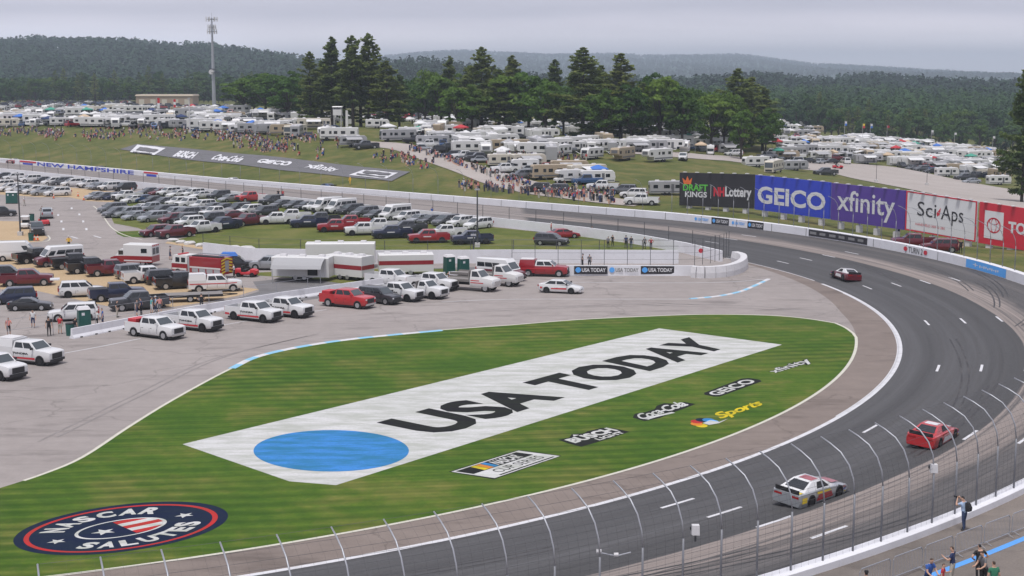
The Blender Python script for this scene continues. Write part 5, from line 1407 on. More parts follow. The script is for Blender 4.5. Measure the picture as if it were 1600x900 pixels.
# portable toilets
def potty(label, px, py, head=0):
    r = special('portable_toilet', label, 'portable toilet', px, py, head, 'green portable toilets')
    mb = MB(); mb.loft([[(-.58, -.6, .12), (.58, -.6, .12), (.58, .6, .12), (-.58, .6, .12)], [(-.54, -.56, 2.05), (.54, -.56, 2.05), (.54, .56, 2.05), (-.54, .56, 2.05)]]); mb.build('cabin', 'potty_green', r)
    mb = MB(); mb.loft([[(-.6, -.62, 2.05), (.6, -.62, 2.05), (.6, .62, 2.05), (-.6, .62, 2.05)], [(-.45, -.45, 2.3), (.45, -.45, 2.3), (.45, .45, 2.3), (-.45, .45, 2.3)]]); mb.build('roof', 'pad_white', r)
    mb = MB(); mb.box((0, -.60, 1.05), (.72, .05, 1.75)); mb.build('door', 'potty_green', r)
    mb = MB(); mb.box((-.15, -.635, 1.65), (.28, .02, .26)); mb.build('door_sign', 'sign_white', r)
    mb = MB(); mb.box((.6, 0, 1.7), (.02, .6, .3)); mb.build('vent', 'sign_white', r)
    mb = MB(); mb.box((0, 0, .06), (1.2, 1.25, .12)); mb.build('skid', 'black', r)
potty('green portable toilet with white roof beside the white SUV', 132, 516, 25)
potty('green portable toilet, left of the pair behind the tow trucks', 702, 427, 25)
potty('green portable toilet, right of the pair behind the tow trucks', 724, 430, 25)
potty('green portable toilet, left of two behind the far left cart', 15, 318, 10); potty('green portable toilet, right of two behind the far left cart', 23, 318, 10)
# carts, cones, bins
def cart(label, px, py, head, body='stripe_red', roof=None):
    r = special('utility_cart', label, 'cart', px, py, head)
    mb = MB(); mb.loft([rring(x, w, zb, zt, .05) for x, w, zb, zt in [(1.35, .45, .35, .75), (1.1, .62, .28, .9), (.6, .66, .28, .95), (.55, .66, .28, .6), (-.5, .66, .28, .6), (-.55, .66, .28, .95), (-1.35, .62, .3, .95)]]); mb.build('body', body, r)
    mb = MB(); mb.box((-.25, 0, .75), (.55, 1.1, .25)); mb.box((-.5, 0, 1.05), (.14, 1.1, .5)); mb.build('seat', 'black', r)
    mb = MB(); mb.tube([(.3, .3, .9), (.15, .3, 1.15)], .04, 5); mb.cyl((.13, .3, 1.17), .18, .03, 'z', 10); mb.build('steering_wheel', 'black', r)
    if roof:
        for x in (.75, -.8):
            for y in (-.58, .58): mb = MB(); mb.tube([(x, y, .85), (x * .85, y, 1.9)], .03, 5); mb.build('roof_post', 'black', r)
        mb = MB(); mb.box((-.02, 0, 1.94), (1.8, 1.3, .08), 0, (.92, .9)); mb.build('roof', roof, r)
    wheels_on(r, (.85, -.85), .7, .28, .22, True)
cart('small red utility cart beside the man in white by the fire engine', 386, 432, -10)
cart('small red cart on the service road near the left edge', 69, 352, -60)
cart('red cart behind the camp road at the right', 1309, 263, 0)
o = bpy.data.objects['utility_cart.002'] if 'utility_cart.002' in bpy.data.objects else None
if o: o.location = TG(1309, 264)
cart('white cart with a white roof left of the service road', 40, 357, -80, 'rv_white', 'canopy_white')
put('pickup', 'dark grey', 58, 366, -70, 'dark grey pickup facing the camera on the dirt corner at left')
put('suv', 'silver', 73, 340, 110, 'silver SUV parked by the kerb left of the service road')
put('bigsuv', 'black', 3, 338, 20, 'black truck at the left edge beneath the dark pole')
def cone(label, px, py):
    r = special('traffic_cone', label, 'cone', px, py, 0, 'orange traffic cones')
    mb = MB(); mb.cyl((0, 0, .45), .17, .82, 'z', 10, 0, .04); mb.build('cone_body', 'cone_orange', r)
    mb = MB(); mb.cyl((0, 0, .55), .135, .16, 'z', 10, 0, .105); mb.build('reflective_band', 'sign_white', r)
    mb = MB(); mb.box((0, 0, .03), (.45, .45, .06)); mb.build('base', 'black', r)
cone('orange traffic cone right of the far left lot front row', 122, 307); cone('orange cone at the corner of the main lot', 131, 313)
cone('orange cone in front of the white minivans', 84, 310); cone('orange cone beside the black SUV near the backstretch wall', 206, 300)
cone('orange cone, left of two beside the green bin', 54, 376); cone('orange cone, right of two beside the green bin', 59, 376)
def bin_(label, px, py):
    r = special('waste_bin', label, 'bin', px, py, 0, 'green waste bins')
    mb = MB(); mb.cyl((0, 0, .55), .38, 1.1, 'z', 12, 0, .42); mb.build('drum', 'potty_green', r); mb = MB(); mb.cyl((0, 0, 1.13), .43, .06, 'z', 12); mb.build('rim', 'black', r)
bin_('dark green drum bin beside the orange cones at left', 49, 376); bin_('green drum bin on the service road shoulder', 50, 345); bin_('green drum bin among the people by the portable toilet', 110, 524)
# rocks along the verge
for i, (x, y) in enumerate([(270, 377), (283, 380), (297, 382), (312, 385), (330, 386), (348, 388), (366, 390), (385, 392)]):
    p = G(x, y); mb = MB(); n = 9; s = random.uniform(.5, .8); rings = []
    for zz, k in ((0, 1), (.45, 1.05), (.85, .62)): rings.append([(s * 1.5 * k * math.cos(2 * math.pi * j / n) * random.uniform(.85, 1.15), s * k * math.sin(2 * math.pi * j / n) * random.uniform(.85, 1.15), zz * s) for j in range(n)])
    o = mb.loft(rings).build('boulder', 'concrete'); o.location = p; o.rotation_euler = (0, 0, random.uniform(0, 3)); tag(o, f'grey boulder on the verge of the grass lot, {ordn(i + 1)} from left', 'rock', 'boulders along the verge')

# ---- poles
def light_pole(label, p, h, r=.14, arms=1, mast='steel_dark'):
    t_ = thing('light_pole', label, 'pole', p); mb = MB(); mb.tube([(0, 0, 0), (0, 0, h)], [r, r * .6], 8); mb.build('mast', mast, t_)
    for k in range(arms):
        mb = MB(); mb.box((0, -.2, h - .2 - k * 1.3), (.7, .25, .22)); mb.build('lamp_head', 'steel', t_)
    mb = MB(); mb.box((0, 0, .3), (.7, .7, .6)); mb.build('footing', 'concrete', t_)
light_pole('dark lamp pole standing on the grass lot right of centre', G(746, 386), 8.3)
light_pole('dark lamp pole at the left beside the service road', G(32, 368), 9.5)
light_pole('thin pole with loudspeaker behind the pit wall fence', G(740, 402), 3.2, .12)
light_pole('white pole among the spectators on the hillside', TG(297, 207), 9.5, .2, 1, 'pad_white')
light_pole('thin lamp post on the far side of the camp road', TG(1369, 285), 6, .06, 1); light_pole('thin lamp post beside the far road right of centre', TG(1448, 290), 6, .06, 1)

# ---- race cars
def race_car(label, q, r_, body, accent, tailc=None, panel=None, head_off=0.0):
    panel = panel or accent; tailc = tailc or body
    z = TP(q, r_).z; p = TP(q, r_); d = (TP(q + .5, r_) - TP(q - .5, r_)).normalized(); a = math.atan2(d.y, d.x) + head_off
    t_ = thing('race_car', label, 'race car', p + Vector((0, 0, .015)), a, 'stock cars racing round the turn')
    roll = math.atan(bank(q) / ROUT) if q < 60 else 0.0
    t_.rotation_euler = (roll, 0, a)
    st = [(2.5, .62, .12, .42), (2.42, .88, .10, .56), (2.0, .97, .10, .68), (1.2, .98, .10, .80), (.3, .96, .10, .86), (-1.0, .97, .10, .90), (-1.9, .98, .12, .92), (-2.35, .95, .14, .92), (-2.45, .88, .2, .86)]
    mb = MB(); mb.loft([rring(*s) for s in st])
    for x in (1.4, -1.38):
        for s in (-1, 1): mb.cyl((x, s * .885, .36), .40, .20, 'y', 16, 1)
    mb.build('body', [body, 'black'], t_, smooth='auto')
    base = [(1.05, -.84, .80), (1.05, .84, .80), (-2.0, .82, .90), (-2.0, -.82, .90)]; top = [(.15, -.60, 1.28), (.15, .60, 1.28), (-.95, .60, 1.30), (-.95, -.60, 1.30)]
    mb = MB(); mb.loft([base, top]); mb.build('roof', accent, t_, smooth='auto')
    qf = [base[0], base[1], top[1], top[0]]; qb = [base[2], base[3], top[3], top[2]]; ql = [base[3], base[0], top[0], top[3]]; qr = [base[1], base[2], top[2], top[1]]
    mb = MB(); mb.face(quad_in(qf, .06, .94, .1, .92, .012)); mb.build('windscreen', 'glass', t_)
    mb = MB(); mb.face(quad_in(qb, .1, .9, .25, .92, .012)); mb.build('rear_window', 'glass', t_)
    mb = MB(); mb.face(quad_in(ql, .42, .86, .16, .88, .012)); mb.build('window_net', 'black', t_); mb = MB(); mb.face(quad_in(qr, .14, .58, .16, .88, .012)); mb.build('window_net', 'black', t_)
    mb = MB(); mb.box((-2.4, 0, 1.02), (.05, 1.55, .22)); mb.build('spoiler', 'black' if accent != 'black' else body, t_)
    mb = MB(); mb.box((2.42, 0, .12), (.35, 1.85, .05)); mb.build('splitter', 'black', t_)
    for s in (-1, 1):
        mb = MB(); mb.face([(-.9, s * .985, .30), (.75, s * .985, .30), (.55, s * .985, .64), (-.7, s * .985, .64)]); mb.build('door_panel', panel, t_)
        mb = MB(); mb.face([(-2.3, s * .975, .40), (-1.85, s * .992, .40), (-1.85, s * .992, .72), (-2.3, s * .96, .72)]); mb.face([(-.85, s * .987, .68), (.5, s * .985, .68), (.4, s * .98, .78), (-.85, s * .98, .82)]); mb.build('tail_panel', tailc, t_)
        for k_ in range(5): mb = MB(); x_ = 1.85 + .09 * (k_ % 2) - k_ * .02; z_ = .30 + .07 * k_; mb.face([(x_, s * .99, z_), (x_ + .22, s * .98, z_), (x_ + .22, s * .98, z_ + .05), (x_, s * .99, z_ + .05)]); mb.build('sponsor_patch', ['yellow', 'sign_white', 'sign_blue', 'sign_black', 'sign_red'][k_], t_)
        mb = MB(); mb.box((2.40, s * .55, .50), (.06, .34, .12)); mb.build('headlight', 'lamp', t_)
        mb = MB(); mb.box((-2.44, s * .55, .72), (.04, .5, .12)); mb.build('taillight', 'tail', t_)
    mb = MB(); mb.face([(1.25, -.5, .815), (2.1, -.45, .70), (2.1, .45, .70), (1.25, .5, .815)]); mb.v = [(x, y, z_ + .012) for x, y, z_ in mb.v]; mb.build('hood_panel', panel, t_); mb = MB(); mb.face([(-2.3, -.8, .935), (-2.05, -.8, .935), (-2.05, .8, .935), (-2.3, .8, .935)]); mb.build('deck_panel', tailc, t_); mb = MB(); mb.face([(-.75, -.42, 1.305), (-.05, -.42, 1.295), (-.05, .42, 1.295), (-.75, .42, 1.305)]); mb.build('roof_panel', panel, t_)
    wheels_on(t_, (1.4, -1.38), .98, .34, .28, True)
a, b = QPX(1457, 688, .7); race_car('bright red stock car nearest the right edge of the track', a, b, PAINT['bright red'], PAINT['bright red'], PAINT['red'], PAINT['white'])
a, b = QPX(1266, 772, .9); race_car('white and red stock car on the near part of the turn', a, b, PAINT['silver'], PAINT['white'], MATS['yellow'], PAINT['red'])
a, b = QPX(1321, 433, .5); race_car('white and dark red stock car far round the turn', a, b, PAINT['maroon'], PAINT['white'])
a, b = QPX(362, 287, .4); race_car('bright green stock car on the backstretch', a, b, PAINT['bright green'], PAINT['white'])
a, b = QPX(510, 298, .5); race_car('white and blue stock car on the backstretch', a, b, PAINT['white'], PAINT['blue'])
a, b = QPX(154, 268, .35); race_car('brown stock car passing the blue wall lettering', a, b, PAINT['tan'], PAINT['dark grey'])
a, b = QPX(21, 256, .3); race_car('red stock car at the far left of the backstretch', a, b, PAINT['red'], PAINT['beige'])

for i, pts in enumerate([[(60, 690), (200, 622), (330, 562), (480, 525)], [(560, 500), (700, 490), (850, 482), (1000, 478), (1150, 474)], [(640, 519), (700, 514), (760, 508)], [(900, 433), (940, 437), (985, 438)], [(930, 470), (1050, 478), (1180, 482), (1280, 492)]]):
    mb = MB(); P0 = smooth_line(pix(pts), 8); ribbon([p + Vector((0, 0, .006)) for p in P0], .20, mb=mb); ribbon([p + Vector((.9, 1.2, .006)) for p in P0], .20, mb=mb)
    tag(mb.build('tyre_track', 'pit_rubber'), f'faint grey pair of tyre tracks on pit road, {ordn(i + 1)} of the visible pairs', 'skid mark', 'tyre tracks on pit road')
# ================================================================== campground: recreational vehicles
MATS['rv_body'] = mat('rv_body', (.6, .6, .6), .4); 
RVP = {'white': MATS['rv_white'], 'cream': MATS['rv_cream'], 'grey': MATS['rv_grey'], 'tan': MATS['rv_tan']}
def extr(mb, prof, w, m=0):
    """side profile (x, z) extruded to half width w with slightly rounded roof edge"""
    n = len(prof); cx = sum(p[0] for p in prof) / n; cz = sum(p[1] for p in prof) / n
    ins = [(cx + (x - cx) * .985, cz + (z - cz) * .96) for x, z in prof]
    mb.loft([[(x, -w, z) for x, z in ins], [(x, -w + .1, z) for x, z in prof], [(x, w - .1, z) for x, z in prof], [(x, w, z) for x, z in ins]], m)
def rv(kind, awning=False):
    r = thing({'trailer': 'travel_trailer', 'fifth': 'fifth_wheel_trailer', 'coach': 'motorhome', 'cclass': 'camper_van'}[kind], '', 'camper', link=False); TEMPLATES.append(r)
    def B(mb, n_, m): return mb.build(n_, m, r, link=False)
    def side(n_, m, x0, x1, z0, z1, w, s):
        mb = MB(); sidequad(mb, x0, x1, z0, z1, s * (w + .012)); B(mb, n_, m)
    if kind == 'trailer':
        W = 1.22; mb = MB(); extr(mb, [(-3.9, .5), (-3.95, 2.9), (-3.7, 3.1), (3.3, 3.1), (3.75, 2.6), (3.9, 1.6), (3.7, .5)], W); B(mb, 'shell', 'rv_body')
        for s in (-1, 1):
            side('stripe', 'rv_stripe', -3.85, 3.6, .75, 1.0, W, s)
            for x0, x1 in ((-3.2, -2.2), (-.9, .4), (1.6, 2.6)): side('window', 'glass', x0, x1, 1.6, 2.35, W, s)
        side('door', 'rv_stripe', .7, 1.35, .65, 2.5, W, -1)
        mb = MB(); mb.face([(3.88, -.8, 1.75), (3.88, .8, 1.75), (3.74, .8, 2.55), (3.74, -.8, 2.55)]); mb.v = [(x + .05, y, z) for x, y, z in mb.v]; B(mb, 'front_window', 'glass')
        mb = MB(); mb.face([(-3.97, -.7, 1.6), (-3.97, .7, 1.6), (-3.985, .7, 2.3), (-3.985, -.7, 2.3)]); B(mb, 'rear_window', 'glass')
        mb = MB(); mb.tube([(3.6, -.8, .55), (5.0, 0, .5), (3.6, .8, .55)], .07, 5); B(mb, 'hitch', 'trim'); wx, rr = (-.7, .25), .36
        xs = (-2.2, 1.4); zt = 3.1
    elif kind == 'fifth':
        W = 1.25; mb = MB(); extr(mb, [(-5.0, .6), (-5.05, 3.35), (-4.8, 3.55), (4.6, 3.55), (5.0, 3.1), (5.1, 2.0), (4.8, 1.55), (2.9, 1.5), (2.7, .6)], W); B(mb, 'shell', 'rv_body')
        for s in (-1, 1):
            side('stripe', 'rv_stripe', -4.9, 2.6, .9, 1.25, W, s)
            for x0, x1 in ((-4.2, -3.0), (-1.6, -.4), (.3, 1.0), (3.3, 4.3)): side('window', 'glass', x0, x1, 2.0, 2.75, W, s)
        side('door', 'rv_stripe', 1.3, 2.0, .8, 2.8, W, -1)
        mb = MB(); mb.box((-2.6, -1.4, 2.1), (3.0, .5, 1.9)); B(mb, 'slide_out', 'rv_body')
        mb = MB(); mb.face([(5.1, -.9, 2.2), (5.1, .9, 2.2), (5.06, .9, 3.0), (5.06, -.9, 3.0)]); mb.v = [(x + .04, y, z) for x, y, z in mb.v]; B(mb, 'front_cap', 'rv_stripe')
        wx, rr = (-1.6, -.6), .40; xs = (-3.2, 2.0); zt = 3.55
    elif kind == 'coach':
        W = 1.27; mb = MB(); extr(mb, [(-5.2, .5), (-5.25, 3.3), (-5.0, 3.5), (4.9, 3.5), (5.15, 3.2), (5.3, 1.5), (5.25, .5)], W); B(mb, 'shell', 'rv_body')
        for s in (-1, 1):
            side('stripe', 'rv_stripe', -5.1, 4.9, .8, 1.15, W, s)
            for x0, x1 in ((-4.4, -3.2), (-1.8, -.6), (.4, 1.4), (2.0, 2.7), (3.9, 4.9)): side('window', 'glass', x0, x1, 1.8, 2.6, W, s)
        side('door', 'rv_stripe', 2.9, 3.6, .6, 2.7, W, -1)
        mb = MB(); mb.face([(5.29, -1.1, 1.65), (5.29, 1.1, 1.65), (5.19, 1.1, 3.0), (5.19, -1.1, 3.0)]); mb.v = [(x + .03, y, z) for x, y, z in mb.v]; B(mb, 'windscreen', 'windscreen')
        mb = MB(); mb.face([(5.3, -.9, .7), (5.3, .9, .7), (5.32, .9, 1.2), (5.32, -.9, 1.2)]); B(mb, 'grille', 'trim')
        wx, rr = (3.4, -2.6), .48; xs = (-3.0, 1.5); zt = 3.5
    else:
        W = 1.15; mb = MB(); extr(mb, [(-3.6, .5), (-3.65, 2.8), (-3.4, 3.0), (2.3, 3.0), (2.9, 2.8), (3.0, 2.15), (1.6, 1.95), (1.6, .5)], W); B(mb, 'shell', 'rv_body')
        mb = MB(); mb.loft([rring(x, w, zb, zt_) for x, w, zb, zt_ in [(1.62, 1.0, .45, 1.3), (2.4, 1.0, .45, 1.25), (3.2, .95, .45, 1.1), (3.4, .8, .5, .95)]]); B(mb, 'cab', 'rv_body')
        mb = MB(); mb.face([(2.6, -.85, 1.26), (2.6, .85, 1.26), (2.05, .8, 2.0), (2.05, -.8, 2.0)]); B(mb, 'windscreen', 'windscreen')
        for s in (-1, 1):
            side('stripe', 'rv_stripe', -3.5, 1.5, .85, 1.1, W, s)
            for x0, x1 in ((-3.0, -2.1), (-.6, .5)): side('window', 'glass', x0, x1, 1.6, 2.2, W, s)
            mb = MB(); mb.face([(1.65, s * .96, 1.3), (2.4, s * .96, 1.28), (2.0, s * .9, 1.92), (1.65, s * .9, 1.92)]); B(mb, 'cab_window', 'glass')
        wx, rr = (2.5, -1.9), .37; xs = (-2.0, .8); zt = 3.0
    for x in xs: mb = MB(); mb.box((x, 0, zt + .13), (.95, .75, .28), 0, (.8, .8)); B(mb, 'air_conditioner', 'pad_white')
    if awning:
        mb = MB(); mb.loft([[(-2.3, -W, zt - .35), (2.2, -W, zt - .35)], [(-2.3, -W - 2.6, zt - .85), (2.2, -W - 2.6, zt - .85)], [(-2.3, -W - 2.65, zt - 1.0), (2.2, -W - 2.65, zt - 1.0)]], 0, False, False); B(mb, 'awning', 'canopy_white' if kind != 'trailer' else 'canopy_grey')
        for x in (-2.25, 2.15): mb = MB(); mb.tube([(x, -W - 2.6, zt - .95), (x, -W - .1, 1.0)], .035, 4); B(mb, 'awning_arm', 'galv')
    add_wheels(r, wx, W, rr, .26, detail=False)
    KIDS.clear(); return r
RT = {'t': rv('trailer'), 'T': rv('trailer', True), 'f': rv('fifth'), 'F': rv('fifth', True), 'm': rv('coach'), 'M': rv('coach', True), 'c': rv('cclass'), 'C': rv('cclass', True)}
RN = {'t': 'travel trailer', 'T': 'travel trailer with awning', 'f': 'fifth-wheel trailer', 'F': 'fifth-wheel trailer with awning', 'm': 'motorhome', 'M': 'motorhome with awning', 'c': 'camper van', 'C': 'camper van with awning'}
RC = {'t': 'camper', 'f': 'camper', 'm': 'motorhome', 'c': 'camper'}
CL = {'w': 'white', 'c': 'cream', 'g': 'grey', 't': 'tan'}
GC = 'campers in the campground'
def put_rv(kc, px, py, head, label, s=None):
    p = TG(px, py); return place(RT[kc[0]], label, RC[kc[0].lower()], p - Vector((0, 0, .05)), R_(head), GC, {'rv_body': RVP[CL[kc[1]]]}, s)
def put_t(kind, colour, px, py, head, label, group='cars in the campground'):
    p = TG(px, py)
    o = put(kind, colour, px, 400, head, label, group); o.location = p; return o
# prominent ones, placed singly
for kc, x, y, h, l in [
  ('mc', 462, 213, 250, 'cream motorhome facing the hillside crowd left of the dark pickup'), ('Tg', 552, 229, 15, 'grey trailer with awning at the end of the camp road'),
  ('tw', 590, 201, 8, 'long white trailer beneath the pines beside the white lookout'), ('Mg', 622, 221, 200, 'grey motorhome at the bend of the camp road'),
  ('Fw', 738, 233, 20, 'white fifth-wheel with awning above the dark pickup by the road'), ('Mt', 797, 238, 10, 'tan motorhome under its awning uphill of the beige trailer'),
  ('tc', 787, 260, 12, 'beige rounded trailer behind the white pickup on the camp road'), ('fw', 765, 222, 25, 'white fifth-wheel with tall nose below the pines'),
  ('cw', 818, 268, 190, 'white camper with raised front beside the tan motorhome'), ('mt', 864, 280, 195, 'tan motorhome on the roadside next to the white camper'),
  ('mg', 842, 232, 240, 'dark-fronted motorhome facing down the grass slope'), ('Tw', 877, 244, 240, 'white trailer with awning, leftmost on the open grass'),
  ('mw', 893, 233, 215, 'large white motorhome behind the leftmost trailer on the grass'), ('Tw', 925, 249, 235, 'white trailer with awning and picnic people on the grass'),
  ('Ft', 973, 251, 240, 'tan-backed trailer with a dark open side on the grass'), ('fw', 1027, 253, 225, 'white fifth-wheel at the right end of the grass'),
  ('cw', 888, 286, 200, 'white camper van nose-out on the camp road'), ('tw', 934, 288, 8, 'white trailer parked along the lower camp road'),
  ('tg', 1042, 305, 5, 'silver-grey trailer tucked beside the black billboard'), ('fw', 1070, 239, 260, 'white fifth-wheel facing down beyond the far camp road'),
  ('cw', 1110, 242, 262, 'white camper truck facing forward beyond the camp road'), ('Tg', 1139, 240, 10, 'grey trailer with awning under the light green tree'),
  ('mc', 1209, 270, 245, 'cream motorhome facing the blue billboard'), ('tg', 1242, 267, 15, 'grey trailer behind the cream motorhome by the billboard'),
  ('Tw', 1180, 261, 200, 'white camper with awning left of the cream motorhome'), ('Tw', 1281, 250, 12, 'white trailer beside the maroon pickup on the far road'),
  ('Fg', 1356, 257, 10, 'grey fifth-wheel with long awning on the far road'), ('fw', 1408, 260, 12, 'white fifth-wheel right of the grey one with awning'),
  ('tw', 1479, 276, 10, 'small white trailer on the dirt at the right camp edge'), ('tw', 1560, 289, 12, 'white trailer nearest the big pine at the right edge'),
  ('mw', 1452, 258, 250, 'white motorhome facing forward in the right camp')]:
    put_rv(kc, x, y, h, l, .82)
for k, c, x, y, h, l in [
  ('pickup', 'dark grey', 572, 233, 200, 'dark grey pickup below the awning at the end of the camp road'), ('pickup', 'white', 671, 232, 190, 'white pickup alone on the upper camp road'),
  ('pickup', 'dark grey', 702, 237, 195, 'dark pickup beside the white fifth-wheel on the camp road'), ('pickup', 'white', 727, 250, 195, 'white pickup on the grass verge of the camp road'),
  ('pickup', 'black', 750, 253, 192, 'black pickup right behind the white one on the verge'), ('pickup', 'white', 790, 271, 192, 'white pickup below the beige trailer'),
  ('suv', 'grey', 816, 279, 195, 'grey SUV between the white camper and the road'), ('pickup', 'white', 942, 299, 170, 'white pickup on the lower road by the white trailer'),
  ('suv', 'grey', 974, 304, 170, 'grey SUV on the lower road near the silver trailer'), ('suv', 'white', 990, 310, 168, 'white SUV on the lower road above the crowd'),
  ('pickup', 'white', 1003, 321, 168, 'white pickup closest to the outer wall left of the billboards'), ('suv', 'white', 1067, 251, 260, 'white SUV alone on the far camp road'),
  ('suv', 'white', 1146, 244, 200, 'white SUV in front of the grey trailer under the tree'), ('pickup', 'maroon', 1303, 252, 10, 'maroon pickup beside the white trailer on the far road'),
  ('suv', 'grey', 1440, 268, 200, 'grey SUV at the edge of the right camp'), ('sedan', 'black', 1455, 271, 200, 'black car beside the grey SUV in the right camp'),
  ('sedan', 'silver', 1518, 287, 190, 'silver car in front on the dirt of the right camp'), ('pickup', 'dark grey', 1508, 282, 190, 'dark pickup behind the silver car in the right camp'),
  ('pickup', 'maroon', 1428, 388, 172, 'dark red pickup parked beneath the white billboard'), ('suv', 'maroon', 1468, 394, 172, 'dark red SUV beneath the right end of the white billboard'),
  ('suv', 'black', 840, 300, 172, 'black SUV, left one of the pair behind the wall crowd'), ('suv', 'dark grey', 868, 303, 172, 'dark SUV, right one of the pair behind the wall crowd'),
  ('pickup', 'dark grey', 1290, 274, 195, 'dark pickup with flatbed on the grass above the purple billboard')]:
    put_t(k, c, x, y, h, l)
# canopies
def canopy_tpl(col):
    r = thing('pop_up_canopy', '', 'canopy', link=False); TEMPLATES.append(r)
    mb = MB(); a, b = 1.5, .12
    mb.loft([[(-a, -a, 2.1), (a, -a, 2.1), (a, a, 2.1), (-a, a, 2.1)], [(-a, -a, 2.35), (a, -a, 2.35), (a, a, 2.35), (-a, a, 2.35)], [(-b, -b, 3.05), (b, -b, 3.05), (b, b, 3.05), (-b, b, 3.05)]], caps=False); mb.build('canopy_top', col, r, link=False)
    for x in (-1.45, 1.45):
        for y in (-1.45, 1.45): mb = MB(); mb.tube([(x, y, 0), (x, y, 2.2)], .035, 4); mb.build('leg', 'galv', r, link=False)
    return r
CT = {c: canopy_tpl('canopy_' + c) for c in ('white', 'blue', 'tan', 'grey', 'navy', 'green', 'red')}
for c, x, y, l in [('blue', 341, 203, 'blue canopy over spectators left of the light blue one'), ('blue', 395, 206, 'light blue canopy at the right end of the hilltop row'), ('tan', 472, 190, 'tan canopy between the hilltop trailers'), ('white', 658, 207, 'white canopy right of the grey motorhome'),
   ('green', 655, 216, 'green canopy behind the motorhome at the bend'), ('white', 785, 252, 'white peaked canopy over the beige trailer'), ('tan', 1095, 240, 'tan canopy beyond the far camp road'), ('white', 1002, 236, 'white peaked tent under the central pines'),
   ('blue', 527, 188, 'blue canopy at the foot of the white lookout'), ('blue', 552, 190, 'blue canopy right of the white lookout'), ('white', 640, 198, 'white canopy uphill of the bend in the camp road'), ('blue', 1413, 247, 'blue canopy in the middle of the right camp'), ('red', 640, 190, 'red-orange canopy behind the long white trailer'),
   ('navy', 1225, 206, 'dark blue canopy in the small far camp right of the trees'), ('white', 1245, 205, 'white canopy in the small far camp right of the trees')]:
    place(CT[c], l, 'canopy', TG(x, y), random.uniform(0, 1.5), 'pop-up canopies in the campground')
# rows that fill the camp
def simple_car(kind):
    r = MB(); S_ = {'car': (2.3, .9, .85, 1.42, (1.1, -1.8, .3, -1.0)), 'suv': (2.4, .94, 1.05, 1.75, (1.1, -2.3, .4, -2.0)), 'truck': (2.9, 1.0, 1.2, 1.9, (1.4, -.9, .8, -.7))}[kind]
    L, w, zb, zr, (a, b, c, d) = S_
    r.loft([rring(x, w * k, .3, zb * kk) for x, k, kk in ((L, .8, .8), (L - .3, 1, .93), (0, 1, 1), (-L + .2, 1, 1), (-L, .88, .9))], 0)
    base = [(a, -w * .92, zb - .04), (a, w * .92, zb - .04), (b, w * .92, zb - .04), (b, -w * .92, zb - .04)]; top = [(c, -w * .72, zr), (c, w * .72, zr), (d, w * .72, zr), (d, -w * .72, zr)]
    r.loft([base, top], 0)
    for q in ([base[0], base[1], top[1], top[0]], [base[2], base[3], top[3], top[2]], [base[3], base[0], top[0], top[3]], [base[1], base[2], top[2], top[1]]): r.face(quad_in(q, .08, .92, .12, .88, .015), 1)
    for x in (L * .6, -L * .6):
        for s in (-1, 1): r.cyl((x, s * (w - .1), .33), .34, .22, 'y', 8, 2)
    o = r.build('parked_car', ['paint', 'glass', 'tyre'], link=False); TEMPLATES.append(o); return o
SC = [simple_car('car'), simple_car('suv'), simple_car('truck')]; SCN = ['car', 'SUV', 'pickup']
CARCOL = ['white', 'silver', 'grey', 'dark grey', 'black', 'dark grey', 'navy', 'red', 'blue', 'black', 'white', 'grey']
def camp_row(desc, pts, step, kinds, jit=1.2, mixcars=0.15, heads=(0, 90, 180, 10, 200)):
    """fill a row given as a pixel polyline; step = pixels between neighbours"""
    P = [Vector((a, b)) for a, b in pts]; L = [0]
    for a, b in zip(P[:-1], P[1:]): L.append(L[-1] + (b - a).length)
    step *= .66; mixcars = mixcars * 1.2 + .10; n = int(L[-1] / step); k = 0
    for i in range(n):
        d = (i + .5) * step + random.uniform(-.15, .15) * step
        j = max(0, min(len(P) - 2, sum(1 for q in L[1:] if q < d))); t_ = (d - L[j]) / (L[j + 1] - L[j]); p = P[j].lerp(P[j + 1], t_)
        px, py = p.x, p.y + random.uniform(-jit, jit); k += 1
        u = random.random()
        if u < mixcars:
            q = random.randrange(3); c = random.choice(CARCOL); o = place(SC[q], f'{c} {SCN[q]}, {ordn(k)} from left in the {desc}', 'car', TG(px, py), R_(random.choice(heads) + random.uniform(-12, 12)), 'cars in the campground', {'paint': PAINT[c]})
        elif u < mixcars + .10:
            c = random.choice(['white', 'blue', 'blue', 'grey', 'navy', 'white', 'tan', 'green', 'red']); place(CT[c], f'{c} canopy, {ordn(k)} from left in the {desc}', 'canopy', TG(px, py), random.uniform(0, 1.5), 'pop-up canopies in the campground')
        else:
            kd = random.choice(kinds); cc = random.choice('wwwwwwwwggct'); put_rv(kd + cc, px, py, random.choice(heads) + random.uniform(-10, 10), f'{CL[cc]} {RN[kd]}, {ordn(k)} from left in the {desc}', random.uniform(.76, .98))
def car_row(desc, pts, step, jit=.5, heads=(45, 225)):
    (x0, y0), (x1, y1) = pts; n = int(abs(x1 - x0) / step)
    for i in range(n):
        u = (i + .5) / n; px, py = x0 + (x1 - x0) * u + random.uniform(-.3, .3) * step * .4, y0 + (y1 - y0) * u + random.uniform(-jit, jit)
        q = random.choice([0, 0, 1, 1, 2]); c = random.choice(CARCOL)
        place(SC[q], f'{c} {SCN[q]}, {ordn(i + 1)} from left in the {desc}', 'car', TG(px, py), R_(random.choice(heads) + random.uniform(-8, 8)), 'cars in the campground', {'paint': PAINT[c]})
HH = (5, 10, 185, 95, 275, 20)
camp_row('front hilltop camp row', [(-15, 199), (110, 198), (240, 200), (330, 203), (445, 208)], 31, 'tTfFmMtF', 1.2, .08, HH)
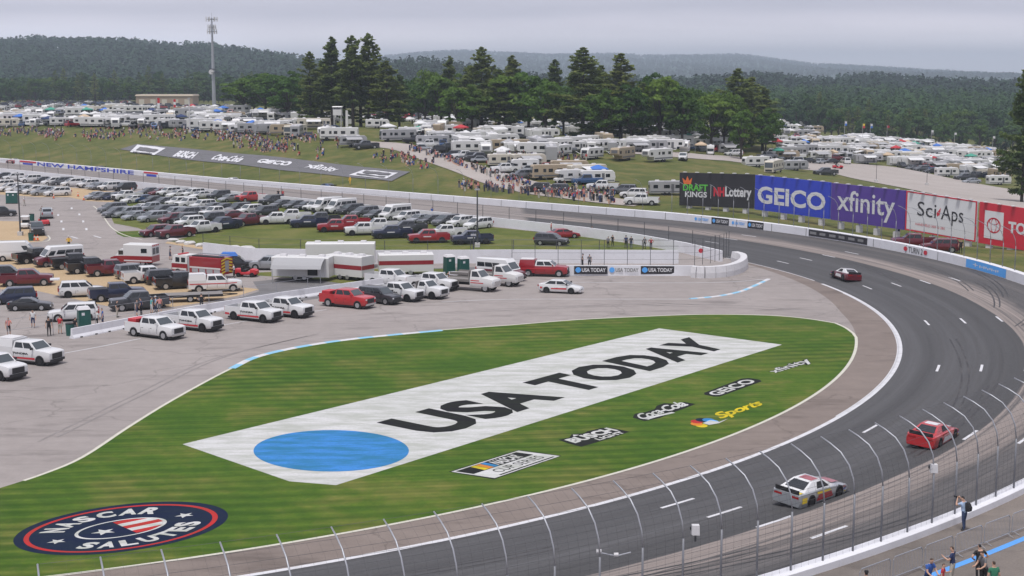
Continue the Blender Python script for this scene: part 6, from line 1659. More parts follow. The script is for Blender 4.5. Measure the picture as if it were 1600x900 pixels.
camp_row('second hilltop camp row', [(-15, 190), (150, 190), (300, 194), (470, 200), (550, 205)], 26, 'tTfFmMcF', 1.2, .1, HH)
camp_row('third hilltop camp row', [(-15, 183), (150, 183), (300, 186), (470, 190), (560, 194)], 22, 'tTfFmMc', 1.5, .2, HH)
camp_row('fourth hilltop camp row', [(-15, 177), (200, 177), (390, 181), (480, 184)], 18, 'tTfFmc', 1.5, .35, HH)
camp_row('fifth hilltop camp row', [(-15, 172), (200, 172), (380, 175)], 18, 'tTfmc', 1, .5, HH)
car_row('front row of distant cars', [(-10, 168), (375, 170)], 14); car_row('second row of distant cars', [(-10, 165.5), (372, 167)], 12.5)
car_row('third row of distant cars', [(0, 163), (215, 163.5)], 12); car_row('farthest row of distant cars', [(10, 161), (210, 161.5)], 11)
car_row('front row of cars under the pines', [(575, 190), (690, 190)], 15); car_row('second row of cars under the pines', [(570, 186), (690, 186)], 14); car_row('third row of cars under the pines', [(575, 182), (670, 182)], 12); car_row('back row of cars under the pines', [(580, 178.5), (660, 178.5)], 11)
camp_row('row beneath the pines', [(660, 214), (760, 213), (860, 220)], 27, 'tTfFmc', 1.5, .15, HH); camp_row('second row beneath the pines', [(650, 204), (760, 204), (880, 209)], 25, 'tTfFmc', 1.5, .25, HH)
camp_row('camp row in the grove shade', [(690, 196), (800, 198), (930, 206), (1050, 214)], 22, 'tTfFm', 1.5, .2, HH); camp_row('farther row in the shade', [(860, 200), (960, 203), (1060, 208), (1130, 213)], 19, 'tTfFm', 1, .15, HH)
camp_row('camp row behind the grass', [(905, 228), (960, 230), (1040, 231), (1130, 233)], 24, 'tTfFm', 1.5, .2, HH); camp_row('upper row behind the grass', [(890, 215), (960, 218), (1040, 221), (1170, 226)], 22, 'tTfFm', 1.5, .15, HH)
camp_row('near row of the right camp', [(1190, 250), (1260, 247), (1330, 250), (1400, 255)], 26, 'tTfFmc', 1.5, .2, HH); camp_row('second row of the right camp', [(1200, 242), (1280, 240), (1380, 246), (1480, 262), (1575, 274)], 25, 'tTfFm', 1.5, .2, HH)
camp_row('third row of the right camp', [(1205, 234), (1280, 233), (1380, 239), (1480, 252), (1570, 262)], 22, 'tTfFm', 1.5, .15, HH); camp_row('fourth row of the right camp', [(1205, 226), (1290, 227), (1380, 234), (1480, 245), (1565, 253)], 20, 'tTfFm', 1.2, .12, HH)
camp_row('back row of the right camp', [(1300, 223.5), (1380, 229.5), (1480, 239), (1560, 246)], 17, 'tTfFm', 1, .12, HH); camp_row('farthest row of the right camp', [(1330, 221.5), (1400, 227), (1500, 236), (1550, 240)], 15, 'tTfFm', 1, .12, HH)
camp_row('small far camp lower row', [(1205, 214), (1280, 216)], 17, 'tTfF', 1, .05, HH); camp_row('small far camp middle row', [(1208, 205), (1278, 207)], 15, 'tTfF', 1, .05, HH); camp_row('small far camp upper row', [(1210, 197), (1276, 199)], 13, 'tTf', 1, .05, HH)
camp_row('small far camp top row', [(1212, 190), (1270, 192)], 12, 'tTf', 1, .05, HH)
EX = [('cars between the first hilltop rows', [(-10, 194.5), (430, 204)], 16), ('cars between the upper hilltop rows', [(-10, 186.5), (520, 196)], 14), ('cars behind the third hilltop row', [(-10, 179.5), (480, 187)], 13), ('cars ahead of the distant lot', [(-10, 174), (380, 177.5)], 12),
  ('cars parked below the pines', [(600, 214), (760, 222)], 20), ('cars in the grove shade', [(690, 200), (1000, 214)], 18), ('cars before the grove', [(860, 225), (1150, 238)], 20), ('cars at the far road camp', [(1190, 255), (1330, 257)], 20), ('cars inside the right camp', [(1220, 238), (1560, 268)], 17), ('cars deep in the right camp', [(1230, 230), (1560, 256)], 15), ('cars at the right camp edge', [(1400, 263), (1570, 283)], 17)]
for d_, pt, st in EX: car_row(d_, pt, st, 1.6, (10, 45, 100, 190, 225, 280))
camp_row('right camp roadside row', [(1415, 262), (1500, 273), (1575, 283)], 30, 'tTfFm', 1.5, .2, HH); camp_row('right camp inner row', [(1225, 245), (1320, 243), (1420, 252), (1560, 268)], 26, 'tTfFm', 1.5, .1, HH); camp_row('hilltop inner row', [(-15, 194), (240, 195), (440, 203)], 30, 'tTfFmM', 1.2, .05, HH)
camp_row('row above the camp road', [(640, 222), (720, 238), (800, 256), (880, 272), (950, 287)], 34, 'tTfFmc', 1.5, .3, HH); camp_row('second row above the camp road', [(640, 215), (740, 228), (830, 244), (880, 254)], 32, 'tTfFmc', 1.5, .2, HH); camp_row('hill crest row', [(300, 205), (400, 209), (480, 215), (560, 223)], 33, 'tTfFmM', 1.5, .15, HH)
car_row('cars above the camp road', [(650, 232), (930, 292)], 22, 1.2, (170, 190, 10)); camp_row('grove edge row', [(830, 240), (960, 238), (1060, 236)], 30, 'tTfFm', 1.5, .1, HH); camp_row('slope row above the road bend', [(600, 212), (700, 222), (800, 232)], 30, 'tTfFm', 1.5, .15, HH)
for i, (x, y) in enumerate([(1372, 318), (1400, 321), (1432, 325), (1462, 330)]):
    p = AT(x, y, 232 - i * 2); p.z = float(TZ(p.x, p.y)[0]); place(RT['Tt'[i % 2]], f'white trailer roof above the billboards, {ordn(i + 1)} from left', 'camper', p, R_(160 + 5 * i), GC, {'rv_body': RVP['white']})
# ---- other structures in the camp
def building():
    a = TG(262, 163); r = thing('storage_building', 'long low tan building at the edge of the wood', 'building', a, R_(-2))
    k = a.y / FPX; L = 88 * k; Hh = 13 * k
    mb = MB(); mb.box((0, 0, Hh / 2), (L, 14, Hh)); mb.build('wall', 'brick_tan', r); mb = MB(); mb.loft([[(-L / 2 - .5, -7.5, Hh), (L / 2 + .5, -7.5, Hh), (L / 2 + .5, 7.5, Hh), (-L / 2 - .5, 7.5, Hh)], [(-L / 2, -7, Hh + .9), (L / 2, -7, Hh + .9), (L / 2, 7, Hh + .9), (-L / 2, 7, Hh + .9)]]); mb.build('roof', 'rv_tan', r)
    for i in range(5): mb = MB(); mb.box((-L * .4 + i * L * .2, -7.03, 1.5), (3.0, .06, 3.0)); mb.build('garage_door', 'rv_cream', r)
building()
def cell_tower():
    base = TG(335, 168); base = AT(334.5, 160, 720); base.z = float(TZ(base.x, base.y)[0]); k = base.y / FPX; Ht = CAM_H + (YH - 30) * k - base.z
    r = thing('cell_tower', 'tall slim communications mast with antennas above the trees', 'tower', base); mb = MB(); mb.tube([(0, 0, 0), (0, 0, Ht * .45), (0, 0, Ht)], [1.0, .75, .35], 10); mb.build('mast', 'galv', r)
    for z, w in ((Ht * .985, 2.6), (Ht * .90, 1.8), (Ht * .85, 2.2)):
        mb = MB()
        for i in range(3):
            a = i * 2.094 + .3; mb.tube([(0, 0, z), (w * math.cos(a), w * math.sin(a), z)], .12, 4)
        mb.tube([(w * math.cos(i * 1.047), w * math.sin(i * 1.047), z) for i in range(7)], .10, 4); mb.build('antenna_platform', 'steel_dark', r)
        for i in range(6):
            a = i * 1.047 + .3; mb = MB(); mb.box((w * math.cos(a), w * math.sin(a), z), (.45, .3, 2.2), rz=a); mb.build('antenna_panel', 'pad_white', r)
    mb = MB(); mb.cyl((0, 0, Ht * .44), 2.0, .4, 'z', 12); mb.cyl((0, 0, Ht * .40), 2.0, .3, 'z', 12); mb.build('equipment_deck', 'steel_dark', r)
    mb = MB(); mb.cyl((-.6, -1.4, Ht * .41), 1.2, .9, 'y', 14); mb.build('dish', 'pad_white', r); mb = MB(); mb.tube([(0, 0, Ht), (0, 0, Ht + 2.5)], .08, 4); mb.build('lightning_rod', 'galv', r)
cell_tower()
r = thing('lookout_tower', 'white lookout booth on stilts beneath the tall pines', 'tower', TG(528, 200)); 
for x in (-1.3, 1.3):
    for y in (-1.3, 1.3): mb = MB(); mb.tube([(x, y, 0), (x, y, 4.6)], .12, 5); mb.build('leg', 'pad_white', r)
mb = MB(); mb.box((0, 0, 5.4), (3.2, 3.2, 2.0)); mb.build('booth', 'rv_white', r); mb = MB(); mb.box((0, 0, 7.35), (3.8, 3.8, .25), 0, (.9, .9)); mb.build('roof', 'rv_white', r)
for x in (-1.5, 1.5):
    for y in (-1.5, 1.5): mb = MB(); mb.box((x, y, 6.8), (.15, .15, .9)); mb.build('corner_post', 'pad_white', r)
mb = MB(); mb.box((0, 0, 6.8), (2.9, 2.9, .8)); mb.build('window_band', 'glass', r)
mb = MB(); mb.box((3.4, 0, 3.0), (1.0, 1.0, 6.0), 0, (.8, .8)); mb.build('stair_shaft', 'rv_white', r); r.scale = (.72, .72, .78)
def flag(label, px, py, h, cols):
    r = thing('flag', label, 'flag', TG(px, py), 0, 'flags in the campground'); mb = MB(); mb.tube([(0, 0, 0), (0, 0, h)], [.06, .04], 5); mb.build('pole', 'pad_white', r)
    for i, c in enumerate(cols):
        mb = MB(); z1 = h - .1 - i * .75; rings = [[(x, .12 * math.sin(x * 3 + i), z1 - .03 * x), (x, .12 * math.sin(x * 3 + i + .4), z1 - .72 - .05 * x)] for x in (.05, .3, .5, .75)]; mb.loft(rings, caps=False, closed=False); mb.build('cloth', c, r)
flag('tall red and white flag behind the hillside crowd, left of two', 247, 205, 9.5, ['canopy_red', 'canopy_red', 'canopy_white', 'canopy_white']); flag('tall red and white flag behind the hillside crowd, right of two', 272, 205, 9.0, ['canopy_red', 'canopy_white', 'canopy_red'])
for i, (x, y, c) in enumerate([(1319, 226, ['canopy_white', 'canopy_blue']), (1347, 230, ['yellow', 'canopy_red']), (1359, 230, ['canopy_white', 'canopy_blue']), (1385, 233, ['canopy_red']), (1454, 240, ['canopy_white', 'sign_grey']), (1490, 244, ['canopy_white']), (1550, 250, ['canopy_white'])]):
    flag(f'flag flying above the right camp against the wood, {ordn(i + 1)} from left', x, y, 8, c)

# ================================================================== trees
def quads(cent, size, nrm, jitter=.6, asp=1.0):
    """leaf quads around centres; nrm = preferred normals"""
    n = len(cent); nn = nrm + rng.normal(0, jitter, (n, 3)); nn /= np.linalg.norm(nn, axis=1)[:, None] + 1e-9
    a = np.cross(nn, rng.normal(0, 1, (n, 3))); a /= np.linalg.norm(a, axis=1)[:, None] + 1e-9; b = np.cross(nn, a)
    s = size[:, None] if np.ndim(size) else size
    v = np.stack([cent - a * s - b * s * asp * .5, cent + a * s * .3 - b * s * asp, cent + a * s + b * s * asp * .5, cent - a * s * .3 + b * s * asp], 1)
    return v.reshape(-1, 3)
def quad_mesh(name, v, material):
    me = bpy.data.meshes.new(name); n = len(v) // 4
    me.vertices.add(len(v)); me.vertices.foreach_set('co', v.astype(np.float32).ravel())
    me.loops.add(n * 4); me.loops.foreach_set('vertex_index', np.arange(n * 4, dtype=np.int32))
    me.polygons.add(n); me.polygons.foreach_set('loop_start', np.arange(0, n * 4, 4, dtype=np.int32)); me.polygons.foreach_set('loop_total', np.full(n, 4, np.int32))
    me.materials.append(MATS[material]); me.update(calc_edges=True); return me
def pine_geo(h, w, seed, n_wh=24, bare=.18, dens=1.0):
    g_ = np.random.default_rng(seed); C_ = []; N_ = []; S_ = []; limbs = MB()
    for i in range(n_wh):
        t_ = i / (n_wh - 1); z = h * (bare + (1 - bare) * t_ ** .92)
        wf = g_.uniform(.74, 1.12)
        env = wf * (1 - t_) ** .56 * (0.55 + .45 * min(1, (t_ + .08) / .25)) + .05
        for k in range(g_.integers(4, 7)):
            a = g_.uniform(0, 2 * math.pi); L = w * env * g_.uniform(.45, 1.15)
            rise = L * (.10 + .25 * t_); m_ = int((6 + 22 * L / w) * dens)
            if L > .8: limbs.tube([(0, 0, z - .3), (L * .9 * math.cos(a), L * .9 * math.sin(a), z + rise * .6)], [.09 * (1.2 - t_), .02], 3)
            u = g_.uniform(.25, 1.0, m_) ** .8; sp = g_.normal(0, .17 * L * (1.1 - .4 * u) + .12, m_)
            x = u * L * math.cos(a) - sp * math.sin(a); y = u * L * math.sin(a) + sp * math.cos(a); zz = z + rise * u ** 1.5 + g_.normal(0, .10 + .018 * L, m_)
            C_.append(np.c_[x, y, zz]); N_.append(np.c_[np.full(m_, .25 * math.cos(a)), np.full(m_, .25 * math.sin(a)), np.ones(m_)]); S_.append(g_.uniform(.26, .60, m_))
    C_ = np.concatenate(C_); N_ = np.concatenate(N_); S_ = np.concatenate(S_)
    limbs.tube([(0, 0, -1), (0, 0, h * .5), (0, 0, h * .98)], [.42, .26, .03], 7)
    return quads(C_, S_, N_, .55, .55), limbs
def round_geo(h, w, seed, n_cl=36, per=95, bare=.14, leaf_=.38):
    g_ = np.random.default_rng(seed); C_ = []; N_ = []; S_ = []; limbs = MB()
    cz = h * (bare + 1) / 2; rz = h * (1 - bare) / 2
    for k in range(n_cl):
        d = g_.normal(0, 1, 3); d[2] = d[2] * .9 + .15; d /= np.linalg.norm(d); rr = g_.uniform(.45, .92)
        fl = 1 - .28 * max(0, d[2]) ** 2
        c = np.array([d[0] * w * rr * fl, d[1] * w * rr * fl, cz + d[2] * rz * rr]); cr = g_.uniform(.20, .36) * w
        if k % 2 == 0: limbs.tube([(0, 0, h * (bare + .1)), tuple(c)], [.16, .04], 4)
        q = g_.normal(0, 1, (per, 3)); q[:, 2] = np.abs(q[:, 2]) * .9 + q[:, 2] * .25; q /= np.linalg.norm(q, axis=1)[:, None]
        p = c + q * cr * g_.uniform(.65, 1.08, (per, 1)) * np.array([1, 1, .78]); C_.append(p); N_.append(q); S_.append(g_.uniform(.7, 1.25, per) * leaf_)
    limbs.tube([(0, 0, -1), (0, 0, h * .35), (.2, .1, h * .75)], [.36, .28, .05], 7)
    return quads(np.concatenate(C_), np.concatenate(S_), np.concatenate(N_), .5, .7), limbs
def tree_tpl(name, geo, leafm):
    v, limbs = geo; r = thing(name, '', 'tree', link=False); TEMPLATES.append(r)
    c = bpy.data.objects.new('crown', quad_mesh('crown', v, leafm)); setp(c, r)
    limbs.build('trunk', 'bark', r, link=False); KIDS.clear(); return r
PINES = [tree_tpl('pine_tree', pine_geo(24, 5.2, 1, 23, .12, 2.9), 'pine_needle'), tree_tpl('pine_tree', pine_geo(24, 4.4, 2, 24, .20, 2.9), 'pine_needle'), tree_tpl('pine_tree', pine_geo(24, 6.6, 3, 24, .07, 3.4), 'pine_needle'), tree_tpl('pine_tree', pine_geo(24, 4.8, 4, 20, .28, 3.1), 'pine_needle')]
ROUND = [tree_tpl('leafy_tree', round_geo(16, 6, 11), 'oak_leaf'), tree_tpl('leafy_tree', round_geo(16, 5, 12, 30), 'maple_leaf'), tree_tpl('leafy_tree', round_geo(16, 7, 13, 42), 'oak_leaf')]
def tree(kind, i, px, ytop, D, wpx, label, group='trees behind the campground', base_h=None):
    tp = (PINES if kind == 'p' else ROUND)[i]; h0 = 24 if kind == 'p' else 16; w0 = [5.2, 4.4, 6.6, 4.8][i] if kind == 'p' else [6, 5, 7][i]
    x = (px - 800) / FPX * D; z = float(TZ(x, D)[0]); top = CAM_H + (YH - ytop) * D / FPX; h = top - z
    o = place(tp, label, 'tree', (x, D, z), random.uniform(0, 6.28), group); sx = (wpx / 2 * D / FPX) / w0 * (1.3 if kind == 'p' else 1.15)
    o.scale = (sx, sx, h / h0); return o
MORE = [('r', 1, 385, 118, 540, 66, 'light green bushy tree farthest left of the pine clump'), ('r', 1, 418, 110, 530, 62, 'tall light green bushy tree left of the pine clump'), ('r', 1, 452, 116, 470, 60, 'light green bushy tree close to the leftmost pine'), ('r', 2, 655, 118, 500, 56, 'leafy tree at the left edge of the central grove'),
  ('r', 1, 690, 112, 450, 60, 'light green leafy tree near the thin pine'), ('r', 1, 790, 110, 400, 62, 'light green leafy tree left of the yellow-green one'), ('r', 1, 1030, 112, 390, 70, 'tall light green tree right of the central pines'), ('r', 0, 1065, 130, 385, 66, 'leafy tree between the tall light green tree and the dark wide tree'), ('r', 1, 1110, 142, 395, 60, 'light green tree left of the big dark pine'),
  ('r', 0, 945, 135, 375, 64, 'leafy tree low between the two tall central pines'), ('r', 1, 715, 130, 400, 56, 'light leafy tree low left of the pointed pine'), ('r', 2, 665, 128, 470, 60, 'wide leafy tree low at the left of the central grove'), ('p', 0, 735, 105, 445, 56, 'pine between the thin pine and the pointed pine'), ('r', 2, 775, 122, 430, 70, 'wide leafy tree low between two central pines'), ('p', 2, 800, 118, 415, 60, 'low wide pine left of the yellow-green leafy tree'), ('r', 2, 880, 130, 410, 66, 'dark leafy tree at the foot of the narrow pine'),
  ('p', 2, 938, 104, 420, 66, 'wide pine behind the gap of the central pines'), ('r', 0, 985, 128, 385, 60, 'leafy tree low at the foot of the right central pine'), ('r', 2, 1070, 135, 415, 70, 'dark wide tree right of the round leafy tree'), ('p', 0, 1172, 122, 430, 60, 'pine behind the small light green tree'), ('r', 2, 1130, 140, 400, 60, 'dark leafy tree just left of the big dark pine'), ('r', 0, 1195, 165, 400, 46, 'low leafy tree at the right end of the grove'),
  ('p', 2, 565, 88, 425, 70, 'wide dark pine behind the tall bare-trunked ones'), ('p', 0, 505, 100, 440, 50, 'dark pine low between the two leftmost pines'), ('r', 0, 480, 130, 480, 60, 'leafy tree in front of the leftmost pine'), ('p', 0, 625, 118, 430, 40, 'small pine at the right foot of the left clump')]
for k, i, x, yt, D, w, l in MORE + [
  ('p', 0, 487, 83, 430, 44, 'dark pine, leftmost of the tall clump beside the white lookout'), ('p', 1, 521, 61, 425, 44, 'tall thin-topped pine, second in the clump by the lookout'), ('p', 3, 553, 59, 415, 48, 'tall bare-trunked pine in the middle of the left clump'),
  ('p', 3, 578, 56, 420, 52, 'tallest pine of the left clump with a rounded top'), ('p', 0, 606, 97, 410, 58, 'broad low pine at the right end of the left clump'), ('p', 1, 540, 95, 440, 46, 'shorter pine in the shade of the left clump'),
  ('r', 0, 400, 113, 560, 60, 'bright green leafy tree at the left of the pine clump'), ('r', 1, 436, 112, 520, 56, 'green leafy tree between the leafy tree and the pines'), ('r', 0, 463, 108, 500, 50, 'leafy tree touching the leftmost pine'),
  ('r', 2, 676, 106, 480, 54, 'dark green leafy tree at the left of the central grove'), ('p', 1, 703, 90, 470, 34, 'thin pine rising behind the dark leafy tree'), ('r', 0, 724, 112, 455, 54, 'leafy tree between two pines in the central grove'), ('p', 2, 753, 76, 420, 66, 'tall pointed pine in the left part of the central grove'),
  ('p', 1, 801, 89, 450, 46, 'pine right of the tall pointed one in the central grove'), ('r', 1, 826, 106, 400, 66, 'yellow-green leafy tree in the central grove'), ('p', 1, 866, 95, 440, 38, 'narrow pine left of the broad central pine'), ('p', 2, 910, 77, 385, 88, 'broad tall pine in the middle of the central grove'),
  ('p', 0, 969, 86, 390, 68, 'tall pine right of the broad central pine'), ('r', 1, 852, 122, 390, 60, 'leafy tree low in front of the narrow pine'), ('r', 0, 1016, 110, 410, 62, 'bright leafy tree right of the central pines'), ('r', 0, 1046, 122, 395, 62, 'round leafy tree at the right of the central grove'),
  ('p', 0, 940, 120, 400, 60, 'low pine filling the gap between the two central pines'), ('r', 2, 1092, 140, 430, 70, 'dull green leafy tree beyond the far camp road'), ('p', 2, 1150, 109, 410, 74, 'big dark pine at the right end of the grove'), ('p', 0, 1190, 138, 420, 50, 'lower pine right of the big dark pine'),
  ('r', 1, 1157, 165, 375, 42, 'small light green tree in front of the dark pine'), ('p', 1, 780, 110, 400, 50, 'pine in the shade of the central grove'), ('r', 2, 1120, 150, 440, 60, 'leafy tree between the dull green tree and the dark pine'), ('p', 0, 1003, 130, 400, 46, 'small pine between the leafy trees right of centre'),
  ('r', 2, 645, 140, 520, 40, 'low tree in the gap between the two groves'), ('r', 0, 738, 128, 410, 50, 'leafy tree low at the foot of the pointed pine'),
  ('p', 2, 1598, 106, 300, 66, 'large pine cut by the right edge of the picture')]:
    tree(k, i, x, yt, D, w, l)
# wood edge, tree by tree
EDGE = [tree_tpl('wood_edge_tree', round_geo(15, 5.5, 21, 26, 55, .05, .55), 'forest_leaf'), tree_tpl('wood_edge_tree', round_geo(15, 4.6, 22, 22, 55, .05, .55), 'oak_leaf'), tree_tpl('wood_edge_tree', pine_geo(17, 3.6, 23, 18, .08, .7), 'pine_needle')]
def edge_row(desc, x0, x1, D, hpx, n, dj=12):
    xs = np.linspace(x0, x1, n) + rng.uniform(-.4, .4, n) * (x1 - x0) / n
    for i, px in enumerate(sorted(xs)):
        d = D + rng.uniform(-dj, dj); X = (px - 800) / FPX * d; z = float(TZ(X, d)[0]); k = rng.choice([0, 0, 1, 1, 2]); o = place(EDGE[k], f'{["dark leafy", "green leafy", "dark conifer"][k]} tree, {ordn(i + 1)} from left in the {desc}', 'tree', (X, d, z - .5), rng.uniform(0, 6.28), 'trees along the edge of the wood')
        s = hpx * d / FPX / 15 * rng.uniform(.75, 1.2); o.scale = (s * rng.uniform(.85, 1.2),) * 2 + (s,)
edge_row('front wood edge behind the left car park', -20, 405, 925, 38, 36); edge_row('front wood edge behind the right camp', 1275, 1590, 690, 50, 28, 25); edge_row('second tree row behind the right camp', 1180, 1600, 770, 50, 30, 20)
edge_row('wood edge between the two groves', 560, 720, 760, 40, 12, 30); edge_row('second tree row behind the left car park', -20, 480, 1000, 40, 36)
# forest masses
def forest(name, label, pts, hmin, hmax, per, qs, material, conif=.35):
    """pts: (n,3) tree bases -> one mesh"""
    n = len(pts); hh = rng.uniform(hmin, hmax, n); ww = hh * rng.uniform(.26, .40, n); con = rng.random(n) < conif; ww = np.where(con, ww * .7, ww)
    d = rng.normal(0, 1, (n, per, 3)); d[..., 2] = np.abs(d[..., 2]) * .8 + d[..., 2] * .2; d /= np.linalg.norm(d, axis=2)[..., None]
    t_ = rng.random((n, per)); rr = np.where(con[:, None], (1 - t_) * 1.15, np.sqrt(np.clip(1 - (2 * t_ - .85) ** 2 * .75, 0, 1)))
    ang = rng.uniform(0, 2 * math.pi, (n, per)); jit = rng.uniform(.7, 1.12, (n, per))
    x = np.cos(ang) * rr * ww[:, None] * jit; y = np.sin(ang) * rr * ww[:, None] * jit; z = hh[:, None] * (.2 + .8 * t_)
    C_ = np.stack([x, y, z], 2) + pts[:, None, :]; N_ = np.stack([np.cos(ang) * .8, np.sin(ang) * .8, .45 + t_], 2)
    v = quads(C_.reshape(-1, 3), rng.uniform(.7, 1.3, n * per) * qs, N_.reshape(-1, 3), .45, .8)
    o = bpy.data.objects.new(name, quad_mesh(name, v, material)); COL.objects.link(o); return tag(o, label, 'forest', None, 'stuff')
def scatter(n, x0, x1, D0, D1):
    D = np.sqrt(rng.uniform(D0 ** 2, D1 ** 2, n)); px = rng.uniform(x0, x1, n); X = (px - 800) / FPX * D; return np.c_[X, D, TZ(X, D)]
pts = np.concatenate([scatter(1300, 1150, 1720, 790, 1250), scatter(1300, -100, 620, 1010, 1300), scatter(900, 560, 1180, 740, 1250)])
forest('wood', 'dense mixed wood behind the campground', pts, 9, 17, 110, .85, 'forest_leaf')
def on_hill(Hm, n, k0, k1):
    i = rng.uniform(0, Hm.shape[0] - 1.001, n); k = rng.uniform(k0, k1, n); i0 = i.astype(int); k0_ = k.astype(int); fi = (i - i0)[:, None]; fk = (k - k0_)[:, None]
    return (Hm[i0, k0_] * (1 - fi) + Hm[i0 + 1, k0_] * fi) * (1 - fk) + (Hm[i0, k0_ + 1] * (1 - fi) + Hm[i0 + 1, k0_ + 1] * fi) * fk
forest('hill_forest', 'forest covering the dark hill at the left', on_hill(H1, 6500, 0, 14.9), 10, 19, 34, 1.8, 'hill_leaf')
forest('hill_forest', 'forest covering the low dark ridge at the right', on_hill(H2, 5200, 0, 14.9), 9, 18, 34, 1.55, 'hill_leaf')
forest('hill_forest', 'forest covering the pale hazy hill on the horizon', on_hill(H3, 9000, 3, 20.9), 12, 20, 12, 4.2, 'hill_leaf')
# ================================================================== people
for n_, c in dict(skin=(.52, .32, .23), skin_dark=(.24, .13, .085), hair_brown=(.05, .03, .02), hair_black=(.012, .011, .012), cloth_navy=(.018, .03, .09), cloth_blue=(.03, .09, .32), cloth_lightblue=(.32, .42, .58), cloth_black=(.015, .015, .017),
                  cloth_white=(.62, .62, .62), cloth_khaki=(.45, .42, .36), cloth_jeans=(.035, .055, .12), cloth_grey=(.14, .14, .15), cloth_red=(.42, .03, .04), cloth_yellow=(.70, .42, .03), cloth_pink=(.62, .25, .22), cloth_teal=(.12, .42, .42), shoe=(.03, .03, .03), cloth_green=(.03, .16, .09)).items(): mat(n_, c, .85)
def person_mesh(pose='stand', seed=0, shirt='cloth_navy', legs='cloth_jeans', hair='hair_brown', shorts=False, skin='skin', longs=False):
    g_ = random.Random(seed); J = {}; Rr = {}; E_ = []
    def j(n_, p, r, par=None):
        J[n_] = Vector(p); Rr[n_] = r
        if par: E_.append((par, n_))
    lean = {'photo': .10, 'lean': .16}.get(pose, .02)
    j('pelvis', (0, 0, .95), (.15, .12)); j('belly', (lean * .4, 0, 1.10), (.145, .115), 'pelvis'); j('chest', (lean * .8, 0, 1.30), (.17, .125), 'belly'); j('neck', (lean + .0, 0, 1.47), (.062, .062), 'chest')
    j('jaw', (lean + .035, 0, 1.565), (.075, .082), 'neck'); j('head', (lean + .03, 0, 1.655), (.085, .10), 'jaw'); j('crown', (lean + .015, 0, 1.725), (.065, .075), 'head'); j('nose', (lean + .135, 0, 1.615), (.016, .016), 'head')
    step = g_.uniform(-.08, .08)
    for s, sd in ((1, 'l'), (-1, 'r')):
        j('sho' + sd, (lean * .9, s * .19, 1.40), (.072, .072), 'chest')
        if pose == 'photo': e_, w_, h_ = (lean + .20, s * .30, 1.28), (lean + .26, s * .14, 1.50), (lean + .27, s * .085, 1.58)
        elif pose == 'hips': e_, w_, h_ = (-.05, s * .40, 1.16), (.06, s * .26, 1.02), (.10, s * .20, .99)
        elif pose == 'phone' and s > 0: e_, w_, h_ = (.10, s * .27, 1.15), (.30, s * .20, 1.22), (.37, s * .17, 1.27)
        elif pose == 'wave' and s > 0: e_, w_, h_ = (.05, s * .42, 1.55), (.05, s * .38, 1.80), (.05, s * .36, 1.88)
        elif pose == 'lean': e_, w_, h_ = (.22, s * .26, 1.14), (.40, s * .20, 1.02), (.47, s * .18, 1.02)
        else: e_, w_, h_ = (-.02 + g_.uniform(-.05, .08), s * .255, 1.12), (.06 + g_.uniform(-.05, .1), s * .27, .88), (.09, s * .265, .80)
        j('elb' + sd, e_, (.048, .048), 'sho' + sd); j('wri' + sd, w_, (.034, .034), 'elb' + sd); j('hand' + sd, h_, (.030, .045), 'wri' + sd)
        hd = (Vector(h_) - Vector(w_)).normalized(); sdv = hd.cross(Vector((1, .2, 0))).normalized()
        for k, (o_, l_) in enumerate(((-.03, .062), (-.01, .074), (.01, .072), (.03, .056))):
            j(f'f{k}' + sd, Vector(h_) + hd * (.035 + l_) + sdv * o_ + Vector((.012, 0, 0)), (.009, .009), 'hand' + sd)
        j('thumb' + sd, Vector(h_) + hd * .035 + sdv * -.055 + Vector((.02, 0, 0)), (.010, .010), 'hand' + sd)
        j('hip' + sd, (0, s * .095, .90), (.105, .10), 'pelvis'); j('knee' + sd, (.03 + s * step, s * .115, .50), (.066, .064), 'hip' + sd); j('ank' + sd, (-.02 + s * step * 1.6, s * .125, .10), (.045, .045), 'knee' + sd); j('toe' + sd, (.15 + s * step * 1.6, s * .145, .045), (.042, .036), 'ank' + sd)
    names = list(J); idx = {n_: i for i, n_ in enumerate(names)}
    me = bpy.data.meshes.new('p'); me.from_pydata([tuple(J[n_]) for n_ in names], [(idx[a], idx[b]) for a, b in E_], [])
    o = bpy.data.objects.new('p', me); md = o.modifiers.new('s', 'SKIN'); md.use_smooth_shade = True
    for i, n_ in enumerate(names): me.skin_vertices[0].data[i].radius = Rr[n_]; me.skin_vertices[0].data[i].use_root = (i == 0)
    sb = o.modifiers.new('u', 'SUBSURF'); sb.levels = 1; sb.render_levels = 1
    ev, dg = evaluated(o); me2 = bpy.data.meshes.new_from_object(ev, depsgraph=dg); bpy.data.objects.remove(o); bpy.data.meshes.remove(me)
    mats_ = [skin, shirt, legs, 'shoe', hair]; me2.materials.clear()
    for m_ in mats_: me2.materials.append(MATS[m_])
    bones = [(J[a], J[b], b) for a, b in E_]
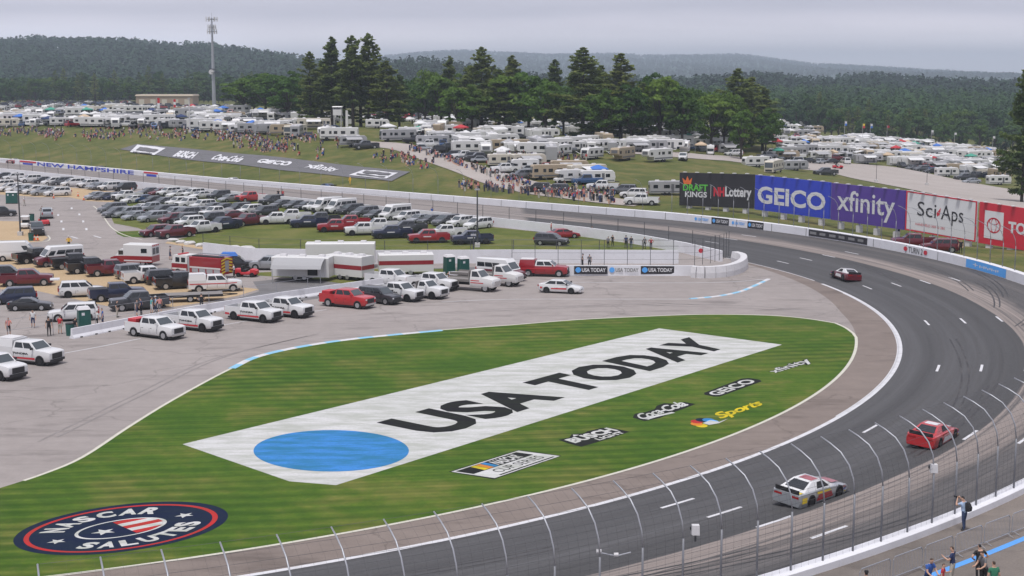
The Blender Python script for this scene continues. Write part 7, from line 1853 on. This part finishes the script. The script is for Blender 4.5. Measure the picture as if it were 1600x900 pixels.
    for p in me2.polygons:
        c = p.center; best = None
        for a, b, n_ in bones:
            ab = b - a; t_ = max(0, min(1, (c - a).dot(ab) / max(1e-9, ab.length_squared))); d_ = (c - (a + ab * t_)).length / (.5 * (Rr[n_][0] + .04))
            if best is None or d_ < best[0]: best = (d_, n_, t_)
        n_, t_ = best[1], best[2]
        if n_ in ('jaw', 'head', 'crown', 'nose', 'neck'): m_ = 4 if (c.z > 1.66 or (c.x < lean + .0 and c.z > 1.57)) and n_ != 'nose' else (1 if n_ == 'neck' and c.z < 1.47 else 0)
        elif n_[:3] == 'elb': m_ = 1 if (t_ < .62 or longs) else 0
        elif n_[:3] == 'wri': m_ = 1 if longs else 0
        elif n_[:4] == 'hand' or n_[0] == 'f' or n_.startswith('thumb'): m_ = 0
        elif n_[:3] == 'hip' or n_ == 'belly' and c.z < .98: m_ = 2
        elif n_[:4] == 'knee': m_ = 2
        elif n_[:3] == 'ank': m_ = (0 if shorts else 2)
        elif n_[:3] == 'toe': m_ = 3
        else: m_ = 1 if c.z > .99 else 2
        p.material_index = m_
    me2.name = 'person'
    return me2
def person(label, loc, head, scale=1.0, group=None, extra=None, **k):
    o = bpy.data.objects.new('person', person_mesh(**k)); COL.objects.link(o); o.location = loc; o.rotation_euler = (0, 0, R_(head)); o.scale = (scale,) * 3
    tag(o, label, 'person', group)
    if extra == 'backpack':
        mb = MB(); mb.loft([[(-.14, -.14, 1.02), (-.14, .14, 1.02), (-.32, .12, 1.04), (-.32, -.12, 1.04)], [(-.12, -.15, 1.25), (-.12, .15, 1.25), (-.34, .13, 1.22), (-.34, -.13, 1.22)], [(-.08, -.12, 1.46), (-.08, .12, 1.46), (-.24, .09, 1.44), (-.24, -.09, 1.44)]]); mb.build('backpack', 'cloth_black', o)
    if extra == 'cap' or k.get('seed', 0) % 3 == 1:
        mb = MB(); mb.cyl((.02, 0, 1.735), .098, .075, 'z', 12, 0, .07); mb.box((.12, 0, 1.705), (.13, .15, .015)); mb.build('cap', 'cloth_black' if k.get('seed', 0) % 2 else 'cloth_white', o)
    return o
WZ = 2.105
p = G(1506, 829, WZ); ph = person('photographer in a light blue shirt with black backpack, standing at the near wall', p, 128, 1.0, None, 'backpack', pose='photo', seed=3, shirt='cloth_lightblue', legs='cloth_jeans', hair='hair_black')
d = Vector((math.cos(R_(128)), math.sin(R_(128)), 0)); cpos = p + d * .43 + Vector((0, 0, 1.60))
cr_ = thing('photo_camera', 'black camera held to the eye of the photographer at the wall', 'camera', cpos, R_(128)); MB().box((0, 0, 0), (.09, .15, .11)).build('body', 'black', cr_); MB().cyl((.12, 0, 0), .045, .18, 'x', 10).build('lens', 'black_gloss', cr_)
person('man in a navy shirt and pale trousers behind the crowd barrier', G(1487, 914, WZ), 150, 1.02, None, None, pose='phone', seed=5, shirt='cloth_navy', legs='cloth_khaki')
person('man in a royal blue shirt cut by the lower edge of the picture', G(1448, 930, WZ), -60, 1.0, None, None, pose='lean', seed=6, shirt='cloth_blue', legs='cloth_navy')
person('woman in black raising a hand to her head by the barrier', G(1529, 908, WZ), 100, .98, None, None, pose='hips', seed=8, shirt='cloth_black', legs='cloth_black', hair='hair_black')
person('person in a dark grey shirt beside the woman in black', G(1538, 920, WZ), 200, 1.0, None, None, pose='lean', seed=9, shirt='cloth_grey', legs='cloth_black')
person('man in a dark green striped shirt at the lower right', G(1551, 938, WZ), 100, 1.0, None, None, pose='stand', seed=11, shirt='cloth_green', legs='cloth_black')
person('short person in dark red and yellow at the lower edge', G(1471, 928, WZ), -30, .8, None, None, pose='phone', seed=12, shirt='cloth_red', legs='cloth_black')
person('person whose cap just shows at the lower edge, left of the barrier', G(1352, 955, WZ), 90, 1.0, None, None, pose='stand', seed=13, shirt='cloth_black', legs='cloth_grey', hair='hair_black')
gi_ = 'people in the infield'
for i, (x, y, h, kw, l) in enumerate([
  (108, 389, -90, dict(shirt='cloth_yellow', legs='cloth_black', longs=True), 'marshal in a yellow shirt standing in the service road'),
  (14, 525, -60, dict(shirt='cloth_pink', legs='cloth_black', shorts=True), 'person in a pale pink top at the left barrier end'), (52, 512, -80, dict(shirt='cloth_white', legs='cloth_navy', shorts=True), 'person in white with dark shorts left of the green toilet'),
  (77, 525, -70, dict(shirt='cloth_black', legs='cloth_black'), 'person all in black left of the green toilet'), (94, 522, 80, dict(shirt='cloth_red', legs='cloth_khaki', shorts=True), 'person in a red top beside the person in black'),
  (118, 524, 60, dict(shirt='cloth_black', legs='cloth_grey'), 'person in dark clothes leaning by the green toilet'), (152, 512, 40, dict(shirt='cloth_white', legs='cloth_black'), 'person in white right of the green toilet'), (161, 510, 200, dict(shirt='cloth_blue', legs='cloth_jeans', shorts=True), 'person in a royal blue shirt right of the green toilet'),
  (183, 496, 0, dict(shirt='cloth_black', legs='cloth_khaki'), 'person in black in front of the dark grey pickup'), (214, 494, -20, dict(shirt='cloth_grey', legs='cloth_navy', shorts=True), 'person in grey, left of the close group by the fence'), (221, 493, 170, dict(shirt='cloth_navy', legs='cloth_black'), 'person in navy in the close group by the fence'),
  (237, 490, 30, dict(shirt='cloth_teal', legs='cloth_white', shorts=True), 'person in a turquoise top in the close group'), (244, 488, 200, dict(shirt='cloth_lightblue', legs='cloth_jeans'), 'person in pale blue beside the one in turquoise'), (250, 489, 120, dict(shirt='cloth_pink', legs='cloth_grey', shorts=True), 'person in salmon pink at the right of the group'),
  (315, 485, 100, dict(shirt='cloth_black', legs='cloth_black'), 'person in black behind the barrier below the flatbed trailer'), (266, 406, 20, dict(shirt='cloth_grey', legs='cloth_navy', shorts=True), 'person walking behind the fire engine, left of two'), (286, 404, 200, dict(shirt='cloth_black', legs='cloth_grey'), 'person walking behind the fire engine, right of two'),
  (366, 434, 180, dict(shirt='cloth_white', legs='cloth_black'), 'person in white next to the fire engine tail'), (861, 366, 0, dict(shirt='cloth_red', legs='cloth_grey'), 'person in red on the grass behind the red car'), (957, 385, 40, dict(shirt='cloth_black', legs='cloth_black'), 'tall person in black on the grass, left of the trackside group'),
  (950, 388, 60, dict(shirt='cloth_grey', legs='cloth_black'), 'person in grey beside the tall one in black'), (978, 388, 90, dict(shirt='cloth_navy', legs='cloth_black'), 'person in navy watching from the grass by the wall'), (986, 389, 80, dict(shirt='cloth_black', legs='cloth_jeans'), 'person in black and jeans watching from the grass'),
  (1007, 389, 90, dict(shirt='cloth_grey', legs='cloth_black'), 'person in dark grey second from right by the wall'), (1017, 390, 80, dict(shirt='cloth_red', legs='cloth_black'), 'person in a red top at the right end by the wall'), (925, 371, 90, dict(shirt='cloth_black', legs='cloth_black'), 'person in black standing close to the backstretch wall'),
  (435, 310, 90, dict(shirt='cloth_black', legs='cloth_navy'), 'person in black sitting high behind the parked cars, left of two'), (442, 311, 90, dict(shirt='cloth_red', legs='cloth_navy'), 'person in dark red behind the parked cars, right of two'), (675, 340, 60, dict(shirt='cloth_blue', legs='cloth_black'), 'person in blue standing by the grey minivan at the wall'),
  (142, 290, 90, dict(shirt='cloth_navy', legs='cloth_navy'), 'person in navy by the wall behind the white car'), (38, 322, 0, dict(shirt='cloth_white', legs='cloth_khaki'), 'person in white beside the far left portable toilets'), (66, 338, 90, dict(shirt='cloth_grey', legs='cloth_white'), 'person in grey near the carts at the left'), (700, 448, 30, dict(shirt='cloth_black', legs='cloth_black'), 'person in black beside the flatbed tow truck'),
  (910, 419, 0, dict(shirt='cloth_black', legs='cloth_black'), 'person in black behind the lettered pit wall, left of two'), (921, 419, 90, dict(shirt='cloth_grey', legs='cloth_black'), 'person in grey behind the lettered pit wall, right of two')]):
    person(l, G(x, y), h, random.uniform(.96, 1.05), gi_, None, pose=random.choice(['stand', 'stand', 'hips', 'phone']), seed=40 + i, hair=random.choice(['hair_brown', 'hair_black']), **kw)
p = TG(547, 290); person('marshal in yellow behind the backstretch wall', p, 230, 1.05, None, None, seed=70, shirt='cloth_yellow', legs='cloth_yellow', longs=True)
p = TG(1501, 396); person('person in dark clothes behind the wall below the red billboard', p, 230, 1.05, None, None, seed=71, shirt='cloth_black', legs='cloth_black')
p = TG(1404, 372); person('person in navy behind the wall below the white billboard', p, 230, 1.05, None, None, seed=72, shirt='cloth_navy', legs='cloth_black')

# ---- spectators as one far crowd
CROWD = MB(); CCOL = ['cloth_navy', 'cloth_black', 'cloth_white', 'cloth_grey', 'cloth_red', 'cloth_blue', 'cloth_pink', 'cloth_lightblue', 'cloth_khaki', 'skin', 'hair_brown', 'cloth_teal', 'canopy_blue', 'cloth_yellow']
def spect(p, standing):
    a = random.uniform(3.4, 4.6); c, s = .86 * math.cos(a), .86 * math.sin(a)
    def T_(x, y, z): return (p.x + x * c - y * s, p.y + x * s + y * c, p.z + z * .86)
    top = random.choice([0, 0, 0, 1, 1, 1, 1, 1, 2, 3, 3, 3, 4, 5, 6, 8]); bot = random.choice([0, 1, 3, 8, 9])
    def pr(r0, r1, z0, z1, x0, x1, m): CROWD.loft([[T_(x0 + r0[0] * u, r0[1] * v, z0) for u, v in ((-1, -1), (1, -1), (1, 1), (-1, 1))], [T_(x1 + r1[0] * u, r1[1] * v, z1) for u, v in ((-1, -1), (1, -1), (1, 1), (-1, 1))]], m)
    b = .92 if standing else .45
    if standing: pr((.10, .16), (.13, .18), 0, .95, 0, 0, bot)
    else:
        pr((.10, .17), (.10, .17), 0, .45, .45, .40, 9); pr((.32, .19), (.32, .19), .40, .58, .18, .18, bot); pr((.05, .27), (.05, .27), .1, .95, -.18, -.26, random.choice([0, 1, 4, 5, 12]))
    pr((.12, .20), (.14, .23), b, b + .55, 0, -.04, top); pr((.06, .30), (.06, .25), b + .1, b + .5, .05, 0, random.choice([top, 9]))
    pr((.07, .07), (.10, .09), b + .56, b + .70, .02, .02, 9); pr((.11, .10), (.07, .07), b + .68, b + .84, 0, 0, random.choice([1, 10, 2, 4, 0]))
def band(pts, n, dy, standing=.2, cl=0):
    xs = [q[0] for q in pts]; ys = [q[1] for q in pts]
    cs = [random.uniform(xs[0], xs[-1]) for _ in range(cl)] if cl else None
    for _ in range(n):
        x = random.gauss(random.choice(cs), 9) if cs else random.uniform(xs[0], xs[-1])
        if not xs[0] - 10 < x < xs[-1] + 10: continue
        y = float(np.interp(x, xs, ys)) + random.gauss(0, dy); spect(TG(x, y), random.random() < standing)
band([(-5, 208), (60, 209), (120, 214), (200, 213), (300, 213), (380, 217), (450, 228)], 220, 3.4, .3, 26); band([(-5, 206), (120, 208), (250, 206), (330, 208), (430, 213)], 90, 2.2, .6)
band([(350, 218), (420, 230), (480, 238), (560, 244), (620, 250), (670, 259)], 130, 5.0, .2, 15); band([(640, 234), (680, 246), (730, 262), (770, 277)], 60, 1.5, .6); band([(715, 293), (760, 298), (830, 304), (900, 310), (960, 316)], 120, 2.0, .8); band([(770, 280), (830, 292)], 26, 2.5, .5)
band([(440, 214), (520, 222), (575, 228)], 40, 3, .5, 5); band([(800, 248), (880, 250), (960, 255), (1030, 258)], 34, 2, .6, 6); band([(870, 296), (960, 309)], 26, 3, .7)
o = CROWD.build('crowd', CCOL); tag(o, 'far crowd of seated and standing spectators on the grassy hillside and behind the wall', 'crowd', None, 'stuff')

# ---- crowd barriers and blue line in the foreground
mb = MB(); ribbon([G(x, y, 2.106) for x, y in ((1380, 928), (1460, 897), (1540, 866), (1640, 825))], .36, mb=mb); tag(mb.build('blue_line', 'walk_blue'), 'bright blue line painted along the walkway behind the barriers', 'painted line')
r0, r1 = G(1340, 928, 2.10), G(1660, 806, 2.10); dv = (r1 - r0); nb = int(dv.length / 2.35)
def barrier_panel():
    t_ = thing('crowd_barrier', '', 'barrier', link=False); TEMPLATES.append(t_); L = 1.12
    mb = MB(); mb.tube([(-L, 0, .15), (-L, 0, .95), (-L + .12, 0, 1.08), (L - .12, 0, 1.08), (L, 0, .95), (L, 0, .15), (-L, 0, .15)], .022, 6); mb.build('frame', 'galv', t_, link=False)
    for k in range(1, 18): mb = MB(); x = -L + 2 * L * k / 18; mb.tube([(x, 0, .15), (x, 0, 1.08)], .007, 4); mb.build('bar', 'galv', t_, link=False)
    for x in (-L * .85, L * .85): mb = MB(); mb.tube([(x, -.32, .02), (x, 0, .16), (x, .32, .02)], .02, 5); mb.build('foot', 'galv', t_, link=False)
    KIDS.clear(); return t_
BP = barrier_panel()
for i in range(nb):
    place(BP, f'grey steel crowd barrier on the walkway, {ordn(i + 1)} from the left', 'barrier', r0.lerp(r1, (i + .5) / nb), math.atan2(dv.y, dv.x), 'crowd barriers on the walkway')
# ---- damp air that pales the far hills
mb = MB(); mb.box((0, 5950, 74), (13000, 12500, 182)); hz = mb.build('haze', []); hz['kind'] = 'stuff'; tag(hz, 'thin grey haze over the whole scene', 'haze')
hm = bpy.data.materials.new('haze'); hm.use_nodes = True; hn = hm.node_tree
for n_ in list(hn.nodes): hn.nodes.remove(n_)
ho = hn.nodes.new('ShaderNodeOutputMaterial'); hv = hn.nodes.new('ShaderNodeVolumePrincipled'); hv.inputs['Color'].default_value = (.76, .88, 1.0, 1); hv.inputs['Density'].default_value = 0.00018; hv.inputs['Anisotropy'].default_value = 0.2
hn.links.new(hv.outputs[0], ho.inputs['Volume']); hz.data.materials.append(hm)
# the farthest small cars become one mass
pc = [o for o in COL.objects if o.name.startswith('parked_car')]; pc.sort(key=lambda o: o.location.y)
DEL = []; far = MB(); fm = []
for o in pc[285:]:
    M_ = Matrix.Translation(o.location) @ o.rotation_euler.to_matrix().to_4x4(); b = len(far.v); me = o.data
    mi = []
    for sl in o.material_slots:
        if sl.material not in fm: fm.append(sl.material)
        mi.append(fm.index(sl.material))
    far.v += [tuple(M_ @ v.co) for v in me.vertices]
    for p in me.polygons: far.f.append(tuple(b + i for i in p.vertices)); far.m.append(mi[p.material_index])
    DEL.append(o)
o = far.build('distant_cars', fm); tag(o, 'distant mass of parked cars at the edge of the wood', 'cars', None, 'stuff')
for t_ in TEMPLATES:
    DEL += tree_of(t_) + [t_]
bpy.data.batch_remove(DEL)
bpy.data.scenes.remove(SCR)
